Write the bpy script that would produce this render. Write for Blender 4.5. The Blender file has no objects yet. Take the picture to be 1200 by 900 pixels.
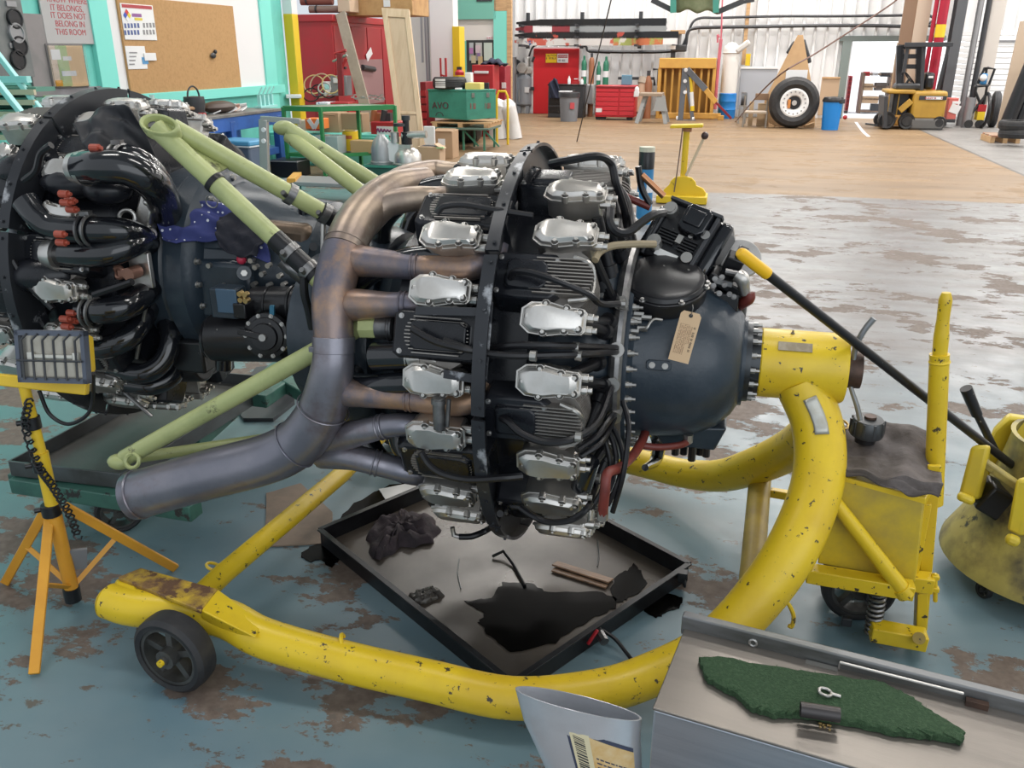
import bpy, bmesh, math, random
from mathutils import Vector, Matrix, Euler
random.seed(7)
SC = bpy.context.scene
COL = SC.collection
PI = math.pi
# ------------------------------------------------------------------ camera
CAMH, TANP, FOC = 1.70, 0.388, 1000.0
PITCH = math.atan(TANP)
cam_d = bpy.data.cameras.new('camera'); cam = bpy.data.objects.new('camera', cam_d); COL.objects.link(cam)
cam_d.sensor_fit = 'HORIZONTAL'; cam_d.sensor_width = 36.0; cam_d.lens = 36.0 * FOC / 1200.0
cam_d.clip_start = 0.05; cam_d.clip_end = 200
cam.location = (0, 0, CAMH); cam.rotation_euler = (PI/2 - PITCH, 0, 0)
SC.camera = cam
# ------------------------------------------------------------------ world, light, exposure
w = bpy.data.worlds.new('world'); SC.world = w; w.use_nodes = True
bg = w.node_tree.nodes['Background']
bg.inputs[0].default_value = (0.86, 0.93, 1.0, 1); bg.inputs[1].default_value = 1.2
def area(name, loc, target, sx, sy, power, col):
    d = bpy.data.lights.new(name, 'AREA'); d.shape = 'RECTANGLE'; d.size = sx; d.size_y = sy; d.energy = power; d.color = col
    o = bpy.data.objects.new(name, d); COL.objects.link(o); o.location = loc
    o.rotation_euler = (Vector(target) - Vector(loc)).to_track_quat('-Z', 'Y').to_euler()
    return o
area('open_hangar_door_light', (3.0, -4.5, 3.2), (0.5, 4.0, 0.8), 9, 5, 270, (0.90, 0.95, 1.0))
for lv in (-4.0, 1.5, 7.0, 12.0):  # unseen roof lights, added for the light; stronger at the back to whiten it
    for lu in (2.5, 7.5, 13.0, 18.5, 24.0):
        pw = {2.5: 150, 7.5: 190, 13.0: 330, 18.5: 480, 24.0: 560}[lu]
        P0 = Vector((math.cos(math.radians(14.2))*lv + math.sin(math.radians(14.2))*lu, -math.sin(math.radians(14.2))*lv + math.cos(math.radians(14.2))*lu, 7.6))
        o = area('added_roof_light', P0, P0 - Vector((0, 0, 5)), 2.6, 0.7, pw, (1.0, 0.97, 0.93))
P0 = Vector((math.cos(math.radians(14.2))*6.4 + math.sin(math.radians(14.2))*29.2, -math.sin(math.radians(14.2))*6.4 + math.cos(math.radians(14.2))*29.2, 5.2)); area('lean_to_fill', P0, P0 - Vector((0, 0, 4)), 4, 2, 900, (0.95, 0.98, 1.0))  # unseen area light added inside the lean-to to brighten it
SC.view_settings.view_transform = 'Standard'; SC.view_settings.look = 'None'
SC.view_settings.gamma = 1.0; SC.view_settings.use_curve_mapping = False
SC.view_settings.exposure = -0.55
# ------------------------------------------------------------------ pixel rays to places in the hangar
YAW = math.radians(14.2)
AX = Vector((math.cos(YAW), -math.sin(YAW), 0)); UX = Vector((math.sin(YAW), math.cos(YAW), 0))
EO = Vector((0, 2.6, 0)); ZA = 0.835
_F = Vector((0, math.cos(PITCH), -math.sin(PITCH))); _U = Vector((0, math.sin(PITCH), math.cos(PITCH))); _C = Vector((0, 0, CAMH))
def ray(x, y): return _F + Vector((1, 0, 0))*((x-600)/FOC) + _U*((450-y)/FOC)
def G(x, y, z=0.0):
    r = ray(x, y); return _C + r*((z-CAMH)/r.z)
def D(x, y, Y):
    r = ray(x, y); return _C + r*(Y/r.y)
def loc_of(P, o=EO, yaw=-YAW):
    d = Vector(P) - Vector((o[0], o[1], 0)); c, s = math.cos(-yaw), math.sin(-yaw)
    return Vector((d.x*c - d.y*s, d.x*s + d.y*c, d.z))
def GL(x, y, z): return loc_of(G(x, y, z))
def T(x, y, t):                                   # on the engine's lengthwise plane t
    r = ray(x, y); d0 = (_C-EO).dot(UX); return loc_of(_C + r*((t-d0)/r.dot(UX)))
def S(x, y, s):                                   # on the engine's crosswise plane s
    r = ray(x, y); d0 = (_C-EO).dot(AX); return loc_of(_C + r*((s-d0)/r.dot(AX)))
def E(x, y, rad):                                 # on a cylinder round the engine's axis, near side
    d = ray(x, y); o = _C - (EO + Vector((0, 0, ZA)))
    dd = d - AX*d.dot(AX); oo = o - AX*o.dot(AX)
    A, B, Q = dd.dot(dd), 2*oo.dot(dd), oo.dot(oo) - rad*rad
    k = (-B - math.sqrt(max(B*B-4*A*Q, 0)))/(2*A)
    return loc_of(_C + d*k)
def pol(s, r, deg, za=ZA): return Vector((s, -r*math.cos(math.radians(deg)), za + r*math.sin(math.radians(deg))))
# ------------------------------------------------------------------ materials
MATS = {}
def mat(name, col, rough=0.5, metal=0.0, col2=None, scale=6.0, lo=0.45, hi=0.65, chip=None, chip_scale=14.0, chip_at=0.66, chip_w=0.02,
        bump=0.0, bump_scale=40.0, stretch=(1, 1, 1), emit=0.0, coat=0.0, rough2=None, alpha=None, trans=0.0, spec=None):
    if name in MATS: return MATS[name]
    m = bpy.data.materials.new(name); m.use_nodes = True; MATS[name] = m
    nt = m.node_tree; N = nt.nodes; b = N['Principled BSDF']; LK = nt.links.new
    b.inputs['Base Color'].default_value = (*col, 1); b.inputs['Roughness'].default_value = rough; b.inputs['Metallic'].default_value = metal
    if coat: b.inputs['Coat Weight'].default_value = coat
    if spec is not None: b.inputs['Specular IOR Level'].default_value = spec
    if trans: b.inputs['Transmission Weight'].default_value = trans
    if alpha is not None: b.inputs['Alpha'].default_value = alpha
    if emit:
        b.inputs['Emission Color'].default_value = (*col, 1); b.inputs['Emission Strength'].default_value = emit
    m.diffuse_color = (*col, 1)
    if not (col2 or chip or bump): return m
    tc = N.new('ShaderNodeTexCoord'); mp = N.new('ShaderNodeMapping'); mp.inputs['Scale'].default_value = stretch
    LK(tc.outputs['Object'], mp.inputs[0]); vec = mp.outputs[0]
    cur = None
    def noise(sc, det=6, ro=0.6):
        n = N.new('ShaderNodeTexNoise'); n.inputs['Scale'].default_value = sc; n.inputs['Detail'].default_value = det; n.inputs['Roughness'].default_value = ro
        LK(vec, n.inputs['Vector']); return n.outputs['Fac']
    def ramp(f, a, c):
        r = N.new('ShaderNodeMapRange'); r.inputs['From Min'].default_value = a; r.inputs['From Max'].default_value = c; LK(f, r.inputs['Value']); return r.outputs[0]
    def mix(f, a, c):
        x = N.new('ShaderNodeMix'); x.data_type = 'RGBA'; LK(f, x.inputs['Factor'])
        for s, v in ((x.inputs['A'], a), (x.inputs['B'], c)):
            if isinstance(v, tuple): s.default_value = (*v, 1)
            else: LK(v, s)
        return x.outputs['Result']
    cur = col
    if col2:
        f = ramp(noise(scale), lo, hi); cur = mix(f, cur, col2)
        if rough2 is not None:
            q = N.new('ShaderNodeMapRange'); q.inputs['To Min'].default_value = rough; q.inputs['To Max'].default_value = rough2
            LK(f, q.inputs['Value']); LK(q.outputs[0], b.inputs['Roughness'])
    if chip:
        f = ramp(noise(chip_scale, 8, 0.65), chip_at, chip_at+chip_w); cur = mix(f, cur, chip)
    if not isinstance(cur, tuple): LK(cur, b.inputs['Base Color'])
    if bump:
        bn = N.new('ShaderNodeBump'); bn.inputs['Strength'].default_value = bump; bn.inputs['Distance'].default_value = 0.01
        LK(noise(bump_scale), bn.inputs['Height']); LK(bn.outputs[0], b.inputs['Normal'])
    return m
# ------------------------------------------------------------------ mesh builder
def basis(axis, up=None):
    z = Vector(axis).normalized()
    r = Vector(up) if up is not None else (Vector((0, 0, 1)) if abs(z.z) < 0.9 else Vector((1, 0, 0)))
    x = r.cross(z)
    if x.length < 1e-6: x = Vector((0, 1, 0)).cross(z)
    x.normalize(); y = z.cross(x)
    return x, y, z
def cr(pts, k=6):                                  # Catmull-Rom
    P = [Vector(p) for p in pts]
    if len(P) < 3: return P
    P = [2*P[0]-P[1]] + P + [2*P[-1]-P[-2]]; out = []
    for i in range(1, len(P)-2):
        for j in range(k):
            t = j/k; a, b, c, d = P[i-1:i+3]
            out.append(0.5*((2*b) + (c-a)*t + (2*a-5*b+4*c-d)*t*t + (3*b-a-3*c+d)*t**3))
    out.append(P[-2]); return out
def lerp_list(v, n):
    if not isinstance(v, (list, tuple)): return [v]*n
    o = []
    for i in range(n):
        f = i/(n-1)*(len(v)-1); k = min(int(f), len(v)-2); o.append(v[k] + (v[k+1]-v[k])*(f-k))
    return o
class MB:
    def __init__(s): s.v = []; s.f = []; s.mi = []; s.m = 0
    def add(s, V, Fs):
        o = len(s.v); s.v += [tuple(p) for p in V]
        for f in Fs: s.f.append(tuple(i+o for i in f)); s.mi.append(s.m)
        return s
    def box(s, c, d, rot=None):
        c = Vector(c); h = Vector(d)*0.5
        R = rot if isinstance(rot, Matrix) else (Euler(rot).to_matrix() if rot else Matrix.Identity(3))
        V = [c + R @ Vector((x*h.x, y*h.y, z*h.z)) for z in (-1, 1) for y in (-1, 1) for x in (-1, 1)]
        return s.add(V, [(0, 2, 3, 1), (4, 5, 7, 6), (0, 1, 5, 4), (2, 6, 7, 3), (0, 4, 6, 2), (1, 3, 7, 5)])
    def hexa(s, V): return s.add(V, [(0, 3, 2, 1), (4, 5, 6, 7), (0, 1, 5, 4), (1, 2, 6, 5), (2, 3, 7, 6), (3, 0, 4, 7)])   # 4 bottom, 4 top
    def beam(s, p0, p1, wd, ht, up=(0, 0, 1)):
        p0, p1 = Vector(p0), Vector(p1); z = (p1-p0).normalized(); u = Vector(up)
        x = u.cross(z)
        if x.length < 1e-5: x = Vector((1, 0, 0))
        x.normalize(); y = z.cross(x)
        V = [p + x*(a*wd/2) + y*(b*ht/2) for p in (p0, p1) for a, b in ((-1, -1), (1, -1), (1, 1), (-1, 1))]
        return s.hexa(V)
    def cyl(s, p0, p1, r0, r1=None, n=16, caps=True):
        return s.tube([p0, p1], [r0, r0 if r1 is None else r1], n, caps)
    def tube(s, pts, r, n=8, caps=True, closed=False):
        P = [Vector(p) for p in pts]; k = len(P); R = lerp_list(r, k); rings = []
        t0 = (P[1]-P[0]).normalized(); x, y, _ = basis(t0); V = []
        for i in range(k):
            if closed: t = (P[(i+1) % k]-P[i-1])
            else: t = (P[min(i+1, k-1)] - P[max(i-1, 0)])
            if t.length < 1e-9: t = t0
            t = t.normalized()
            x = (x - t*x.dot(t));
            if x.length < 1e-6: x = basis(t)[0]
            x.normalize(); y = t.cross(x)
            V += [P[i] + (x*math.cos(2*PI*j/n) + y*math.sin(2*PI*j/n))*R[i] for j in range(n)]
        Fs = []
        for i in range(k if closed else k-1):
            a, b = i*n, ((i+1) % k)*n
            for j in range(n): Fs.append((a+j, a+(j+1) % n, b+(j+1) % n, b+j))
        if caps and not closed: Fs += [tuple(range(n-1, -1, -1)), tuple(range((k-1)*n, k*n))]
        return s.add(V, Fs)
    def lathe(s, prof, o, axis=(0, 0, 1), n=24, a0=0.0, a1=2*PI, up=None, sx=1.0, sy=1.0):
        x, y, z = basis(axis, up); o = Vector(o); full = abs(a1-a0-2*PI) < 1e-4; m = n if full else n+1; V = []
        for (h, r) in prof:
            for j in range(m):
                t = a0 + (a1-a0)*j/n; V.append(o + z*h + (x*math.cos(t)*sx + y*math.sin(t)*sy)*max(r, 1e-5))
        Fs = []
        for i in range(len(prof)-1):
            for j in range(n):
                j2 = (j+1) % m; Fs.append((i*m+j, i*m+j2, (i+1)*m+j2, (i+1)*m+j))
        return s.add(V, Fs)
    def torus(s, o, axis, R, r, n=32, k=8, a0=0.0, a1=2*PI):
        x, y, z = basis(axis); o = Vector(o); full = abs(a1-a0-2*PI) < 1e-4
        q = n if full else n+1
        pts = [o + (x*math.cos(a0+(a1-a0)*i/n) + y*math.sin(a0+(a1-a0)*i/n))*R for i in range(q)]
        return s.tube(pts, r, k, not full, full)
    def prism(s, poly, o, x, y, h, top=None):      # polygon in the frame o,x,y raised by h along x cross y; top scales it
        o, x, y = Vector(o), Vector(x).normalized(), Vector(y).normalized(); z = x.cross(y).normalized(); n = len(poly)
        tp = top or 1.0
        V = [o + x*a + y*b for a, b in poly] + [o + x*a*tp + y*b*tp + z*h for a, b in poly]
        Fs = [tuple(range(n-1, -1, -1)), tuple(range(n, 2*n))] + [(i, (i+1) % n, n+(i+1) % n, n+i) for i in range(n)]
        return s.add(V, Fs)
    def sph(s, c, r, n=12, k=8, sc=(1, 1, 1)):
        c = Vector(c); V = []; Fs = []
        for i in range(k+1):
            t = PI*i/k
            for j in range(n):
                p = 2*PI*j/n; V.append(c + Vector((math.sin(t)*math.cos(p)*r*sc[0], math.sin(t)*math.sin(p)*r*sc[1], math.cos(t)*r*sc[2])))
        for i in range(k):
            for j in range(n): Fs.append((i*n+j, (i+1)*n+j, (i+1)*n+(j+1) % n, i*n+(j+1) % n))
        return s.add(V, Fs)
    def bolt(s, p, axis, r=0.006, h=0.006):
        p = Vector(p); a = Vector(axis).normalized()
        s.tube([p, p+a*h*0.35], r*1.5, 10); return s.tube([p+a*h*0.35, p+a*(h*1.2)], r, 6)
    def grid(s, fn, nu, nv):                        # surface fn(u,v), 0..1
        V = [fn(i/nu, j/nv) for j in range(nv+1) for i in range(nu+1)]
        Fs = [(j*(nu+1)+i, j*(nu+1)+i+1, (j+1)*(nu+1)+i+1, (j+1)*(nu+1)+i) for j in range(nv) for i in range(nu)]
        return s.add(V, Fs)
def thing(name, label, cat, loc=(0, 0, 0), rotz=0.0, group=None):
    o = bpy.data.objects.new(name, None); COL.objects.link(o); o.empty_display_size = 0.1
    o.location = loc; o.rotation_euler = (0, 0, rotz); o['label'] = label; o['category'] = cat
    if group: o['group'] = group
    return o
def tag(o, label=None, cat=None, group=None, kind=None):
    for k, v in (('label', label), ('category', cat), ('group', group), ('kind', kind)):
        if v: o[k] = v
    return o
def wmat(p):
    M = Matrix.Identity(4)
    while p is not None:
        M = Matrix.LocRotScale(p.location, p.rotation_euler, p.scale) @ M; p = p.parent
    return M
def put(mb, name, mats, parent=None, world=False, bevel=0.0, smooth=35, solid=0.0, sub=0, label=None, at=None):
    """one mesh object; local to parent unless world=True; at = new origin for a top-level mesh"""
    me = bpy.data.meshes.new(name); V = mb.v
    if world and parent is not None:
        I = wmat(parent).inverted(); V = [tuple(I @ Vector(v)) for v in V]
    if at is not None: V = [(x-at[0], y-at[1], z-at[2]) for x, y, z in V]
    me.from_pydata(V, [], mb.f)
    for m in (mats if isinstance(mats, (list, tuple)) else [mats]): me.materials.append(m)
    if any(mb.mi): me.polygons.foreach_set('material_index', mb.mi)
    bm = bmesh.new(); bm.from_mesh(me); bmesh.ops.recalc_face_normals(bm, faces=bm.faces); bm.to_mesh(me); bm.free()
    if smooth:
        me.polygons.foreach_set('use_smooth', [True]*len(me.polygons)); me.set_sharp_from_angle(angle=math.radians(smooth))
    me.update()
    o = bpy.data.objects.new(name, me); COL.objects.link(o)
    if parent is not None: o.parent = parent
    if at is not None: o.location = at
    if solid:
        q = o.modifiers.new('thick', 'SOLIDIFY'); q.thickness = solid; q.offset = 0
    if bevel:
        q = o.modifiers.new('edge', 'BEVEL'); q.width = bevel; q.segments = 2; q.limit_method = 'ANGLE'; q.angle_limit = math.radians(40)
        q.harden_normals = False
    if sub:
        q = o.modifiers.new('sub', 'SUBSURF'); q.levels = sub; q.render_levels = sub
    if label: o['label'] = label
    return o
def twin(o, parent, loc=None, rot=None):
    c = o.copy(); COL.objects.link(c); c.parent = parent
    if loc is not None: c.location = loc
    if rot is not None: c.rotation_euler = rot
    return c
def copy_tree(root, loc=None, rotz=None, label=None, group=None, parent=None):
    r = root.copy(); COL.objects.link(r)
    if parent is not None: r.parent = parent
    if loc is not None: r.location = loc
    if rotz is not None: r.rotation_euler = (0, 0, rotz)
    if label: r['label'] = label
    if group: r['group'] = group
    for ch in list(root.children): copy_tree(ch, parent=r)
    return r
def struct(mb, name, mats, world=True, **k):
    o = put(mb, name, mats, **k); o['kind'] = 'structure'; return o
def lettering(txt, name, size, M, mt, parent=None, depth=0.002, align='CENTER', font_sp=1.0):
    """flat print: text as a thin mesh; M = 4x4 placing the text (x right, y up, z out of the surface)"""
    cu = bpy.data.curves.new(name, 'FONT'); cu.body = txt; cu.size = size; cu.align_x = align; cu.align_y = 'CENTER'; cu.extrude = depth
    cu.space_line = font_sp
    o = bpy.data.objects.new(name, cu); COL.objects.link(o); cu.materials.append(mt)
    if parent is not None:
        o.parent = parent; o.matrix_local = wmat(parent).inverted() @ M
    else: o.matrix_world = M
    return o
def frame_m(o, x, y):
    x, y = Vector(x).normalized(), Vector(y).normalized(); z = x.cross(y)
    M = Matrix((( x.x, y.x, z.x, o[0]), (x.y, y.y, z.y, o[1]), (x.z, y.z, z.z, o[2]), (0, 0, 0, 1))); return M

def marks(parent, name, m, M, wd, ht, n, seed=0, fill=0.7):
    """a row of small letter-like print marks, too small to read in the photograph"""
    R = random.Random(seed); mb = MB(); st = wd/n
    for i in range(n):
        if R.random() < 0.12: continue
        x0 = -wd/2 + i*st
        for (a, b, c, d) in ((0, -.5, .25, .5),) + (((0, .3, fill, .5),) if R.random() < .6 else ()) + (((0, -.5, fill, -.3),) if R.random() < .6 else ()) + (((fill-.25, -.5, fill, .5),) if R.random() < .6 else ()):
            V = [M @ Vector((x0 + st*p_, ht*q_, 0)) for p_, q_ in ((a, b), (c, b), (c, d), (a, d))]; mb.add(V, [(0, 1, 2, 3)])
    o = put(mb, name, m, parent, world=parent is not None, smooth=0); o['kind'] = 'stuff'; return o
# ------------------------------------------------------------------ hangar frame: v along the back wall, u away from us
def HP(v, u, z=0.0): return AX*v + UX*u + Vector((0, 0, z))
def vu(P): return P.dot(AX), P.dot(UX)
def B(x, y, u):
    r = ray(x, y); return _C + r*((u-_C.dot(UX))/r.dot(UX))
def Mv(x, y, v):
    r = ray(x, y); return _C + r*((v-_C.dot(AX))/r.dot(AX))
UB, VM = 26.4, -7.5
M_white = mat('white_steel', (0.80, 0.80, 0.80), 0.45, col2=(0.76, 0.76, 0.77), scale=0.6)
M_mint = mat('mint_paint', (0.16, 0.60, 0.52), 0.5, col2=(0.14, 0.52, 0.46), scale=2.0)
M_wallwhite = mat('white_paint', (0.78, 0.77, 0.78), 0.5)
M_beige = mat('beige_paint', (0.62, 0.57, 0.52), 0.6)
M_green = mat('green_wall_paint', (0.16, 0.42, 0.33), 0.5)
M_ygpaint = mat('guard_yellow', (0.72, 0.50, 0.02), 0.5, chip=(0.35, 0.25, 0.08), chip_scale=5, chip_at=0.7)
M_wood = mat('wood', (0.52, 0.33, 0.17), 0.6, col2=(0.40, 0.24, 0.12), scale=3, stretch=(1, 1, 6))
M_dark = mat('dark_steel', (0.035, 0.037, 0.042), 0.45)
M_grey = mat('grey_metal', (0.30, 0.30, 0.31), 0.4, 0.4)
# floor: painted blue concrete, worn through in patches; bare tan concrete past the joint; grey strip on the right
def floor_material():
    m = bpy.data.materials.new('worn_painted_floor'); m.use_nodes = True; nt = m.node_tree; N = nt.nodes; LK = nt.links.new; b = N['Principled BSDF']
    tc = N.new('ShaderNodeTexCoord'); mp = N.new('ShaderNodeMapping'); mp.inputs['Rotation'].default_value = (0, 0, YAW); LK(tc.outputs['Object'], mp.inputs[0])
    sp = N.new('ShaderNodeSeparateXYZ'); LK(mp.outputs[0], sp.inputs[0])
    def noise(sc, det=8, ro=0.62, st=(1, 1, 1), off=0):
        q = N.new('ShaderNodeMapping'); q.inputs['Scale'].default_value = st; q.inputs['Location'].default_value = (off, off, 0); LK(mp.outputs[0], q.inputs[0])
        n = N.new('ShaderNodeTexNoise'); n.inputs['Scale'].default_value = sc; n.inputs['Detail'].default_value = det; n.inputs['Roughness'].default_value = ro
        LK(q.outputs[0], n.inputs['Vector']); return n.outputs['Fac']
    def rng(f, a, c, x=0, y=1):
        r = N.new('ShaderNodeMapRange'); LK(f, r.inputs['Value'])
        for k, v in (('From Min', a), ('From Max', c), ('To Min', x), ('To Max', y)): r.inputs[k].default_value = v
        return r.outputs[0]
    def math_(op, a, c):
        x = N.new('ShaderNodeMath'); x.operation = op
        for i, v in enumerate((a, c)):
            if isinstance(v, (int, float)): x.inputs[i].default_value = v
            else: LK(v, x.inputs[i])
        return x.outputs[0]
    def mix(f, a, c):
        x = N.new('ShaderNodeMix'); x.data_type = 'RGBA'; LK(f, x.inputs['Factor'])
        for s, v in ((x.inputs['A'], a), (x.inputs['B'], c)):
            if isinstance(v, tuple): s.default_value = (*v, 1)
            else: LK(v, s)
        return x.outputs['Result']
    # paint tone, paler the further from the work area (more worn and dry there)
    u_, v_ = sp.outputs['Y'], sp.outputs['X']
    paint = mix(rng(noise(1.3, 4), 0.4, 0.62), (0.125, 0.205, 0.245), (0.165, 0.235, 0.265))
    far = mix(rng(noise(2.2, 6, 0.6, (0.45, 1.6, 1)), 0.4, 0.66), (0.225, 0.23, 0.235), (0.155, 0.142, 0.132))
    paint = mix(rng(math_('ADD', u_, math_('MULTIPLY', noise(0.8, 3), 2.0)), 3.8, 6.6), paint, far)
    paint = mix(rng(math_('ADD', v_, math_('MULTIPLY', noise(0.8, 3), 0.8)), -1.3, -2.6), paint, (0.11, 0.215, 0.215))
    worn = mix(rng(noise(30, 4), 0.35, 0.7), (0.115, 0.085, 0.068), (0.18, 0.14, 0.115))
    big = noise(1.1, 2, 0.5, (1, 1, 1), 3.1)
    chips = math_('ADD', noise(2.6, 14, 0.70, (0.8, 1.25, 1), 7.7), math_('MULTIPLY', math_('SUBTRACT', big, 0.5), 0.55))
    wf = rng(chips, 0.552, 0.568)
    col = mix(wf, paint, worn)
    col = mix(rng(noise(9, 10, 0.72, (0.8, 1.2, 1), 1.7), 0.60, 0.625), col, (0.12, 0.10, 0.085))
    tan = mix(rng(noise(0.9, 8, 0.65, (0.35, 2.2, 1)), 0.38, 0.68), (0.26, 0.168, 0.088), (0.165, 0.105, 0.055))
    tan = mix(rng(noise(3.0, 8, 0.7, (0.3, 2.5, 1), 5.5), 0.60, 0.75), tan, (0.16, 0.105, 0.06))
    strip = mix(rng(noise(1.2, 6), 0.4, 0.65), (0.22, 0.21, 0.20), (0.17, 0.16, 0.15))
    tan = mix(rng(v_, 4.20, 4.24), tan, strip)
    tan = mix(rng(math_('ABSOLUTE', math_('SUBTRACT', v_, 4.21), 0), 0.035, 0.025), tan, (0.10, 0.09, 0.08))
    edge = math_('ADD', u_, math_('MULTIPLY', math_('SUBTRACT', noise(2.5, 5), 0.5), 0.25))
    isfar = rng(edge, 11.55, 11.65); col = mix(isfar, col, tan)
    LK(col, b.inputs['Base Color'])
    r = math_('ADD', rng(wf, 0, 1, 0.34, 0.62), rng(noise(5, 6), 0.3, 0.7, -0.06, 0.12)); r = math_('MAXIMUM', r, rng(isfar, 0, 1, 0, 0.5)); LK(r, b.inputs['Roughness'])
    bn = N.new('ShaderNodeBump'); bn.inputs['Strength'].default_value = 0.35; bn.inputs['Distance'].default_value = 0.004
    LK(math_('SUBTRACT', math_('MULTIPLY', noise(18, 6), 0.3), wf), bn.inputs['Height']); LK(bn.outputs[0], b.inputs['Normal'])
    return m
mb = MB(); c = [HP(v, u) for v, u in ((-9, -4), (14, -4), (14, 33), (-9, 33))]
mb.hexa([p - Vector((0, 0, 0.2)) for p in c] + c); struct(mb, 'floor', floor_material(), smooth=0)
# back wall of ribbed white steel sheets: every sheet its own piece
def sheet_mesh(wd, h):
    mb = MB(); prof = []; n = 3; p = wd/n
    for i in range(n):
        x = -wd/2 + i*p; prof += [(x, 0), (x+p*0.60, 0), (x+p*0.66, -0.11), (x+p*0.84, -0.11), (x+p*0.90, 0)]
    prof.append((wd/2, 0)); V = [(x, y, z) for z in (0, h) for x, y in prof]; k = len(prof)
    mb.add(V, [(i, i+1, k+i+1, k+i) for i in range(k-1)]); return mb
DV0, DV1 = B(988, 100, UB).dot(AX), B(1086, 100, UB).dot(AX)
DH = B(1030, 48, UB).z
bwall = bpy.data.objects.new('wall_back', None); COL.objects.link(bwall); bwall.location = HP(0, UB); bwall.rotation_euler = (0, 0, -YAW); bwall['kind'] = 'structure'
SHW = 0.93; full = put(sheet_mesh(SHW, 9.0), 'sheet', M_white, bwall, smooth=0); upper = None; v = -8.32; first = True
while v < 9.3:
    if DV0 - 0.3 < v + SHW/2 < DV1 + 0.3:
        if upper is None: upper = put(sheet_mesh(SHW, 9.0-DH), 'sheet', M_white, bwall, smooth=0); o = upper
        else: o = twin(upper, bwall)
        o.location = (v+SHW/2, 0, DH)
    else:
        o = full if first else twin(full, bwall); first = False; o.location = (v+SHW/2, 0, 0)
    v += SHW
put(MB().box((2.5, 0.06, 4.5), (0.001, 0.02, 0.02)), 'girt', M_grey, bwall)
# doorway in the back wall with the bright lean-to behind it
mb = MB(); mb.box(((DV0+DV1)/2, -0.06, DH+0.06), (DV1-DV0+0.5, 0.16, 0.14)); mb.box((DV0-0.05, -0.06, DH/2), (0.22, 0.16, DH)); mb.box((DV1+0.1, -0.06, DH/2), (0.22, 0.16, DH))
d1 = put(mb, 'door_2', mat('door_frame_grey', (0.20, 0.24, 0.23), 0.5), bwall, bevel=0.01); d1['kind'] = 'structure'
mb = MB(); mb.box(((DV0+DV1)/2+0.8, 4.6, 2.2), (9, 0.1, 5.4)); put(mb, 'lean_to_panel', M_white, bwall)
mb = MB(); mb.box(((DV0+DV1)/2, 2.4, 0.004), (DV1-DV0+1.6, 4.6, 0.008)); put(mb, 'lean_to_floor', mat('pale_concrete', (0.74, 0.75, 0.77), 0.5), bwall)
# roof and side wall, out of the frame but felt in the light
mb = MB(); c = [HP(v, u, 8.0) for v, u in ((-9, -2), (15, -2), (15, 27), (-9, 27))]; mb.hexa(c + [p + Vector((0, 0, 0.1)) for p in c]); struct(mb, 'ceiling', mat('roof_sheet', (0.42, 0.42, 0.43), 0.6), smooth=0)
mb = MB(); mb.box((0, 0, 0), (0.1, 30, 8)); wr = struct(mb, 'wall_right', M_white, smooth=0); wr.location = HP(14.6, 12.0, 4.0); wr.rotation_euler = (0, 0, -YAW)
# steel portal column, right, and the roller door beyond it
def col_h(v, u, wd, dp, h, name, mats, web=0.03):
    mb = MB(); mb.box((0, -dp/2, h/2), (wd, web, h)); mb.box((0, dp/2, h/2), (wd, web, h)); mb.box((0, 0, h/2), (web, dp-web, h))
    e = struct(mb, name, mats, bevel=0.006); e.location = HP(v, u); e.rotation_euler = (0, 0, -YAW); return e
# left partition in mint and its doors
lw = bpy.data.objects.new('wall_left', None); COL.objects.link(lw); lw.location = HP(VM, 0); lw.rotation_euler = (0, 0, -YAW); lw['kind'] = 'structure'
def MW(x, y, v=VM): p = Mv(x, y, v); return p.dot(UX), p.z                      # (u, z) on the partition
U_end = MW(334, 60)[0]; U0 = 4.0
mb = MB(); mb.box((-0.1, (U_end+U0)/2, 2.4), (0.2, U_end-U0, 4.8)); put(mb, 'panel', M_mint, lw); mb = MB(); mb.box((-0.1, (U_end+U0)/2, 6.4), (0.16, U_end-U0, 3.2)); put(mb, 'upper_panel', M_white, lw)
def slab(x0, y0, x1, y1, dep, out=0.0, umin=None):
    ym, xm = (y0+y1)/2, (x0+x1)/2; lean = lambda y: xm + (y-ym)*(600-xm)/3000; a = (MW(x0, ym)[0], MW(lean(y0), y0)[1]); b = (MW(x1, ym)[0], MW(lean(y1), y1)[1]); return (out+dep/2, (a[0]+b[0])/2, (a[1]+b[1])/2), (dep, abs(b[0]-a[0]), abs(b[1]-a[1]))
def wallpiece(name, mt, x0, y0, x1, y1, dep, out=0.0, kind='structure', label=None, cat=None, bevel=0.004, group=None):
    c, d = slab(x0, y0, x1, y1, dep, out); mb = MB(); mb.box((0, 0, 0), d)
    if kind == 'structure': o = put(mb, name, mt, lw, bevel=bevel); o.location = c
    else:
        o = put(mb, name, mt, None, bevel=bevel); o.location = HP(VM+c[0], c[1], c[2]); o.rotation_euler = (0, 0, -YAW); tag(o, label, cat, group)
    return o
wallpiece('white_panel', M_wallwhite, 126, -60, 303, 110, 0.03)
wallpiece('trim_1', mat('mint_trim', (0.22, 0.72, 0.63), 0.45), 106, -60, 127, 150, 0.06)
wallpiece('trim_2', MATS['mint_trim'], 124, 117, 330, 105.5, 0.05, 0.03)
wallpiece('trim_3', MATS['mint_trim'], 303, -60, 316, 128, 0.06)
wallpiece('skirting', mat('scuffed_grey', (0.20, 0.19, 0.20), 0.6, col2=(0.26, 0.25, 0.27), scale=4), 40, 103, 131, 240, 0.04)
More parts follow.
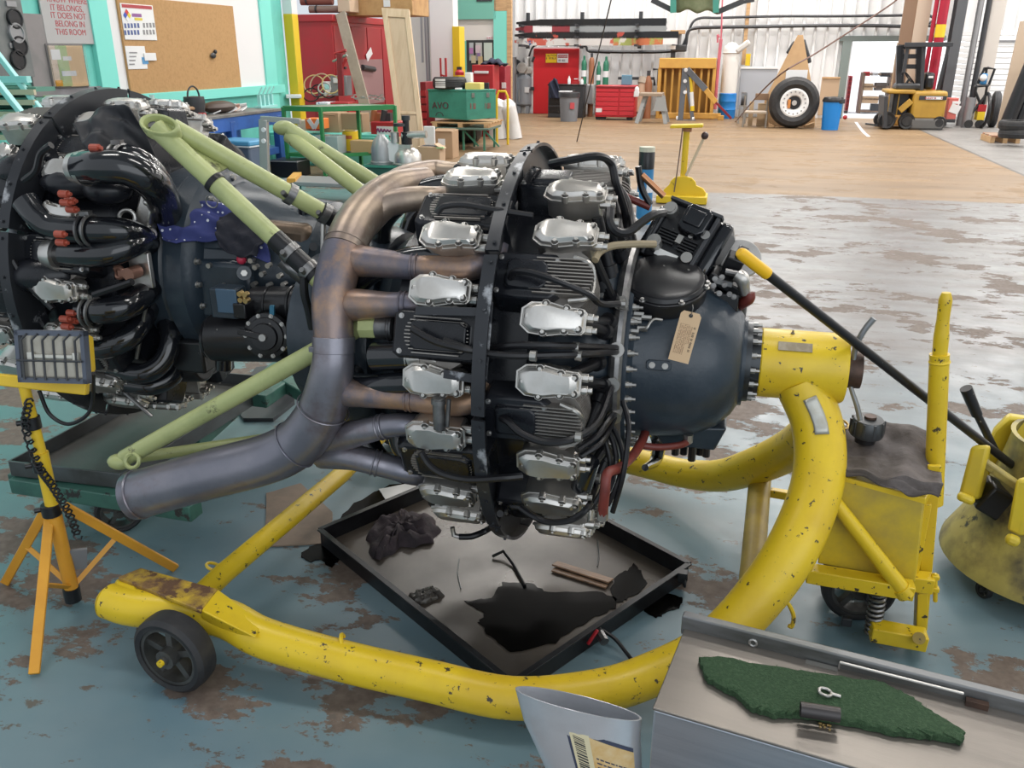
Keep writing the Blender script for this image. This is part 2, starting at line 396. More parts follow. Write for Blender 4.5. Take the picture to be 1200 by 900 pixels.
# guard post at the end of the partition
mb = MB(); pu = U_end + 0.02; hh = MW(340, 17)[1]
mb.box((0, 0, hh/2), (0.17, 0.2, hh)); gp = struct(mb, 'pillar_1', M_ygpaint, bevel=0.01); gp.location = HP(VM+0.09, pu+0.11); gp.rotation_euler = (0, 0, -YAW)
mb = MB(); mb.box((0, 0, (5.0+hh)/2), (0.165, 0.195, 5.0-hh)); put(mb, 'upper_section', M_wallwhite, gp)
# ------------------------------------------------------------------ engine materials
M_silver = mat('cast_silver', (0.64, 0.62, 0.59), 0.33, 0.92, col2=(0.53, 0.50, 0.46), scale=14, lo=0.4, hi=0.75, bump=0.04, bump_scale=160)
M_bolt = mat('bolt_steel', (0.46, 0.45, 0.44), 0.35, 0.9)
M_washer = mat('dark_washer', (0.07, 0.065, 0.06), 0.45, 0.6)
M_fin = mat('fin_alloy', (0.30, 0.28, 0.26), 0.5, 0.6, col2=(0.20, 0.18, 0.16), scale=8)
M_baffle = mat('gloss_black_sheet', (0.008, 0.009, 0.012), 0.24, col2=(0.018, 0.019, 0.024), scale=5, rough2=0.36, spec=0.4, chip=(0.22, 0.22, 0.23), chip_scale=26, chip_at=0.74)
M_edge = mat('scuffed_black_sheet', (0.025, 0.027, 0.032), 0.35, 0.2, chip=(0.36, 0.37, 0.39), chip_scale=9, chip_at=0.58, chip_w=0.08)
M_case = mat('blue_black_case', (0.024, 0.036, 0.050), 0.30, col2=(0.040, 0.053, 0.068), scale=6, chip=(0.13, 0.115, 0.10), chip_scale=7, chip_at=0.665, chip_w=0.05, bump=0.1, bump_scale=60)
M_hose = mat('black_rubber_hose', (0.009, 0.009, 0.011), 0.36, spec=0.4)
M_pipe = mat('gloss_black_pipe', (0.009, 0.010, 0.013), 0.16, coat=0.5)
M_black = mat('satin_black', (0.011, 0.011, 0.013), 0.30, chip=(0.26, 0.25, 0.23), chip_scale=34, chip_at=0.665, chip_w=0.03)
M_exh = mat('heat_stained_steel', (0.24, 0.185, 0.17), 0.36, 0.65, col2=(0.145, 0.14, 0.175), scale=6.0, lo=0.44, hi=0.58, chip=(0.40, 0.25, 0.16), chip_scale=5, chip_at=0.50, chip_w=0.14, rough2=0.5, bump=0.2, bump_scale=14)
M_exh2 = mat('straw_heat_steel', (0.40, 0.31, 0.235), 0.38, 0.65, col2=(0.21, 0.165, 0.15), scale=6.0, lo=0.42, hi=0.62, chip=(0.52, 0.46, 0.38), chip_scale=5, chip_at=0.56, chip_w=0.12, bump=0.12, bump_scale=14)
M_exh3 = mat('blue_grey_heat_steel', (0.20, 0.20, 0.235), 0.34, 0.7, col2=(0.27, 0.26, 0.29), scale=3.5, chip=(0.17, 0.125, 0.13), chip_scale=3.4, chip_at=0.57, chip_w=0.14, bump=0.12, bump_scale=12)
M_red = mat('red_hose', (0.17, 0.030, 0.022), 0.45, col2=(0.12, 0.022, 0.017), scale=20)
M_orange = mat('red_orange_plug', (0.38, 0.075, 0.045), 0.45)
M_olive = mat('zinc_chromate_green', (0.42, 0.46, 0.20), 0.35, col2=(0.33, 0.37, 0.16), scale=9, chip=(0.10, 0.10, 0.05), chip_scale=16, chip_at=0.63, chip_w=0.06)
M_brass = mat('brass_fitting', (0.50, 0.36, 0.16), 0.35, 0.9)
M_ring = mat('dull_harness_metal', (0.24, 0.235, 0.23), 0.35, 0.8, col2=(0.11, 0.11, 0.115), scale=12)
M_fer = mat('ferrule_alloy', (0.40, 0.39, 0.37), 0.35, 0.85)
# ------------------------------------------------------------------ one cylinder: fins, two rocker covers, baffle, push rod tubes (angle 0 faces -Y)
def rd(s, r, deg): return pol(s, r, deg, 0.0)
def cover_mesh(s, deg, r=0.565, ln=0.160, wd=0.083, flip=1, tilt=0.0):
    mb = MB(); x = Vector((1, 0, 0)); n = rd(0, 1, deg).normalized(); y = n.cross(x)      # x cross y = n
    if tilt: x = (x*math.cos(tilt) + y*math.sin(tilt)).normalized(); y = n.cross(x)
    o = rd(s, r, deg); a, b = ln/2, wd/2
    P = [(-a, -0.5*b), (-0.72*a, -0.92*b), (-0.15*a, -b), (0.35*a, -0.80*b), (0.9*a, -0.74*b), (a, -0.55*b), (a, 0.55*b), (0.9*a, 0.74*b), (0.35*a, 0.80*b), (-0.15*a, b), (-0.72*a, 0.92*b), (-a, 0.5*b)]
    P = [(px_*flip, py_) for px_, py_ in P]
    if flip < 0: P = P[::-1]
    mb.prism([(p*0.93, q*0.9) for p, q in P], o - n*0.062, x, y, 0.058)                    # housing
    mb.prism([(p*1.05, q*1.06) for p, q in P], o - n*0.006, x, y, 0.008)                   # gasket flange
    mb.prism([(p*0.99, q*0.99) for p, q in P], o + n*0.002, x, y, 0.012, 0.95)
    mb.prism([(p*0.93, q*0.93) for p, q in P], o + n*0.014, x, y, 0.010, 0.80)             # domed lid
    for p, q in ((-0.78, 0.0), (-0.25, 0.86), (-0.25, -0.86), (0.42, 0.66), (0.42, -0.66), (0.86, 0.5), (0.86, -0.5)):
        c = o + x*(p*a*flip) + y*(q*b); mb.m = 0; mb.tube([c - n*0.004, c + n*0.016], 0.0115, 10); mb.m = 1; mb.tube([c + n*0.016, c + n*0.0175], 0.0098, 10); mb.m = 0; mb.tube([c + n*0.017, c + n*0.023], 0.0055, 6)
    e = o + x*(a*flip) - n*0.02
    for q in (-0.38, 0.38):
        c = e + y*(q*b); mb.tube([c - x*0.01*flip, c + x*0.018*flip], 0.012, 8); mb.tube([c + x*0.018*flip, c + x*0.030*flip], 0.008, 6)
    return mb
def fins_mesh(s):
    mb = MB(); prof = [(0.30, 0.07)]; r = 0.34
    while r < 0.525:
        R = 0.078 + (0.014 if r > 0.43 else 0.0); prof += [(r, R-0.016), (r, R), (r+0.0035, R), (r+0.0035, R-0.016)]; r += 0.0092
    prof += [(0.525, 0.06), (0.525, 0.0)]
    mb.lathe(prof, (s, 0, 0), (0, -1, 0), 22)
    for i in range(-5, 6):                                             # fins standing along the head
        q = i*0.0095; L_ = 0.088*math.sqrt(max(0.1, 1-(q/0.07)**2)); mb.box((s, -0.535, q), (2*L_, 0.045, 0.003))
    return mb
def dome_panel(s0, s1, hw, r0=0.49, r1=0.553, deg=0.0):
    """pressed sheet cover between the two rocker boxes, with a raised field and bolted rim"""
    mb = MB(); n = rd(0, 1, deg).normalized(); x = Vector((1, 0, 0)); y = n.cross(x); sc = (s0+s1)/2; a = (s1-s0)/2
    def ring(a_, b_, r): return [rd(sc, r, deg) + x*(p*a_) + y*(q*b_) for p, q in ((-1, -0.8), (-0.85, -1), (0.75, -1), (1, -0.7), (1, 0.7), (0.75, 1), (-0.85, 1), (-1, 0.8))]
    R = [ring(a, hw*1.25, r0-0.09), ring(a, hw*1.12, r0), ring(a*0.97, hw, r1-0.012), ring(a*0.90, hw*0.9, r1-0.004), ring(a*0.62, hw*0.66, r1-0.004), ring(a*0.55, hw*0.58, r1+0.008), ring(a*0.2, hw*0.2, r1+0.010)]
    V = [p for q in R for p in q]; F = [(i*8+j, i*8+(j+1) % 8, (i+1)*8+(j+1) % 8, (i+1)*8+j) for i in range(len(R)-1) for j in range(8)]
    F.append(tuple(range((len(R)-1)*8, len(R)*8))); mb.add(V, F)
    return mb, x, y, n, sc, a
def make_cylinder(root, s, deg, za, row, flip=1):
    c = put(fins_mesh(s), 'cylinder', M_fin, root); c.location = (0, 0, za); c.rotation_euler = (math.radians(-deg), 0, 0)
    for q in (12, -12): put(cover_mesh(s, q, tilt=random.uniform(-0.04, 0.04), flip=flip), 'rocker_cover', [M_silver, M_washer], c, bevel=0.003)
    if row == 0: s0, s1 = s-0.178, s+0.008
    else: s0, s1 = s-0.128, s+0.14
    mb, x, y, n, sc, a = dome_panel(s0, s1, 0.064); put(mb, 'baffle_panel', M_baffle, c, bevel=0.003)
    mb = MB()
    for p, q in ((-0.8, 0.8), (-0.8, -0.8), (0.8, 0.75), (0.8, -0.75)): mb.bolt(rd(sc, 0.548, 0) + x*(p*a) + y*(q*0.058), n, 0.005, 0.007)
    put(mb, 'panel_bolt', M_bolt, c)
    if row == 0:
        for q, q2 in ((12, 5), (-12, -5)):
            mb = MB(); mb.tube([rd(s+0.055, 0.525, q), rd(s+0.115, 0.335, q2)], 0.0145, 10); mb.tube([rd(s+0.108, 0.36, q2*1.1), rd(s+0.118, 0.325, q2)], 0.021, 12)
            put(mb, 'push_rod_tube', M_hose, c)
        mb = MB(); mb.tube(cr([rd(s+0.03, 0.55, 6), rd(s+0.075, 0.55, 4), rd(s+0.085, 0.53, 0), rd(s+0.08, 0.545, -5), rd(s+0.03, 0.55, -6.5)], 5), 0.0068, 8)
        put(mb, 'oil_drain_tube', M_fer, c)
    else:
        mb = MB(); mb.tube([rd(s-0.04, 0.52, -12), rd(s+0.10, 0.34, -6)], 0.0145, 8); put(mb, 'push_rod_tube', M_hose, c)
    return c
def base_engine(root, za, front_s, rear_s, front_off, rear_off, n=9, flip=1):
    """crankcase, two rows of cylinders, the baffle ring between them"""
    mb = MB(); mb.lathe([(-0.36, 0.0), (-0.36, 0.30), (-0.30, 0.345), (0.24, 0.345), (0.275, 0.355), (0.31, 0.345), (0.345, 0.315), (0.385, 0.295), (0.392, 0.0)], (0, 0, za), (1, 0, 0), 48)
    put(mb, 'crankcase', M_case, root)
    mb = MB(); mb.lathe([(-0.22, 0.30), (-0.22, 0.465), (-0.05, 0.475), (0.045, 0.48), (0.155, 0.47), (0.155, 0.30)], (0, 0, za), (1, 0, 0), 54); put(mb, 'inner_baffle', M_baffle, root)
    cf = make_cylinder(root, front_s, front_off, za, 0, flip); crr = make_cylinder(root, rear_s, rear_off, za, 1, flip); fr = []; rr = []
    for k in range(1, n):
        for src, off, lst in ((cf, front_off, fr), (crr, rear_off, rr)):
            o = copy_tree(src, parent=root); o.rotation_euler = (math.radians(-(off + 360.0*k/n)), 0, 0); lst.append(o)
    # the sheet ring standing between the rows, one bent strip per cylinder
    sm = None
    for k in range(n):
        if sm is None:
            mb = MB(); R0, R1, w0 = 0.50, 0.615, 0.036; V = []; m = 8
            for i in range(m+1):
                d = -19.4 + 38.8*i/m; V += [rd(0.048, R0, d), rd(0.048, R1, d), rd(0.048+w0, R1+0.004, d), rd(0.048+w0, R1-0.005, d), rd(0.055, R1-0.007, d), rd(0.055, R0, d)]
            mb.add(V, [(i*6+j, i*6+(j+1) % 6, i*6+6+(j+1) % 6, i*6+6+j) for i in range(m) for j in range(6)] + [tuple(range(6)), tuple(range(m*6, m*6+6))])
            for d in (-17.5, -6, 6, 17.5): mb.bolt(rd(0.048+w0*0.6, R1+0.001, d), rd(0, 1, d), 0.0045, 0.006)
            sm = put(mb, 'ring_strip', M_edge, root); o = sm
        else: o = twin(sm, root)
        o.location = (0, 0, za); o.rotation_euler = (math.radians(-(20 + 40.0*k)), 0, 0)
# ------------------------------------------------------------------ the engine in the middle
E1 = thing('radial_engine', 'black twin-row radial aircraft engine with silver rocker covers, hung on the yellow wheeled stand', 'engine', (EO.x, EO.y, 0), -YAW, 'radial engines')
base_engine(E1, ZA, 0.235, -0.07, 37.5, 19.0)
mb = MB(); mb.lathe([(0.383, 0.0), (0.383, 0.298), (0.40, 0.298), (0.402, 0.275), (0.412, 0.258), (0.44, 0.254), (0.53, 0.247), (0.60, 0.232), (0.655, 0.205), (0.695, 0.165), (0.712, 0.135), (0.722, 0.135), (0.722, 0.0)], (0, 0, ZA), (1, 0, 0), 56)
put(mb, 'nose_case', M_case, E1)
fb = None
for i in range(40):
    if fb is None:
        mb = MB(); mb.tube([(0.398, 0, 0), (0.409, 0, 0)], 0.0105, 10); mb.tube([(0.409, 0, 0), (0.418, 0, 0)], 0.0078, 6); mb.tube([(0.418, 0, 0), (0.429, 0, 0)], 0.0045, 6); fb = put(mb, 'flange_nut', M_fer, E1); o = fb
    else: o = twin(fb, E1)
    o.location = pol(0, 0.284, i*9.0)
# propeller shaft flange with its studs
mb = MB(); mb.lathe([(0.722, 0.0), (0.722, 0.122), (0.738, 0.122), (0.738, 0.10), (0.765, 0.10), (0.765, 0.0)], (0, 0, ZA), (1, 0, 0), 40); sf = put(mb, 'shaft_flange', mat('flange_dark', (0.06, 0.065, 0.07), 0.3, 0.7), E1)
sb = None
for i in range(16):
    if sb is None:
        mb = MB(); mb.tube([(0.738, 0, 0), (0.752, 0, 0)], 0.0085, 6); mb.tube([(0.75, 0, 0), (0.764, 0, 0)], 0.005, 8); sb = put(mb, 'flange_stud', M_fer, sf); o = sb
    else: o = twin(sb, sf)
    o.location = pol(0, 0.111, i*22.5+5)
# boss with two screws on the side of the nose case
p = E(772, 428, 0.252); n = Vector((0, p.y, p.z-ZA)).normalized(); x = Vector((1, 0, 0)); y = n.cross(x)
mb = MB(); mb.prism([(-0.035, -0.008), (-0.028, -0.014), (0.028, -0.014), (0.035, -0.008), (0.035, 0.008), (0.028, 0.014), (-0.028, 0.014), (-0.035, 0.008)], p - n*0.004, x, y, 0.012); put(mb, 'side_boss', M_case, E1, bevel=0.002)
mb = MB()
for q in (-0.018, 0.018): mb.bolt(p + x*q + n*0.008, n, 0.006, 0.006)
put(mb, 'boss_screw', M_fer, E1)
# oil sump under the nose
mb = MB(); b0 = S(812, 497, 0.60)
mb.hexa([(0.50, -0.05, ZA-0.285), (0.66, -0.05, ZA-0.285), (0.66, 0.09, ZA-0.285), (0.50, 0.09, ZA-0.285), (0.46, -0.09, ZA-0.21), (0.69, -0.09, ZA-0.19), (0.69, 0.12, ZA-0.19), (0.46, 0.12, ZA-0.21)])
put(mb, 'nose_sump', M_case, E1, bevel=0.008)
mb = MB(); x0 = Vector((0.58, -0.03, ZA-0.285))
for dx, dy, h in ((-0.04, 0, 0.035), (-0.015, 0.03, 0.045), (0.012, 0, 0.05), (0.035, 0.03, 0.04), (0.055, -0.005, 0.028)): mb.tube([x0 + Vector((dx, dy, 0.006)), x0 + Vector((dx, dy, -h))], 0.012, 8)
put(mb, 'sump_fitting', M_black, E1)
p = S(835, 506, 0.66); mb = MB(); mb.torus(p, (0.3, 1, 0.1), 0.021, 0.004, 24, 6); mb.tube([p + Vector((0, 0, 0.021)), p + Vector((-0.02, 0, 0.035))], 0.003, 6); put(mb, 'lifting_ring', M_fer, E1)
# black flat lever shield hanging behind the red hose
mb = MB(); q0, q1, q2, q3 = S(757, 492, 0.43), S(772, 520, 0.46), S(768, 540, 0.45), S(756, 548, 0.44)
mb.tube(cr([q0, S(766, 505, .44), q1, q2, q3], 4), [0.012, 0.022, 0.028, 0.022, 0.012], 10); put(mb, 'drain_spout', M_pipe, E1)
# ignition manifold round the crankcase, its ferrules and leads
mb = MB(); mb.torus((0.372, 0, ZA), (1, 0, 0), 0.318, 0.0195, 72, 10); put(mb, 'ignition_manifold', M_ring, E1)
fpx = [(728, 357), (723, 410), (718, 450), (720, 487), (712, 520), (704, 560)]
fer = [E(x_, y_, 0.335) for x_, y_ in fpx]; fm = None
for i, f in enumerate(fer):
    n = Vector((0, f.y, f.z-ZA)).normalized(); mb = MB(); mb.tube([f - n*0.03, f + n*0.006], 0.019, 14); mb.tube([f + n*0.006, f + n*0.011], 0.021, 14); put(mb, 'ferrule', M_fer, E1)
for i in range(10):
    d = 120 + 14*i; n = rd(0, 1, d); f = pol(0.372, 0.335, d); mb = MB(); mb.tube([f - n*0.03, f + n*0.008], 0.019, 10); put(mb, 'ferrule', M_fer, E1)
def lead(pts, r=0.0085, m=None, name='ignition_lead', k=6, n=8, par=None): 
    mb = MB(); mb.tube(cr(pts, k), r, n); return put(mb, name, m or M_hose, par or E1)
def EE(*a): return [E(*q) for q in a]
lead(EE((598, 326, .56), (604, 318, .585), (625, 320, .60), (655, 330, .60), (690, 345, .56), (704, 356, .50), (728, 356, .35)))
lead(EE((573, 409, .55), (600, 405, .585), (640, 405, .585), (680, 406, .52), (722, 408, .35)), 0.0095)
lead(EE((520, 399, .60), (560, 412, .60), (600, 417, .60), (650, 416, .57), (690, 415, .50), (722, 412, .35)), 0.0095)
lead(EE((588, 490, .56), (596, 494, .58), (612, 508, .60), (640, 518, .60), (672, 514, .58), (700, 495, .50), (716, 455, .35)), 0.0105)
lead(EE((676, 527, .57), (700, 510, .50), (715, 490, .42), (719, 487, .35)), 0.0095)
lead(EE((680, 535, .56), (705, 518, .50), (720, 490, .36)), 0.008)
lead(EE((610, 595, .60), (625, 605, .62), (645, 612, .62), (672, 608, .60), (692, 590, .55), (702, 562, .36)), 0.009)
lead(EE((483, 385, .60), (510, 400, .61), (540, 408, .61), (557, 411, .60)), 0.010)
lead(EE((493, 530, .60), (503, 545, .61), (520, 556, .62), (550, 562, .62), (590, 560, .62), (612, 558, .60)), 0.010)
lead(EE((512, 250, .60), (520, 242, .61), (545, 240, .61), (585, 247, .61), (625, 253, .60)), 0.009)
lead(EE((645, 192, .62), (665, 188, .64), (700, 183, .64), (716, 192, .60), (722, 215, .55), (733, 250, .45), (732, 275, .38)), 0.011)
lead(EE((715, 245, .56), (715, 262, .55), (724, 272, .53), (737, 272, .52), (750, 262, .52), (765, 252, .52), (778, 249, .50)), 0.012)
lead(EE((697, 305, .54), (703, 295, .53), (718, 288, .52), (745, 286, .50), (768, 286, .48)), 0.010, mat('tan_braided_hose', (0.30, 0.24, 0.15), 0.6))
for q in ((700, 497, 715, 545, 697, 590), (709, 497, 722, 540, 708, 585), (718, 500, 730, 540, 712, 592), (730, 470, 736, 515, 718, 600)):
    lead([E(q[0], q[1], .40), E((q[0]+q[2])/2+3, (q[1]+q[3])/2, .44), E(q[2], q[3], .48), E((q[2]+q[4])/2+3, (q[3]+q[5])/2, .54), E(q[4], q[5], .58)], 0.0075)
for q in ((706, 200, 722, 240, 728, 280), (715, 205, 735, 235, 742, 270), (748, 195, 752, 220, 762, 240)):
    lead([E(q[0], q[1], .50), E(q[2], q[3], .46), E(q[4], q[5], .44)], 0.010)
for x_, y_, r_ in ((675, 407, .53), (678, 417, .53), (625, 417, .60), (678, 512, .58), (730, 356, .36), (700, 560, .42), (722, 262, .54)):
    p = E(x_, y_, r_); put(MB().tube([p - Vector((0.008, 0, 0)), p + Vector((0.008, 0, 0))], 0.0135, 10), 'hose_clamp', M_fer, E1)
# extra black push rod tubes converging on the nose, as seen on this side
for a, b in (((687, 278, .52), (705, 340, .38)), ((700, 255, .52), (716, 325, .38)), ((680, 378, .52), (712, 390, .345)), ((668, 440, .52), (704, 423, .345)), ((676, 535, .50), (705, 460, .345))):
    p, q = E(*a), E(*b); mb = MB(); mb.tube([p, q], 0.016, 12); d = (q-p).normalized(); mb.tube([q - d*0.035, q - d*0.01], 0.023, 14); put(mb, 'push_rod_tube', M_hose, E1)
mb = MB(); mb.tube([E(690, 540, .50), E(672, 600, .55)], 0.03, 12); put(mb, 'oil_drain_trunk', M_pipe, E1)
# red hoses below the nose
mb = MB(); mb.tube(cr([T(758, 498, -.10), T(754, 513, -.20), T(743, 532, -.34), T(726, 548, -.48), T(712, 555, -.56), T(709, 576, -.58), T(706, 604, -.57)], 6), 0.0135, 12); put(mb, 'red_drain_hose', M_red, E1)
mb = MB(); mb.tube(cr([T(745, 521, -.22), T(770, 524, -.20), T(795, 522, -.16), T(806, 518, -.12)], 5), 0.0105, 12); put(mb, 'red_drain_hose', M_red, E1)
for q in (T(758, 495, -.08), T(706, 606, -.57), T(806, 516, -.12)): put(MB().tube([q + Vector((0, 0, 0.02)), q - Vector((0, 0, 0.006))], 0.015, 8), 'hose_end', M_fer, E1)
mb = MB(); mb.tube([E(730, 229, .47), E(762, 243, .42)], 0.011, 10); put(mb, 'red_drain_hose', M_red, E1)
mb = MB(); mb.tube([E(752, 205, .48), E(778, 230, .42)], 0.010, 10); put(mb, 'copper_pipe', mat('copper', (0.42, 0.20, 0.10), 0.35, 0.8), E1)
mb = MB()
for x_, y_ in ((742, 388), (745, 374), (748, 368), (757, 372), (752, 385)): p = E(x_, y_, .27); mb.tube([p - Vector((0.012, 0, 0)), p + Vector((0.016, 0, 0))], 0.008, 6)
mb.tube(cr(EE((748, 386, .27), (757, 385, .285), (762, 378, .285), (767, 374, .28), (776, 375, .27)), 5), 0.004, 6); put(mb, 'pipe_fitting', M_fer, E1)
# ---- round cover (distributor drive) on top of the nose
def rot2(x, y, deg): c, s = math.cos(math.radians(deg)), math.sin(math.radians(deg)); return x*c + y*s, y*c - x*s
o = T(776, 327, -0.10); n = Vector((0.03, -0.36, 0.93)).normalized(); x = Vector((1, 0, 0)); x = (x - n*x.dot(n)).normalized(); y = n.cross(x)
P = []
for i in range(36):
    t = 2*PI*i/36; r = 0.128; px_, py_ = r*math.cos(t), r*math.sin(t)*0.94
    if px_ < 0: px_ *= 1.0 + 0.10*max(0, math.cos(t+PI))**3; py_ *= 1 - 0.12*max(0, math.cos(t+PI))
    P.append((px_, py_))
mb = MB(); mb.prism([(p*0.88, q*0.88) for p, q in P], o - n*0.125, x, y, 0.075); mb.prism(P, o - n*0.055, x, y, 0.045, 1.0); dc = put(mb, 'round_cover_base', M_black, E1, bevel=0.004)
mb = MB(); mb.prism([(p*1.03, q*1.03) for p, q in P], o - n*0.012, x, y, 0.008); mb.prism([(p*0.99, q*0.99) for p, q in P], o - n*0.004, x, y, 0.014, 0.93); mb.prism([(p*0.92, q*0.92) for p, q in P], o + n*0.010, x, y, 0.008, 0.86); put(mb, 'lid', M_black, dc, bevel=0.003)
mb = MB()
for i in range(0, 36, 5): mb.bolt(o + x*P[i][0]*1.0 + y*P[i][1]*1.0 - n*0.003, n, 0.006, 0.008)
put(mb, 'lid_screw', M_bolt, dc)
# ---- magneto, finned black block standing askew behind the round cover
o = T(799, 279, 0.03); n = Vector((-0.12, -0.80, 0.60)).normalized(); x0 = Vector((1, 0, 0)); x0 = (x0 - n*x0.dot(n)).normalized(); y0 = n.cross(x0); x, y = rot2(x0, y0, 24)[0], None
x = (x0*math.cos(math.radians(-24)) + y0*math.sin(math.radians(-24))); y = n.cross(x)
def fr(p, q, h): return o + x*p + y*q + n*h
def rbox(mb, p, q, h, a, b, d): mb.prism([(-a/2, -b/2), (a/2, -b/2), (a/2, b/2), (-a/2, b/2)], fr(p, q, h), x, y, d)
mb = MB(); rbox(mb, 0, 0, -0.10, 0.165, 0.19, 0.115); mg = put(mb, 'magneto', M_black, E1, bevel=0.012)
mb = MB(); rbox(mb, -0.098, -0.005, -0.10, 0.035, 0.165, 0.10); rbox(mb, 0.098, 0.0, -0.10, 0.045, 0.20, 0.10); put(mb, 'side_cover', M_pipe, mg, bevel=0.015)
mb = MB(); mb.prism([(-0.040, -0.04), (-0.02, -0.052), (0.03, -0.052), (0.048, -0.035), (0.048, 0.03), (0.03, 0.045), (-0.025, 0.045), (-0.042, 0.03)], fr(0.018, 0.055, 0.012), x, y, 0.032, 0.9); rbox(mb, 0.018, 0.055, 0.044, 0.055, 0.050, 0.006); put(mb, 'breaker_cap', M_pipe, mg, bevel=0.005)
mb = MB()
for i in range(5): rbox(mb, -0.035, 0.000 - i*0.0095, 0.012, 0.06, 0.004, 0.015); rbox(mb, 0.035, -0.008 - i*0.0095, 0.012, 0.05, 0.004, 0.015)
put(mb, 'cooling_fin', M_black, mg)
mb = MB(); rbox(mb, 0.0, 0.095, 0.0, 0.17, 0.010, 0.03); rbox(mb, 0.075, 0.0, 0.010, 0.012, 0.19, 0.016); rbox(mb, -0.078, 0, 0.010, 0.008, 0.19, 0.012); put(mb, 'clamp_bar', M_dark, mg, bevel=0.002)
mb = MB()
for p_, q_, r_ in ((0.066, 0.026, 0.014), (0.052, -0.058, 0.017), (0.03, 0.005, 0.007)): mb.tube([fr(p_, q_, 0.015), fr(p_, q_, 0.028)], r_, 16)
rbox(mb, 0.005, -0.016, 0.015, 0.018, 0.026, 0.014); put(mb, 'bright_cap', M_fer, mg)
mb = MB(); rbox(mb, -0.01, -0.072, 0.014, 0.07, 0.022, 0.003); put(mb, 'data_plate', mat('plate_white', (0.72, 0.72, 0.70), 0.5), mg)
mb = MB()
for p_, q_ in ((-0.062, 0.055), (-0.055, -0.055)):
    mb = MB(); mb.tube([fr(p_, q_, 0.0), fr(p_, q_, 0.045)], 0.021, 14); mb.tube([fr(p_, q_, 0.045), fr(p_, q_, 0.052)], 0.015, 14); put(mb, 'terminal_socket', M_fer, mg)
# ---- governor: grey disc, black body, silver elbow and red hose stub
o = T(868, 300, 0.06); mb = MB(); n = Vector((0.05, -0.75, 0.6)).normalized(); mb.tube([o - n*0.03, o - n*0.012], 0.062, 28); gv = put(mb, 'governor_disc', mat('grey_disc', (0.42, 0.41, 0.40), 0.5, 0.5, col2=(0.33, 0.32, 0.31), scale=14), E1, bevel=0.003)
mb = MB(); q = T(858, 312, 0.0); mb.box(q, (0.05, 0.05, 0.075), (0.3, 0.35, 0)); mb.box(q + Vector((0.02, -0.01, 0.03)), (0.032, 0.03, 0.06), (0.3, 0.35, 0)); mb.box(T(852, 330, -0.01), (0.11, 0.07, 0.03), (0.2, 0.5, 0)); mb.box(T(845, 350, -0.02), (0.10, 0.08, 0.05)); mb.tube([T(857, 330, 0.04), T(852, 372, 0.04)], 0.055, 14); put(mb, 'governor_body', M_black, gv, bevel=0.004)
mb = MB(); mb.tube([T(850, 318, -0.04), T(868, 322, -0.04)], 0.010, 10)
for x_, y_ in ((836, 335), (843, 344), (849, 334), (855, 345), (838, 327), (846, 325), (860, 348)): p = T(x_, y_, -0.06); mb.bolt(p, (0, -1, 0.4), 0.0055, 0.009)
rb = T(848, 331, -0.055); mb.box(rb, (0.05, 0.012, 0.014), (0, 0.2, 0)); put(mb, 'governor_bolt', M_ring, gv)
mb = MB(); mb.tube(cr([T(864, 322, -0.05), T(870, 327, -0.055), T(872, 336, -0.05), T(874, 344, -0.045)], 5), [0.02, 0.021, 0.017, 0.015], 12); put(mb, 'elbow', M_silver, gv)
mb = MB(); mb.tube(cr([T(878, 343, -0.045), T(878, 350, -0.045), T(872, 354, -0.03), T(866, 358, 0.0)], 5), 0.0165, 12); put(mb, 'red_hose_stub', M_red, gv)
# ---- paper tag on a wire
tq = [T(795, 362, -0.27), T(819, 368, -0.27), T(812, 428, -0.285), T(785, 421, -0.285)]
M_tag = mat('manila_tag', (0.72, 0.50, 0.30), 0.7)
x = (tq[1]-tq[0]).normalized(); y = ((tq[0]-tq[3])+(tq[1]-tq[2])).normalized(); y = (y - x*y.dot(x)).normalized(); c = (tq[0]+tq[1]+tq[2]+tq[3])/4; wd = (tq[1]-tq[0]).length; ht = (tq[0]-tq[3]).length
tg = thing('inspection_tag', 'manila paper tag wired to the round black cover on the engine nose', 'tag', tuple(EO + AX*c.x + UX*c.y + Vector((0, 0, c.z))), -YAW)
mb = MB(); a_, b_ = wd/2, ht/2; mb.prism([(-a_, -b_), (a_, -b_), (a_, b_*0.88), (a_*0.75, b_), (-a_*0.75, b_), (-a_, b_*0.88)], (0, 0, 0), x, y, 0.0012); put(mb, 'card', M_tag, tg)
nn = x.cross(y); mb = MB(); mb.tube([y*(b_*0.86) + nn*0.0014, y*(b_*0.86) + nn*0.0022], 0.0055, 12); put(mb, 'eyelet', M_black, tg)
M_ink = mat('tag_ink', (0.20, 0.08, 0.05), 0.7)
marks(tg, 'print', MATS['satin_black'], wmat(tg) @ frame_m(nn*0.0016 + x*(a_*0.66) - y*b_*.05, -y, x), b_*1.0, .0055, 20, 1)
for i in range(8): marks(tg, 'print', M_ink, wmat(tg) @ frame_m(nn*0.0016 + x*(a_*(0.42-0.16*i)) - y*b_*(0.10 if i > 1 else -.1), -y, x), b_*(1.2 if i > 1 else .7), .0022, 34, 3+i)
mb = MB(); mb.tube(cr([y*(b_*0.86) + nn*0.003, y*(b_*1.15) + nn*0.008, y*(b_*1.3) + nn*0.004 - x*0.004], 4), 0.0012, 5); put(mb, 'tie_wire', M_fer, tg)
